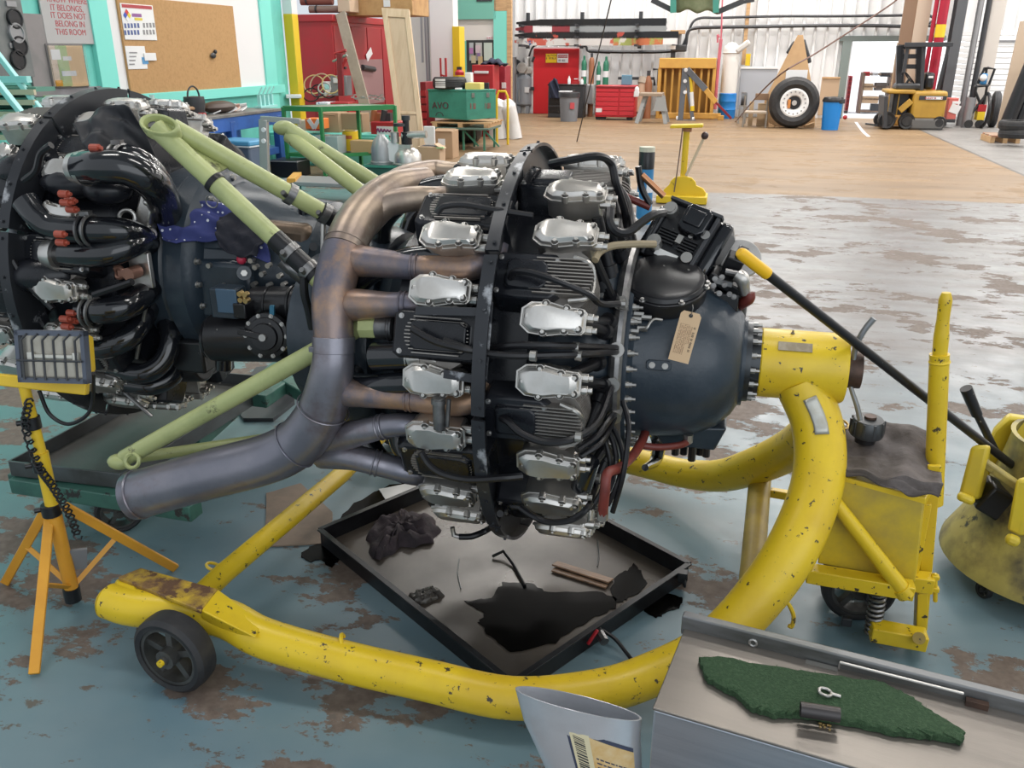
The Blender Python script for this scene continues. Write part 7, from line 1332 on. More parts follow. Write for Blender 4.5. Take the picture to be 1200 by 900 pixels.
t, w_, h_ = bt('hook_stand', 'thin red stand with a hook in front of the white column', 'stand', 517, 523, 68, None, 17.5); mb = MB(); mb.tube([(.04, 0, 0), (.04, 0, h_)], .025, 8); mb.beam((.04, 0, h_*.78), (-.07, 0, h_*.8), .03, .03); mb.beam((-.07, 0, h_*.78), (-.07, 0, h_), .03, .03); put(mb, 'rod', K_redc, t)
# wrapped goods in plastic
t, w_, h_ = bt('wrapped_bundle', 'bundle wrapped in cloudy plastic sheet standing right of the teal crate', 'bundle', 574, 602, 117, 163); K_wrap = cm('cloudy_plastic', (.70, .69, .68), .25, bump=.9, bump_scale=10, alpha=.9)
mb = MB(); mb.tube(cr([(-.10, .1, 0), (-.12, .1, h_*.5), (-.08, .1, h_*.85), (-.04, .12, h_)], 6), [.20, .17, .21, .08], 14); mb.tube(cr([(.24, .15, 0), (.19, .15, h_*.4), (.08, .12, h_*.8), (.02, .1, h_*.97)], 6), [.17, .15, .20, .12], 14); put(mb, 'plastic_wrap', K_wrap, t); put(MB().tube([(.05, .2, 0), (.05, .2, h_*.8)], .12, 10), 'paper_core', K_card, t)
t, w_, h_ = bt('sack_truck', 'small yellow handled hand truck behind the wrapped bundle', 'hand truck', 582, 595, 107, None, 17.0); mb = MB(); mb.tube([(-w_/2, 0, 0), (-w_/2, 0, h_*.9), (-w_*.3, 0, h_), (w_*.3, 0, h_), (w_/2, 0, h_*.9), (w_/2, 0, 0)], .025, 8); put(mb, 'handle_bar', M_ygpaint, t)
# ---- compressor
t, w_, h_ = bt('air_compressor', 'grey upright air compressor left of the red door', 'compressor', 602, 624, 66, 133); r_ = w_*.46
mb = MB(); mb.lathe([(.18, 0), (.18, r_*.6), (.26, r_), (h_*.62, r_), (h_*.68, r_*.6), (h_*.69, 0)], (0, r_, 0), (0, 0, 1), 26); put(mb, 'air_tank', cm('compressor_grey', (.30, .32, .35), .4, .2), t)
for a in (.6, 2.2, 3.8, 5.4): put(MB().box((r_*.7*math.cos(a), r_+r_*.7*math.sin(a), .1), (.10, .10, .22)), 'foot', cm('compressor_grey', (.3, .32, .35)), t, bevel=.01)
mb = MB(); mb.box((.05, r_, h_*.76), (.40, .3, .20)); mb.tube([(.05, r_, h_*.78), (.05, r_, h_*.98)], .12, 12); mb.tube([(-.05, r_*.2, h_*.8), (-.05, r_*.5, h_*.8)], .16, 16); put(mb, 'pump', M_silver, t, bevel=.02); mb = MB(); mb.tube([(-.28, r_*.3, h_*.82), (-.28, r_*.6, h_*.82)], .22, 18); mb.tube([(.26, r_*.5, h_*.9), (.32, r_*.5, h_*.99)], .05, 10); put(mb, 'belt_guard', M_dark, t)
lb(t, 'label_plate', K_plast, (.12, -.01, h_*.42), (.14, .02, .16)); lb(t, 'dark_vent', M_dark, (.28, .02, h_*.44), (.12, .02, .10)); put(MB().tube([(-.12, -.01, h_*.2), (-.12, -.01, h_*.42)], .02, 8), 'air_pipe', M_fer, t)
t, w_, h_ = simple('switch_cabinet', 'slim grey cabinet at the wall left of the compressor', 'cabinet', 597, 602.5, 67, 128, M_grey, .3, UB-.6)
# ---- red door with its signs
ud = UB-.06
rd_, w_, h_ = bt('door_3', 'red', 'door', 625.5, 679.5, 57, 131, ud); del rd_['label']; del rd_['category']; rd_['kind'] = 'structure'; rd_.location.z = 0; h_ = B(650, 57, ud).z
lb(rd_, 'door_leaf', cm('door_bright_red', (.62, .012, .02), .38), (0, -.05, h_/2), (w_, .10, h_), .01); lb(rd_, 'door_frame', M_white, (0, .0, h_/2), (w_+.14, .09, h_+.10), .01)
def sign_at(nm, lbz, x0, x1, yt, yb, m, u_, lines=(), col=None, hsize=.1):
    t, w_, h_ = bt(nm, lbz, 'sign', x0, x1, yt, yb, u_, z0=.01); lb(t, 'plate', m, (0, 0, h_/2), (w_, .02, h_), .002)
    for txt, fy, sz, cc in lines: lettering(txt, 'lettering', sz, wmat(t) @ frame_m((0, -.013, h_*fy), (1, 0, 0), (0, 0, 1)), cc, t, .001)
    return t, w_, h_
us_ = ud-.13
sign_at('warning_sign', 'yellow warning sign on the red door, the left of two', 639.5, 652.5, 63, 73.5, cm('sign_yellow', (.80, .52, .01), .5), us_, (('CAUTION', .78, .075, M_ink_k),))
_s = [o for o in bpy.data.objects if o.name == 'warning_sign'][0]; marks(_s, 'small_print', M_ink_k, wmat(_s) @ frame_m((0, -.014, .12), (1, 0, 0), (0, 0, 1)), .3, .05, 7, 6)
t, w_, h_ = sign_at('danger_sign', 'white and red danger sign on the red door, the right of two', 653, 666, 63, 73.5, K_plast, us_, ()); lb(t, 'red_field', M_ink_r, (0, -.012, h_*.72), (w_*.9, .006, h_*.36), .001); lettering('DANGER', 'lettering', .07, wmat(t) @ frame_m((0, -.018, h_*.72), (1, 0, 0), (0, 0, 1)), K_plast, t, .001); marks(t, 'small_print', M_ink_k, wmat(t) @ frame_m((0, -.014, h_*.26), (1, 0, 0), (0, 0, 1)), w_*.75, .05, 7, 7)
# ---- gas bottles
K_gas = cm('bottle_green', (.02, .16, .09), .4); K_gbr = cm('bottle_brown', (.28, .11, .05), .5)
def bottle(x0, x1, yt, m, lbz, u_, lab=True):
    t, w_, h_ = bt('gas_bottle', lbz, 'gas bottle', x0, x1, yt, 130, u_, group='gas bottles by the red door'); h_ = B((x0+x1)/2, yt, u_).z; t.location.z = 0; r_ = w_/2
    mb = MB(); mb.lathe([(0, r_), (h_*.86, r_), (h_*.91, r_*.8), (h_*.935, r_*.4), (h_*.94, 0)], (0, 0, 0), (0, 0, 1), 18); put(mb, 'bottle_body', m, t); put(MB().lathe([(h_*.92, r_*.45), (h_*.99, r_*.42), (h_, r_*.25), (h_, 0)], (0, 0, 0), (0, 0, 1), 12), 'valve_cap', m if lab else M_dark, t)
    if lab: mb = MB(); mb.tube([(0, 0, h_*.66), (0, 0, h_*.76)], r_*1.02, 18); put(mb, 'shoulder_label', K_plast, t)
ubt = UB-1.0
bottle(680, 688, 65, K_gas, 'leftmost green gas bottle, against the red door', ubt); bottle(688.5, 697, 62, K_gbr, 'tall brown gas bottle between the green ones', ubt, False); bottle(697.5, 704.5, 72, K_gas, 'shorter green gas bottle right of the tall brown one', ubt); bottle(705, 714, 66, K_gas, 'rightmost tall green gas bottle', ubt)
t, w_, h_ = bt('gas_bottle', 'rust-brown gas bottle between the red chest and the sawhorse', 'gas bottle', 753, 765, 87, 135, UB-1.4, group='gas bottles by the red door'); t.location.z = 0; h_ = B(759, 87, UB-1.4).z; mb = MB(); mb.lathe([(0, w_/2), (h_*.8, w_/2), (h_*.92, w_*.3), (h_, w_*.12), (h_, 0)], (0, 0, 0), (0, 0, 1), 18); put(mb, 'bottle_body', K_gbr, t); put(MB().tube([(0, 0, h_*.97), (0, 0, h_*1.08)], .05, 10), 'valve_cap', M_dark, t)
# ---- black cart with jacket and grey bin
t, w_, h_ = simple('tool_cart', 'black tool cart with clothes on top before the red door', 'cart', 642, 684, 100, 138, M_dark, .5); lb(t, 'cart_top', M_black, (0, .25, h_+.01), (w_+.04, .54, .04), .01)
for k_ in range(3): lb(t, 'drawer', M_black, (-.1, -.012, h_*(.25+.25*k_)), (w_*.75, .02, h_*.2), .006)
for x_ in (-.45, .45): put(MB().tube([(x_*w_, .03, .02), (x_*w_, .08, .02)], .06, 10), 'caster', M_tyre, t)
cart_u = t.location.dot(UX); zt_ = h_
jk2, w2_, h2_ = bt('navy_jacket', 'navy jacket hanging over the left end of the black cart', 'jacket', 643, 665, 91, 115, cart_u-.03, z0=.01); mb = MB(); mb.grid(lambda u_, v_: Vector((-w2_/2 + w2_*(.05+.75*u_*(1-v_*.5)), -.03+.05*math.sin(u_*9+v_*4), h2_*v_*(1-.35*abs(u_-.7)))), 14, 14); put(mb, 'cloth', cm('navy_cloth', (.02, .03, .07), .85), jk2, solid=.03)
for x0, x1, yt, m, lbz, nm, ct in ((665, 669, 88, K_plast, 'white spray bottle on the black cart', 'spray_bottle', 'bottle'), (671, 679, 92, K_redc, 'red and white pack on the black cart', 'red_pack', 'pack'), (680, 684, 91, K_plast, 'small white bottle at the right end of the black cart', 'white_bottle', 'bottle')):
    t, w_, h_ = bt(nm, lbz, ct, x0, x1, yt, 100, cart_u+.15, z0=.01); mb = MB(); mb.lathe([(0, w_/2), (h_*.6, w_/2), (h_*.8, w_*.2), (h_, w_*.2), (h_, 0)], (0, 0, 0), (0, 0, 1), 12) if ct == 'bottle' else mb.box((0, 0, h_*.3), (w_, .12, h_*.6)); put(mb, 'container', m, t); put(MB().box((0, 0, h_*.95), (w_*.5, w_*.4, h_*.12)), 'cap', M_ink_r if ct != 'pack' else K_plast, t)
t, w_, h_ = bt('rubbish_bin', 'grey round rubbish bin with a black rim standing before the black cart', 'bin', 654.5, 679.5, 108, 142); r_ = w_/2; mb = MB(); mb.lathe([(0, 0), (0, r_*.80), (h_*.86, r_*.93), (h_*.86, 0)], (0, 0, 0), (0, 0, 1), 24); put(mb, 'bin_body', cm('bin_grey', (.17, .18, .20), .5), t); put(MB().lathe([(h_*.84, r_*.9), (h_*.84, r_*1.02), (h_*.98, r_*1.02), (h_*1.0, r_*.9), (h_*.98, 0)], (0, 0, 0), (0, 0, 1), 24), 'bin_rim', M_dark, t); lb(t, 'white_sheet', K_plast, (-.1, 0, h_*1.02), (.34, .2, .03), .01); lb(t, 'red_mark', M_ink_r, (r_*.45, -r_*.82, h_*.55), (.12, .02, .16), .002, (0, 0, .5))
for a in (.5, 1.8, 3.6, 5): put(MB().sph((r_*.6*math.cos(a), r_*.6*math.sin(a), .01), .05, 8, 6), 'caster', M_dark, t)
t, w_, h_ = simple('grey_locker', 'small pale grey locker between the black cart and the red tool chest', 'locker', 683.5, 695.5, 99, 122, cm('pale_case', (.42, .42, .42), .5), .4, cart_u+.4)
lb(t, 'locker_door', M_grey, (0, -.008, h_*.5), (w_*.86, .016, h_*.9), .003)
# ---- red tool chest
t, w_, h_ = bt('tool_chest', 'wide red tool chest with many drawers and black casters', 'chest', 697, 745, 99, 141); lb(t, 'chest_body', cm('chest_red', (.48, .02, .03), .35), (0, .3, h_*.53), (w_, .6, h_*.88), .015)
for r_i in range(6): 
    lb(t, 'drawer', cm('drawer_red', (.56, .03, .045), .32), (-w_*.20, -.012, h_*(.20+.13*r_i)), (w_*.56, .02, h_*.11), .004); lb(t, 'drawer', cm('drawer_red', (.56, .03, .045)), (w_*.30, -.012, h_*(.20+.13*r_i)), (w_*.36, .02, h_*.11), .004)
lb(t, 'handle_rail', K_redd, (0, -.03, h_*.93), (w_, .04, .05), .01); lb(t, 'white_label', K_plast, (-w_*.4, -.026, h_*.28), (.16, .01, .10), .002)
for x_ in (-.42, -.3, .38): put(MB().tube([(x_*w_, .05, .06), (x_*w_, .14, .06)], .08, 12), 'caster', M_tyre, t)
ch_u = t.location.dot(UX)
simple('blue_box', 'small blue box on the red tool chest', 'box', 728, 740, 88, 99.5, cm('box_blue', (.12, .26, .36), .5), .25, ch_u+.2, z0=.01)
# ---- trestle sawhorses
for x0, x1, yt, yb, lbz in ((745, 783, 109, 145, 'grey painted sawhorse beside the red tool chest'),):
    t, w_, h_ = bt('sawhorse', lbz, 'sawhorse', x0, x1, yt, yb); K_sh = cm('sawhorse_grey', (.30, .31, .31), .6)
    lb(t, 'beam', cm('sawhorse_top', (.30, .23, .17), .7), (-.05, .3, h_-.04), (w_*.75, .7, .07), .006)
    for sx in (-1, 1):
        for sy in (0, 1): put(MB().beam((sx*w_*.25, .12+.45*sy, h_-.06), (sx*w_*.48, sy*.7, 0), .10, .04, (0, 1, 0)), 'leg', K_sh, t, bevel=.003)
        put(MB().beam((sx*w_*.36, .1, h_*.45), (sx*w_*.36, .6, h_*.45), .05, .08), 'cross_brace', K_sh, t)
    put(MB().prism([(-.18, 0), (.18, 0), (.10, h_*.5), (-.10, h_*.5)], (w_*.28, -.01, h_*.42), (1, 0, 0), (0, 0, 1), .02), 'end_plate', K_sh, t)
t, w_, h_ = bt('leather_glove', 'white glove hanging at the right corner of the red tool chest', 'glove', 743, 749.5, 100, 114, ch_u-.06, z0=.01); mb = MB(); mb.sph((0, 0, h_*.65), w_*.45, 10, 8, (1, .5, 1.3))
for k_ in range(4): mb.tube([(-w_*.3+k_*w_*.2, 0, h_*.5), (-w_*.34+k_*w_*.22, 0, h_*(.05+.06*(k_ % 2)))], .035, 6)
put(mb, 'glove_body', K_plast, t)
wr2 = bt('pipe_rail', 'dark pipe rail along the back wall above the tool chest', 'rail', 724, 772, 79, 100, UB-.4, z0=.01); mb = MB(); mb.tube([(-wr2[1]/2, 0, wr2[2]*.40), (wr2[1]*.4, 0, wr2[2]*.40), (wr2[1]*.42, 0, 0)], .04, 8); mb.tube([(wr2[1]*.36, 0, wr2[2]*.9), (wr2[1]*.5, 0, wr2[2]*.9), (wr2[1]*.5, 0, 0)], .03, 8); put(mb, 'pipe', M_dark, wr2[0])
t, w_, h_ = bt('wrapped_rod', 'tan wrapped cylinder leaning behind the glove', 'roll', 744, 757, 88, 132, UB-1.6); mb = MB(); mb.tube([(-.1, 0, 0), (.06, .3, h_*.9)], .13, 12); put(mb, 'roll', cm('tan_roll', (.42, .27, .18), .7), t); put(MB().tube([(.03, .25, h_*.76), (.06, .3, h_*.92)], .15, 12), 'end_cap', K_plank, t)
# ---- tan slatted frame, engine hoist, white and blue drum
t, w_, h_ = bt('slatted_crate', 'tan yellow metal frame with upright bars standing by the back wall', 'frame', 769, 840, 67.5, 139); K_tan = cm('tan_yellow', (.62, .34, .07), .45, col2=(.55, .29, .06), scale=3); K_tand = cm('tan_dark', (.46, .25, .05), .5)
lb(t, 'top_plate', K_tan, (0, .12, h_*.91), (w_, .5, h_*.17), .02); lb(t, 'back_plate', K_tand, (0, .40, h_*.42), (w_*.98, .06, h_*.8), .01); lb(t, 'bottom_rail', K_tan, (.05, .1, h_*.03), (w_*1.02, .3, h_*.07), .01); lb(t, 'side_post', K_tan, (-w_*.48, .15, h_*.42), (.09, .5, h_*.84), .01); lb(t, 'side_post', K_tan, (w_*.48, .15, h_*.42), (.09, .5, h_*.84), .01)
for k_ in range(7): lb(t, 'upright_bar', K_tan, (-w_*.38+k_*w_*.127, .02, h_*.45), (.06, .08, h_*.76), .008)
lb(t, 'front_rail', K_tan, (w_*.18, -.25, .10), (w_*.95, .10, .14), .01); lb(t, 'rail_end', K_tan, (w_*.66, -.3, .06), (.16, .12, .12), .01)
hu = t.location.dot(UX)
ht = thing('engine_hoist', 'folding engine hoist with a dark boom and yellow end before the tan frame', 'hoist', HP(B(803, 143, hu-.7).dot(AX), hu-.7, 0), -YAW); K_hd = cm('hoist_grey', (.12, .13, .15), .4)
def hw(mb, nm, m): return put(mb, nm, m, ht, world=True, bevel=.006)
hq = hu-.7; hb_ = lambda x, y: B(x, y, hq)
hw(MB().beam(hb_(797, 143), hb_(803, 80), .14, .12, UX), 'mast', K_hd); hw(MB().beam(hb_(812, 143), hb_(804, 82), .10, .08, UX), 'mast_brace', K_hd); hw(MB().beam(hb_(805, 81), hb_(827, 105), .15, .14, UX), 'boom', K_hd); hw(MB().beam(hb_(826, 104), hb_(839, 120), .13, .12, UX), 'boom_end', K_tan); hw(MB().beam(hb_(839, 120), hb_(857, 139), .06, .05, UX), 'chain_strap', K_redd)
hw(MB().tube([hb_(811, 126), hb_(810, 108)], .06, 10), 'ram_body', K_plast); hw(MB().tube([hb_(810, 108), hb_(809, 90)], .05, 10), 'ram_rod', M_ygpaint); hw(MB().tube([hb_(811, 130), hb_(811, 124)], .065, 10), 'ram_base', M_ygpaint)
hw(MB().beam(hb_(793, 143), hb_(815, 142), .10, .10), 'base_bar', K_hd); 
for x_ in (793.5, 812): c = hb_(x_, 142.5); hw(MB().tube([Vector((c.x, c.y, .05)) - AX*.03, Vector((c.x, c.y, .05)) + AX*.03], .06, 12), 'caster', K_plast)
mb = MB()
for y_ in (82, 95, 108): p = hb_(803 if y_ > 85 else 804, y_); mb.tube([p - UX*.06, p - UX*.09], .05, 8)
hw(mb, 'pivot_bolt', K_plast)
t, w_, h_ = bt('blue_drum', 'bright blue plastic drum under a tall white wrapped roll, right of the tan frame', 'drum', 840.5, 863.5, 109, 138.5); r_ = w_/2; K_drum = cm('drum_blue', (.01, .20, .58), .4); mb = MB(); mb.lathe([(0, 0), (0, r_*.95), (.04, r_), (h_*.33, r_), (h_*.35, r_*1.03), (h_*.37, r_), (h_*.66, r_), (h_*.68, r_*1.03), (h_*.70, r_), (h_*.97, r_), (h_, r_*.94), (h_, 0)], (0, 0, 0), (0, 0, 1), 28); put(mb, 'drum_body', K_drum, t); dz_ = h_; du = t.location.dot(UX)
wrp = thing('white_roll', 'tall white wrapped fabric roll standing on the blue drum', 'roll', (t.location.x, t.location.y, dz_), -YAW); hz = B(852, 50, du).z - dz_; mb = MB(); mb.lathe([(0, r_*.92), (hz*.3, r_*.93), (hz*.6, r_*.90), (hz*.85, r_*.95), (hz*.93, r_*.80), (hz, r_*.35), (hz*1.01, 0)], (0, 0, 0), (0, 0, 1), 22); put(mb, 'wrapped_body', cm('canvas_white', (.74, .73, .70), .7, bump=.4, bump_scale=9), wrp); put(MB().beam((r_*.5, -.1, hz*.82), (r_*1.9, -.1, hz*1.02), .22, .16), 'loose_sleeve', cm('canvas_grey', (.62, .60, .57), .7), wrp, bevel=.05); put(MB().torus((0, 0, hz*.8), (0, 0, 1), r_*.95, .02, 22, 6), 'tie_cord', cm('canvas_grey', (.62, .60, .57)), wrp)
ch = bt('chain_hoist', 'red chains hanging from the roof beside the white roll', 'chain', 838, 850, -30, 128, du-.45, z0=.01); a, b = B(848, -40, du-.45), B(845, 46, du-.45)
put(MB().tube([a, b], .022, 6), 'chain_fall', cm('chain_red', (.55, .14, .18), .5), ch[0], world=True); put(MB().tube(cr([B(845, 46, du-.45), B(842, 75, du-.45), B(839, 110, du-.45), B(838, 128, du-.45)], 5), .045, 6), 'chain_loop', MATS['chain_red'], ch[0], world=True); put(MB().tube(cr([B(843, 44, du-.45), B(841, 41, du-.45), B(841, 50, du-.45)], 4), .03, 6), 'hook', MATS['chain_red'], ch[0], world=True)
wpz = wallbox('trim_10', M_wood, 873, 881, -60, 76, UB-.25, .12, out=.0); wallbox('trim_11', M_ygpaint, 873, 880, 63, 77, UB-.4, .05)
t, w_, h_ = simple('grey_board', 'large plain grey board against the back wall behind the blue drum', 'board', 864, 912, 78, 128, cm('board_grey', (.40, .42, .46), .5), .04, UB-.5); lb(t, 'edge_batten', M_white, (0, .0, h_-.03), (w_+.02, .05, .06), .004)
# ---- chair, frames and small motor beside the big wheel
t, w_, h_ = bt('electric_motor', 'black and grey electric motor on a small stand right of the blue drum', 'motor', 864, 877, 108, 145); mb = MB(); mb.tube([(-w_*.3, .1, h_*.75), (w_*.4, .1, h_*.75)], h_*.22, 16); put(mb, 'motor_body', M_dark, t); mb = MB(); mb.tube([(0, .1, h_*.9), (0, .1, h_*1.0)], .07, 10); put(mb, 'end_bell', M_grey, t)
for x_ in (-.4, .4): put(MB().beam((x_*w_, 0, 0), (x_*w_, 0, h_*.6), .04, .04), 'leg', M_fer, t)
put(MB().beam((-w_*.45, 0, h_*.56), (w_*.45, 0, h_*.56), .1, .04), 'shelf_bar', M_fer, t)
t, w_, h_ = bt('steel_chair', 'steel framed chair with a brown back standing before the plywood triangle', 'chair', 869, 902, 110, 149)
lb(t, 'backrest', cm('chair_brown', (.20, .12, .07), .5), (w_*.22, .3, h_*.90), (w_*.55, .05, h_*.2), .01); lb(t, 'seat', K_plank, (0, .1, h_*.45), (w_*.9, .45, .05), .01)
for sx in (-.46, .46):
    for sy in (-.1, .32): put(MB().tube([(sx*w_, sy, 0), (sx*w_, sy, h_*(.48 if sy < 0 else .95))], .022, 8), 'leg', M_fer, t)
put(MB().tube([(-w_*.46, -.1, h_*.46), (w_*.46, -.1, h_*.46)], .02, 8), 'front_rail', M_fer, t)
for k_, (x0, x1) in enumerate(((876, 884), (886, 899))): simple('cardboard_tube' , ('tan board scrap standing left behind the chair', 'tan board scrap standing right behind the chair')[k_], 'board', x0, x1, 119+k_*2, 147, cm('tan_board', (.50, .36, .22), .7), .05, t.location.dot(UX)+.45)
# ---- big aircraft wheel before a plywood triangle
wu = G(930, 150).dot(UX); c_ = B(930.5, 119, wu); Rw = (B(961, 119, wu).dot(AX) - B(901, 119, wu).dot(AX))/2
aw = thing('aircraft_wheel', 'big black aircraft tyre on a white wheel standing before the plywood triangle', 'wheel', (c_.x, c_.y, 0), -YAW)
mb = MB(); hw_ = .24; mb.lathe([(-hw_*.75, Rw*.55), (-hw_, Rw*.72), (-hw_*.9, Rw*.88), (-hw_*.5, Rw*.98), (0, Rw), (hw_*.5, Rw*.98), (hw_*.9, Rw*.88), (hw_, Rw*.72), (hw_*.75, Rw*.55), (-hw_*.75, Rw*.55)], (0, 0, Rw), (0, 1, 0), 48); put(mb, 'tyre', M_tyre, aw)
mb = MB(); mb.lathe([(-hw_*.80, Rw*.56), (-hw_*.86, Rw*.50), (-hw_*.70, Rw*.30), (-hw_*.5, Rw*.26), (hw_*.5, Rw*.26), (hw_*.7, Rw*.55)], (0, 0, Rw), (0, 1, 0), 40); put(mb, 'white_rim', M_white, aw); put(MB().lathe([(-hw_*.5, 0), (-hw_*.5, Rw*.26)], (0, 0, Rw), (0, 1, 0), 24), 'dark_recess', M_black, aw); mb = MB(); mb.tube([(0, -hw_*.5, Rw), (0, -hw_*.85, Rw)], Rw*.10, 14); mb.tube([(0, -hw_*.8, Rw), (0, -hw_*.95, Rw)], Rw*.05, 10); put(mb, 'hub', M_silver, aw); put(MB().box((-Rw*.2, -hw_*.7, Rw*.96), (.07, .06, .2)), 'orange_block', cm('tool_rust2', (.55, .22, .06), .5), aw, bevel=.01)
mb = MB()
for i in range(16): a = i*PI/8; mb.bolt((Rw*.43*math.cos(a), -hw_*.80, Rw + Rw*.43*math.sin(a)), (0, -1, 0), .012, .02)
put(mb, 'rim_bolt', M_grey, aw)
for k_ in (-1, 1): 
    ck_, w_, h_ = bt('wheel_chock', ('small tan wheel chock at the left foot of the big wheel', 'small tan wheel chock at the right foot of the big wheel')[(k_+1)//2], 'chock', 900 if k_ < 0 else 944, 908 if k_ < 0 else 955, 143, 149.5); put(MB().hexa([(-w_/2, 0, 0), (w_/2, 0, 0), (w_/2, .2, 0), (-w_/2, .2, 0), (-w_/2, 0, h_*(1 if k_ < 0 else .4)), (w_/2, 0, h_*(.4 if k_ < 0 else 1)), (w_/2, .2, h_*(.4 if k_ < 0 else 1)), (-w_/2, .2, h_*(1 if k_ < 0 else .4))]), 'wedge', M_wood, ck_, bevel=.01)
t, w_, h_ = bt('plywood_triangle', 'tall plywood triangle with a blunt peak standing behind the big wheel', 'plywood', 893, 968, 41, 147, wu+.55); t.location.z = 0; h_ = B(938, 41, wu+.55).z
pk = (B(938, 41, wu+.55).dot(AX) - HP(0, 0).dot(AX)) - t.location.dot(AX); put(MB().prism([(-w_/2, 0), (w_/2, 0), (w_*.46, h_*.24), (pk+.06, h_), (pk-.06, h_), (-w_*.5, h_*.30)], (0, .04, 0), (1, 0, 0), (0, 0, 1), .04), 'plywood_sheet', cm('ply_tan', (.56, .36, .19), .6, col2=(.50, .31, .16), scale=3), t, bevel=.004)
for a, b in (((pk+.08, h_*.95), (w_*.27, h_*.70)), ((pk-.10, h_*.93), (-w_*.16, h_*.80))): put(MB().beam((a[0], .08, a[1]), (b[0], .08, b[1]), .10, .12, (0, 1, 0)), 'dark_edge_strip', M_dark, t, bevel=.03)
lb(t, 'white_notice', K_plast, (.06, -.012, h_*.56), (.50, .01, .28), .002)
t, w_, h_ = simple('tan_panel', 'low tan panel leaning at the back wall right of the triangle', 'panel', 958, 985, 90, 135, cm('panel_tan', (.50, .36, .24), .65), .05, UB-.7); lb(t, 'edge_batten', M_wood, (0, -.01, h_-.03), (w_, .03, .05), .004)
t, w_, h_ = bt('blue_drum', 'bright blue drum with a black lid right of the big wheel', 'drum', 959.5, 990, 113, 152); r_ = w_/2; mb = MB(); mb.lathe([(0, 0), (0, r_*.78), (h_*.86, r_*.92), (h_*.86, 0)], (0, 0, 0), (0, 0, 1), 28); put(mb, 'drum_body', K_drum, t); mb = MB(); mb.lathe([(h_*.84, r_*.95), (h_*.85, r_), (h_*.90, r_), (h_*.98, r_*.86), (h_, 0)], (0, 0, 0), (0, 0, 1), 28); put(mb, 'drum_lid', M_black, t); put(MB().box((r_*.6, -r_*.6, h_*.87), (.2, .08, .1)), 'lid_clip', M_dark, t, bevel=.01)
t, w_, h_ = bt('red_can', 'small red round can on the floor beside the lidded blue drum', 'can', 987, 994, 131, 142, 25.0); mb = MB(); mb.sph((0, 0, h_*.45), w_/2, 12, 8); put(mb, 'can_body', K_redc, t); put(MB().tube([(0, 0, h_*.85), (0, 0, h_*1.1)], .05, 8), 'can_neck', M_dark, t)
# ---- through the doorway: shelves and drawers
uD = UB+2.6
t, w_, h_ = simple('red_chest', 'red drawer unit seen through the back doorway', 'drawers', 990, 999.5, 89, 130, K_redc, .5, uD)
for k_ in range(8): lb(t, 'drawer', K_redd, (0, -.01, h_*(.08+.12*k_)), (w_*.9, .02, h_*.09), .004)
sh, w_, h_ = bt('storage_rack', 'brown storage rack with boxes seen through the back doorway', 'rack', 1006, 1046, 85, 133, uD-.4); K_rk = cm('rack_brown', (.20, .13, .09), .6)
for k_ in range(4): lb(sh, 'shelf', K_rk, (0, .25, h_*(.06+.30*k_)), (w_, .6, .05), .004)
for sx in (-.49, .49): lb(sh, 'upright', K_rk, (sx*w_, .25, h_/2), (.07, .6, h_), .004)
ru = sh.location.dot(UX)
for k_, (x0, x1, yt, yb, m, lbz) in enumerate(((1010, 1030, 113, 121, K_card, 'brown carton on the lowest shelf of the doorway rack'), (1012, 1024, 98, 106, K_card, 'brown carton on the middle shelf of the doorway rack'), (1020, 1042, 122, 131, M_dark, 'dark box at the foot of the doorway rack'), (1025, 1040, 97, 106, cm('dark_brown', (.08, .06, .05), .6), 'dark brown box on the middle shelf of the doorway rack'), (1012, 1020, 84, 89, K_redc, 'red tool on the top shelf of the doorway rack'), (1022, 1030, 84, 89, K_plast, 'white pack on the top shelf of the doorway rack'), (1032, 1044, 85, 90, M_dark, 'dark parts on the top shelf of the doorway rack'))): simple('stored_box', lbz, 'box', x0, x1, yt, yb, m, .3, ru-.05, z0=.01)
wallbox('trim_12', M_wood, 1041, 1052, 50, 130, UB+1.2, .1)
# ---- forklift
fu = G(1072, 152).dot(UX); FK = thing('forklift', 'yellow electric forklift with a black mast parked by the back doorway', 'forklift', HP(B(1070, 150, fu).dot(AX), fu, 0), -YAW); K_fl = cm('forklift_yellow', (.43, .25, .035), .42, col2=(.36, .20, .03), scale=2.5); K_flo = cm('forklift_orange', (.42, .20, .03), .45)
def fp(x, y, o=0): return wmat(FK).inverted() @ B(x, y, fu+o)
def fbox(nm, m, x0, x1, yt, yb, o=0.0, dep=1.0, bev=.03): 
    a, b = fp(x0, yb, o), fp(x1, yt, o); return lb(FK, nm, m, ((a.x+b.x)/2, a.y+dep/2, (a.z+b.z)/2), (b.x-a.x, dep, b.z-a.z), bev)
fbox('counterweight', K_fl, 1066, 1112, 107, 140, 0, 1.1, .06); fbox('skirt', cm('skirt_grey', (.12, .115, .11), .55), 1066, 1108, 139, 152, -.03, 1.15, .05); fbox('side_frame', K_flo, 1040, 1064, 135, 147, .05, 1.0, .03); fbox('front_post', K_fl, 1039, 1044, 108, 136, .05, .12); fbox('step_post', K_fl, 1050, 1055, 108, 136, .05, .1); fbox('deck', K_fl, 1040, 1074, 105.5, 110, .0, 1.0); fbox('battery_well', M_dark, 1044, 1067, 109, 136, .25, .6)
put(MB().beam(fp(1054, 130, .04), fp(1068, 118, .04), .14, .06, (0, 1, 0)), 'step_brace', K_fl, FK, bevel=.01)
fbox('black_name_band', M_dark, 1077, 1110, 112.5, 117, -.02, .03, .002); t_ = fbox('white_name_plate', K_plast, 1085, 1105, 113.5, 116.5, -.04, .02, .001); pc_ = fp(1095, 115, -.05); marks(FK, 'plate_print', M_ink_r, wmat(FK) @ frame_m(pc_, (1, 0, 0), (0, 0, 1)), .40, .035, 8, 2)
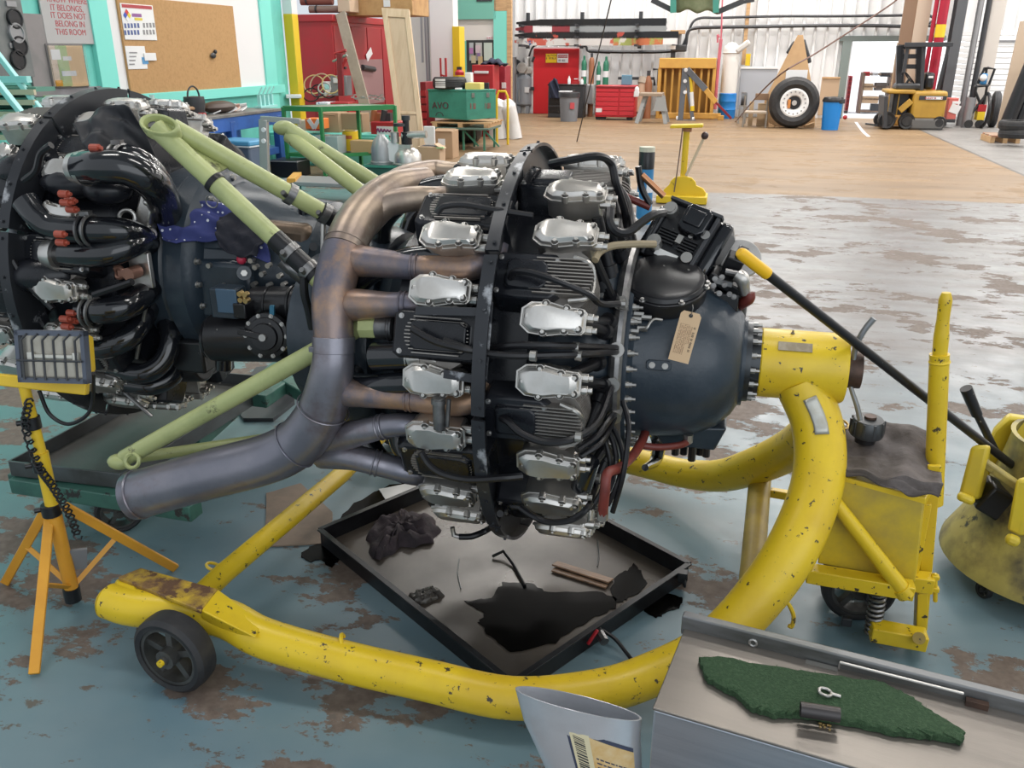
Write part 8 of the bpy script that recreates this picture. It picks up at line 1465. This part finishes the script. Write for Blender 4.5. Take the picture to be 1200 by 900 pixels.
pc_ = fp(1050, 138.5, .03); marks(FK, 'side_print', M_dark, wmat(FK) @ frame_m(pc_, (1, 0, 0), (0, 0, 1)), .26, .06, 6, 4)
for x_, r_ in ((1038, .20), (1061, .19), (1099, .16)): c = fp(x_, 146, .1); put(MB().lathe([(-.08, 0), (-.085, r_*.55), (-.06, r_*.6), (-.08, r_*.9), (-.03, r_), (.08, r_), (.08, 0)], (c.x, c.y-.05, r_), (0, 1, 0), 24), 'wheel', M_tyre, FK)
for x_, o_ in ((1037, .8), (1099, .8)): c = fp(x_, 146, .1); put(MB().tube([(c.x, c.y+.72, .16), (c.x, c.y+.88, .16)], .16, 20), 'wheel', M_tyre, FK)
for x_ in (1053, 1076): put(MB().beam(fp(x_, 124, .5), fp(x_+1, 53, .5), .13, .16, (0, 1, 0)), 'mast_channel', M_black, FK, bevel=.01); put(MB().tube([fp(x_+4, 118, .5), fp(x_+5, 58, .5)], .04, 8), 'lift_cylinder', M_dark, FK)
for y_ in (55, 66, 78): put(MB().beam(fp(1052, y_, .48), fp(1078, y_, .48), .06, .10), 'mast_crossbar', M_black, FK)
put(MB().beam(fp(1060, 52.5, .0), fp(1117, 52, .0), .06, .10), 'guard_roof_bar', M_dark, FK, bevel=.01); put(MB().beam(fp(1060, 52.5, .9), fp(1117, 52, .9), .06, .10), 'guard_roof_bar', M_dark, FK, bevel=.01)
for k_ in range(6): q = 1063+k_*10; put(MB().beam(fp(q, 52.2, .0), fp(q, 52.2, .9), .03, .05), 'guard_slat', M_dark, FK)
put(MB().beam(fp(1059, 85, .1), fp(1064, 53, .1), .07, .07, (0, 1, 0)), 'guard_post', M_dark, FK); put(MB().beam(fp(1080, 106, .1), fp(1083, 53, .1), .07, .07, (0, 1, 0)), 'guard_post', M_dark, FK); put(MB().beam(fp(1098, 108, .6), fp(1112, 53, .6), .06, .06, (0, 1, 0)), 'guard_post', M_dark, FK)
fbox('seat', M_black, 1083, 1097, 85, 105, .3, .5, .06); fbox('seat_label', K_plast, 1088, 1094, 89, 91.5, .28, .02, .002); fbox('seat_base', M_dark, 1050, 1082, 98, 106, .25, .6, .05); put(MB().torus(fp(1066, 92, .5), (1, 0, .9), .18, .018, 20, 6), 'steering_wheel', M_black, FK); put(MB().tube([fp(1066, 92, .5), fp(1058, 104, .5)], .03, 8), 'steering_column', M_black, FK)
for k_ in (0, 1): put(MB().beam(fp(1036, 148, .2+.5*k_), fp(1014, 145, .2+.5*k_), .10, .04), 'fork', M_dark, FK)
put(MB().beam(fp(1034, 148, .15), fp(1035, 112, .15), .08, .9, (0, 1, 0)), 'carriage', M_dark, FK)
# ---- right column with its pipes, red post, fuse box
uP = 24.4
def pcol(x0, x1, dep, m, nm, yt=-300, u_=uP, xo=0):
    a, b = B(x0, 60, u_), B(x1, 60, u_); return a.dot(AX), b.dot(AX)
a_, b_ = pcol(1113, 1138, .4, None, None)
PC3 = MB(); wv = b_-a_-.25; PC3.box((0, -.2, 4), (wv, .03, 8)); PC3.box((0, .2, 4), (wv, .03, 8)); PC3.box((0, 0, 4), (.03, .4, 8)); c3 = struct(PC3, 'pillar_3', cm('column_dark', (.10, .105, .115), .45), bevel=.004); c3.location = HP((a_+b_)/2-.18, uP, 0); c3.rotation_euler = (0, 0, -YAW)
for x_, m, r_, nm in ((.42, M_grey, .07, 'conduit'), (.60, M_dark, .06, 'conduit')): put(MB().tube([(x_, -.1, 0), (x_, -.1, 8)], r_, 10), nm, m, c3)
put(MB().box((.85, .1, 4), (.30, .2, 8)), 'beige_cladding', M_beige, c3)
rp = MB(); rp.tube([(-.40, -.25, 0), (-.40, -.25, 8)], .11, 14); rpo = put(rp, 'red_riser', cm('riser_red', (.36, .008, .03), .4), c3); zy0, zy1 = B(1112, 44, uP).z, B(1112, 29, uP).z; put(MB().tube([(-.40, -.25, zy0), (-.40, -.25, zy1)], .116, 14), 'yellow_band', M_ygpaint, c3)
put(MB().tube([(-.57, -.2, 0), (-.57, -.2, 8)], .05, 10), 'riser_pipe', cm('riser_red', (.56, .012, .06)), c3); put(MB().box((-.78, .15, 4), (.32, .08, 8)), 'timber_cladding', cm('pale_timber', (.60, .48, .37), .6), c3); put(MB().box((-1.08, .2, 4), (.30, .1, 8)), 'brown_timber', cm('brown_timber', (.26, .16, .10), .6), c3)
t, w_, h_ = simple('fuse_box', 'red and white steel box at the foot of the dark column', 'box', 1108, 1124, 115, 143, cm('box_redpink', (.55, .13, .11), .5), .3, uP-.85); lb(t, 'white_sticker', K_plast, (.05, -.01, h_*.55), (.22, .02, .2), .003, (0, .3, 0)); lb(t, 'white_sticker', K_plast, (.06, -.01, h_*.82), (.18, .02, .06), .003); lb(t, 'dark_foot', M_dark, (0, .2, .03), (w_*1.05, .42, .08), .01)
# roller door beyond the column
w3 = wallbox('door_4', M_white, 1149, 1230, 48, 150, UB-.3, .08, True); wallbox('trim_13', M_grey, 1148, 1240, 46.5, 49, UB-.35, .14)
for k_ in range(16):
    z_ = .15+k_*.135; o = put(MB().box((0, -.05, z_-w3.location.z), (3.0, .02, .11)), 'slat', M_white, w3, bevel=.008)
# ---- wheeled rack with blue machine, leaning boards and tyres at the right edge
t, w_, h_ = bt('welding_cart', 'black wheeled cart carrying a small blue machine, right of the column', 'cart', 1130, 1168, 78, 150); K_bm = cm('machine_blue', (.04, .22, .48), .4)
def tb_(pts, r=.03, nm='frame_tube', m=None): return put(MB().tube(pts, r, 8), nm, m or M_black, t)
tb_([(-w_*.3, 0, .1), (-w_*.28, 0, h_*.7)]); tb_([(w_*.25, 0, .05), (w_*.22, 0, h_*.7)]); tb_([(-w_*.4, 0, h_*.68), (w_*.3, 0, h_*.70)]); tb_([(-w_*.2, .1, h_*.72), (0, .1, h_*.98), (w_*.1, .1, h_*.99), (w_*.12, .1, h_*.72)]); tb_([(w_*.1, .05, h_*.98), (w_*.46, .05, h_*.96), (w_*.32, .05, h_*.70)]); tb_([(-w_*.28, 0, .6*h_), (w_*.22, 0, .3*h_)]); tb_([(-w_*.3, 0, .3), (w_*.25, 0, h_*.55)])
lb(t, 'blue_machine', K_bm, (.02, .15, h_*.80), (w_*.28, .3, h_*.18), .03); put(MB().sph((-.02, -.02, h_*.82), .08, 10, 8), 'machine_dial', K_plast, t); lb(t, 'toolbox_red', K_redc, (.08, .1, .46), (w_*.4, .3, .16), .01); lb(t, 'toolbox_yellow', M_ygpaint, (.08, .1, .28), (w_*.36, .3, .2), .01); put(MB().torus((w_*.30, -.05, h_*.3), (1, 0, 0), h_*.27, .04, 24, 8), 'hose_reel', M_black, t); put(MB().tube([(-w_*.42, .05, 0), (-w_*.38, .05, h_*.5)], .11, 12), 'gas_cylinder', M_grey, t)
for x_ in (-.35, .2): put(MB().tube([(x_*w_, -.06, .09), (x_*w_, .02, .09)], .10, 14), 'wheel', M_tyre, t)
t, w_, h_ = bt('spare_tyre', 'upright black tyre behind the welding cart', 'tyre', 1157, 1174, 107, 149, G(1165, 150).dot(UX)+.3); mb = MB(); mb.lathe([(-w_*.5, h_*.3), (-w_*.55, h_*.42), (-w_*.35, h_*.5), (w_*.35, h_*.5), (w_*.55, h_*.42), (w_*.5, h_*.3), (-w_*.5, h_*.3)], (0, 0, h_/2), (1, -.15, 0), 32); put(mb, 'tyre_body', M_tyre, t); 
for k_ in (-.2, 0, .2): put(MB().torus((k_*w_, 0, h_/2), (1, -.15, 0), h_*.497, .015, 32, 5), 'tread_rib', M_dark, t)
uR = 21.5; mb = MB(); a0, a1, a2, a3 = B(1196, 25, uR), B(1226, 20, uR), B(1200, 155, uR-.5), B(1168, 150, uR-.3); mb.hexa([a3, a2, a2+UX*.06, a3+UX*.06, a0, a1, a1+UX*.06, a0+UX*.06]); o = put(mb, 'leaning_board', cm('tan_sheet', (.44, .34, .25), .65), None, bevel=.004); tag(o, 'tall tan board leaning at the right edge of the hangar', 'board')
mb = MB(); mb.tube([B(1180, 145, uR-.8), B(1215, 60, uR-.8)], .14, 12); mb.tube([B(1192, 145, uR-.7), B(1226, 60, uR-.7)], .10, 12); o = put(mb, 'dark_roll', M_black, None); tag(o, 'two dark rolls leaning together before the tan board at the right edge', 'rolls')
for k_ in range(2):
    t, w_, h_ = bt('stacked_tyre', ('lower dark tyre of the stack at the right edge', 'upper dark tyre of the stack at the right edge')[k_], 'tyre', 1172, 1212, 152-k_*10, 162-k_*10, 19.0, z0=.01, group='stacked tyres'); mb = MB(); mb.lathe([(0, w_*.3), (0, w_*.46), (h_*.2, w_*.5), (h_*.8, w_*.5), (h_, w_*.46), (h_, w_*.3), (0, w_*.3)], (0, w_*.3, 0), (0, 0, 1), 28); put(mb, 'tyre_body', M_tyre, t); put(MB().torus((0, w_*.3, h_*.5), (0, 0, 1), w_*.5, .012, 28, 5), 'tread_rib', M_dark, t)
t, w_, h_ = bt('small_pallet', 'small wooden pallet under the tyre stack at the right edge', 'pallet', 1161, 1196, 158, 168)
for k_ in range(5): lb(t, 'deck_board', K_plank if k_ % 2 else cm('red_brown_board', (.34, .17, .10), .6), (0, .06+k_*.16, h_*.8), (w_, .12, .03), .002)
for k_ in range(3): lb(t, 'bearer', M_wood, (-w_*.45+k_*w_*.45, .4, h_*.35), (.08, .8, h_*.7), .002)
# ---- long rotor blades on wall brackets
uB_ = UB-.9; K_bg = cm('blade_grey', (.26, .28, .29), .4)
def blade(nm, lbz, x0, x1, yt, yb, segs, taper=.3):
    t, w_, h_ = bt(nm, lbz, 'blade', x0, x1, yt, yb, uB_, z0=.01, group='long blades on the wall rack'); n = len(segs)
    x = -w_/2
    for i, (f, m) in enumerate(segs):
        x2 = x + w_*f
        def hh(xx): e = min((xx+w_/2)/(w_*.10)+.3, 1)*(1-taper*max(0, (xx-w_*.25)/(w_*.25))); return h_*1.12*e
        mb = MB(); V = []
        k = 6
        for j in range(k+1): xx = x + (x2-x)*j/k; q = hh(xx)/2; V += [(xx, 0, h_/2-q), (xx, .30, h_/2), (xx, 0, h_/2+q)]
        mb.add(V, [(j*3+a, j*3+(a+1) % 3, j*3+3+(a+1) % 3, j*3+3+a) for j in range(k) for a in range(3)] + [(0, 1, 2), (k*3, k*3+2, k*3+1)]); put(mb, 'blade_section', m, t, smooth=20); x = x2
    return t
K_mar = cm('blade_maroon', (.25, .035, .045), .45); K_flk = mat('flaked_paint', (.60, .58, .56), .45, col2=(.50, .10, .07), scale=1.6, lo=.52, hi=.55, chip=(.05, .09, .22), chip_scale=1.3, chip_at=.62, chip_w=.02)
K_flk2 = mat('flaked_orange_paint', (.50, .15, .06), .45, col2=(.32, .36, .10), scale=1.8, lo=.5, hi=.55, chip=(.6, .58, .52), chip_scale=2, chip_at=.6)
K_bred = mat('red_spotted_black', (.012, .012, .014), .4, col2=(.42, .07, .05), scale=2.2, lo=.60, hi=.62)
blade('rotor_blade', 'uppermost long black blade on the wall rack', 605, 781, 22.5, 31, [(1.0, M_black)], 0)
blade('rotor_blade', 'maroon, white and grey blade, second from the top of the wall rack', 604, 781, 30, 38, [(.12, K_mar), (.13, K_plast), (.12, K_mar), (.63, K_bg)])
blade('rotor_blade', 'black blade with red spots, third down on the wall rack', 603, 795, 37.5, 45, [(.75, K_bred), (.25, M_black)], 0)
blade('rotor_blade', 'lowest blade on the wall rack, flaked red, white and orange paint', 603, 793, 44, 53, [(.62, K_flk), (.30, K_flk2), (.08, K_plast)])
br = bt('blade_bracket', 'black wall brackets holding up the long blades', 'bracket', 612, 760, 14, 57, UB-.35, z0=.01)
for x_ in (-.46, -.02, .44): put(MB().box((x_*br[1], .1, br[2]*.5), (.10, .1, br[2]*1.0)), 'bracket_post', M_dark, br[0], bevel=.01); [put(MB().box((x_*br[1], -.45, br[2]*q), (.08, .9, .06)), 'bracket_arm', M_dark, br[0]) for q in (.08, .30, .46, .62)]
# ---- cables, gantry bits, hanging tarp on the back wall
uc_ = UB-.25
def wallcable(nm, lbz, pts, r=.035, m=None, ct='cable'):
    mb = MB(); mb.tube(cr([B(x, y, uc_) for x, y in pts], 6), r, 6); o = put(mb, nm, m or M_dark, None); tag(o, lbz, ct)
wallcable('power_cable', 'upper black cable running along the back wall', [(800, 54), (806, 40), (812, 26), (822, 21), (840, 21), (870, 20), (920, 19), (980, 19), (1060, 18), (1086, 18), (1094, 22), (1088, 28)])
wallcable('power_cable', 'lower thick black cable running along the back wall', [(690, 60), (740, 61), (785, 60), (802, 55), (806, 38), (815, 33), (840, 32), (900, 31), (960, 30), (1020, 30), (1060, 31), (1086, 30), (1101, 30)], .05)
wallcable('hose_line', 'thin black line looping from the compressor past the blades', [(620, 66), (624, 56), (632, 52), (660, 53), (685, 54), (690, 60), (715, 62)], .03)
mb = MB(); mb.tube([B(700, 0-60, 12.0), B(717, -20, 12.0)], .01, 6)
ww = MB(); ww.tube([B(721, -20, 15.5), G(676, 166)], .012, 6); o = put(ww, 'slack_rope', M_dark, None); tag(o, 'thin dark rope running from the roof down behind the main engine', 'rope')
ww = MB(); ww.tube(cr([B(1056, -6, 17.5), B(1040, 8, 17.4), B(960, 60, 16.6), B(905, 95, 16), G(862, 142.5)], 6), .014, 6); o = put(ww, 'guy_rope', cm('rope_brown', (.16, .09, .07), .7), None); tag(o, 'long brown rope slanting across the back wall in front of the big wheel', 'rope')
gm = bt('winch_motor', 'dark winch motor on the wall above the tan frame', 'winch', 786, 806, 37, 67, UB-.5, z0=.01); lb(gm[0], 'motor_body', M_dark, (0, 0, gm[2]*.35), (gm[1], .4, gm[2]*.28), .04); lb(gm[0], 'mount_post', M_dark, (-.15, 0, gm[2]*.1), (.12, .2, gm[2]*.25)); lb(gm[0], 'wooden_cap', M_wood, (-.05, -.1, gm[2]*.98), (.4, .2, .1), .01); lb(gm[0], 'white_label', K_plast, (-.15, -.21, gm[2]*.38), (.14, .02, .1), .002); put(MB().tube([(.0, 0, gm[2]*.5), (.0, 0, gm[2]*.95)], .05, 8), 'riser', M_grey, gm[0]); put(MB().tube([(-.15, 0, gm[2]*.5), (-.15, 0, gm[2]*.95)], .04, 8), 'riser', M_grey, gm[0])
tp = thing('hanging_tarp', 'olive green tarpaulin slung under dark rails near the top of the back wall', 'tarpaulin', HP(B(816, 5, 23).dot(AX), 23, B(816, 15, 23).z), -YAW)
ut_ = 23.0; q = [B(789, 13, ut_), B(841, 15, ut_), B(846, -20, ut_), B(786, -20, ut_)]
def tpf(u_, v_): p = q[0]*(1-u_)*(1-v_) + q[1]*u_*(1-v_) + q[2]*u_*v_ + q[3]*(1-u_)*v_; return p - UX*(.25*math.sin(PI*u_)) - Z*.04*math.sin(u_*14)
put(MB().grid(tpf, 18, 8), 'tarp_sheet', cm('tarp_olive', (.12, .14, .07), .7, col2=(.16, .18, .10), scale=4), tp, world=True, solid=.03)
for x0, x1 in ((786, 792), (836, 842)): a, b = B(x0, 14, ut_-.3), B(x1, -20, ut_-.3); put(MB().beam(B((x0+x1)/2, 15, ut_-.3), B((x0+x1)/2, -20, ut_-.3), .14, .05, UX), 'teal_hem', cm('tarp_teal', (.05, .25, .20), .6), tp, world=True)
put(MB().beam(B(764, 0, ut_), B(788, 12, ut_), .14, .12), 'dark_rail', M_dark, tp, world=True); put(MB().beam(B(841, 14, ut_), B(872, 1, ut_), .14, .12), 'dark_rail', M_dark, tp, world=True); put(MB().beam(B(868, 3, ut_), B(884, 0, ut_), .08, .08), 'dark_rail', M_dark, tp, world=True)
# ---- yellow jack and blue gas bottle behind the engine; white floor line
jk_ = thing('transmission_jack', 'yellow upright jack with a dished foot and a thin lever behind the main engine', 'jack', G(803, 237).xy.to_3d(), -YAW); ju = G(803, 237).dot(UX)
def jw(mb, nm, m, **k): return put(mb, nm, m, jk_, world=True, **k)
K_jy = cm('jack_yellow', (.70, .48, .02), .42, chip=(.30, .15, .04), chip_scale=12, chip_at=.64)
jw(MB().tube([B(800, 216, ju), B(805, 152, ju)], .038, 14), 'jack_post', K_jy); jw(MB().tube([B(805, 154, ju), B(805.5, 150, ju)], .055, 14), 'post_collar', cm('tool_rust3', (.35, .16, .08), .6)); jw(MB().beam(B(786, 148, ju), B(824, 147, ju), .20, .035), 'head_plate', K_jy, bevel=.005)
a = B(800, 222, ju); mb = MB(); mb.prism([(-.26, -.12), (-.22, .0), (-.16, .06), (-.15, .10), (-.10, .15), (0, .17), (.10, .15), (.15, .10), (.16, .06), (.24, .03), (.28, -.02), (.28, -.12)], a - UX*.02, AX, Z, .05); jw(mb, 'scalloped_plate', K_jy, bevel=.006); mb = MB(); mb.box(Vector((a.x, a.y, .05)), (.60, .36, .09), (0, 0, -YAW)); jw(mb, 'foot_plate', K_jy, bevel=.01)
jw(MB().tube([B(804, 206, ju-.05), B(824, 163, ju-.05)], .018, 8), 'lever', cm('lever_tan', (.55, .45, .32), .5)); jw(MB().sph(B(826, 159, ju-.05), .045, 12, 8), 'lever_knob', cm('knob_dark', (.04, .02, .02), .35)); jw(MB().tube(cr([B(800, 150, ju-.1), B(797, 175, ju-.1), B(793, 205, ju-.1), B(790, 225, ju-.1)], 5), .008, 6), 'control_wire', cm('wire_brown', (.15, .10, .08), .6))
t, w_, h_ = bt('blue_can', 'blue and white can with a black top behind the top of the main engine', 'can', 746, 768, 172, 238, G(758, 262).dot(UX)); t.location.z = 0; h_ = B(758, 172, t.location.dot(UX)).z; r_ = w_/2
mb = MB(); mb.lathe([(0, r_), (h_*.72, r_), (h_*.72, 0)], (0, 0, 0), (0, 0, 1), 22); put(mb, 'can_body', cm('can_blue', (.03, .20, .42), .4), t); put(MB().lathe([(h_*.72, r_*1.01), (h_*.93, r_*1.01), (h_*.95, r_*.9), (h_*.95, 0)], (0, 0, 0), (0, 0, 1), 22), 'black_top', M_black, t); put(MB().lathe([(h_*.94, r_*1.0), (h_*1.0, r_*1.0), (h_, 0)], (0, 0, 0), (0, 0, 1), 22), 'pale_lid', cm('lid_pale', (.50, .50, .40), .5), t); put(MB().grid(lambda u_, v_: Vector((r_*1.015*math.cos(-1.3+1.1*u_), r_*1.015*math.sin(-1.3+1.1*u_), h_*(.42+.16*v_))), 6, 2), 'white_label', K_plast, t)
ln_ = [G(1003, 143, .002), G(1008, 150, .002), G(1013, 156, .002), G(1018, 160, .002)]; mb = MB()
for i in range(3): mb.beam(ln_[i], ln_[i+1], .07, .004)
o = put(mb, 'trim_14', K_plast, None); o['kind'] = 'structure'
# ------------------------------------------------------------------ flat print becomes plain thin mesh
bpy.context.view_layer.update(); _dg = bpy.context.evaluated_depsgraph_get()
for o in [o for o in bpy.data.objects if o.type == 'FONT']:
    me = bpy.data.meshes.new_from_object(o.evaluated_get(_dg)); n = bpy.data.objects.new(o.name, me); nm = o.name; COL.objects.link(n)
    n.parent = o.parent; n.matrix_local = o.matrix_local.copy() if o.parent else o.matrix_world.copy()
    for k in o.keys():
        if not k.startswith('_'): n[k] = o[k]
    bpy.data.objects.remove(o); n.name = nm
for o in bpy.data.objects:
    if o.name.split('.')[0] in ('panel_bolt', 'lid_screw', 'boss_screw', 'plate_bolt', 'case_stud', 'governor_bolt', 'rim_bolt', 'barcode_lines', 'label_print', 'bright_cap', 'cooling_fin', 'terminal', 'drain_fitting', 'pipe_fitting', 'pivot_bolt') and o.parent: o['kind'] = 'stuff'
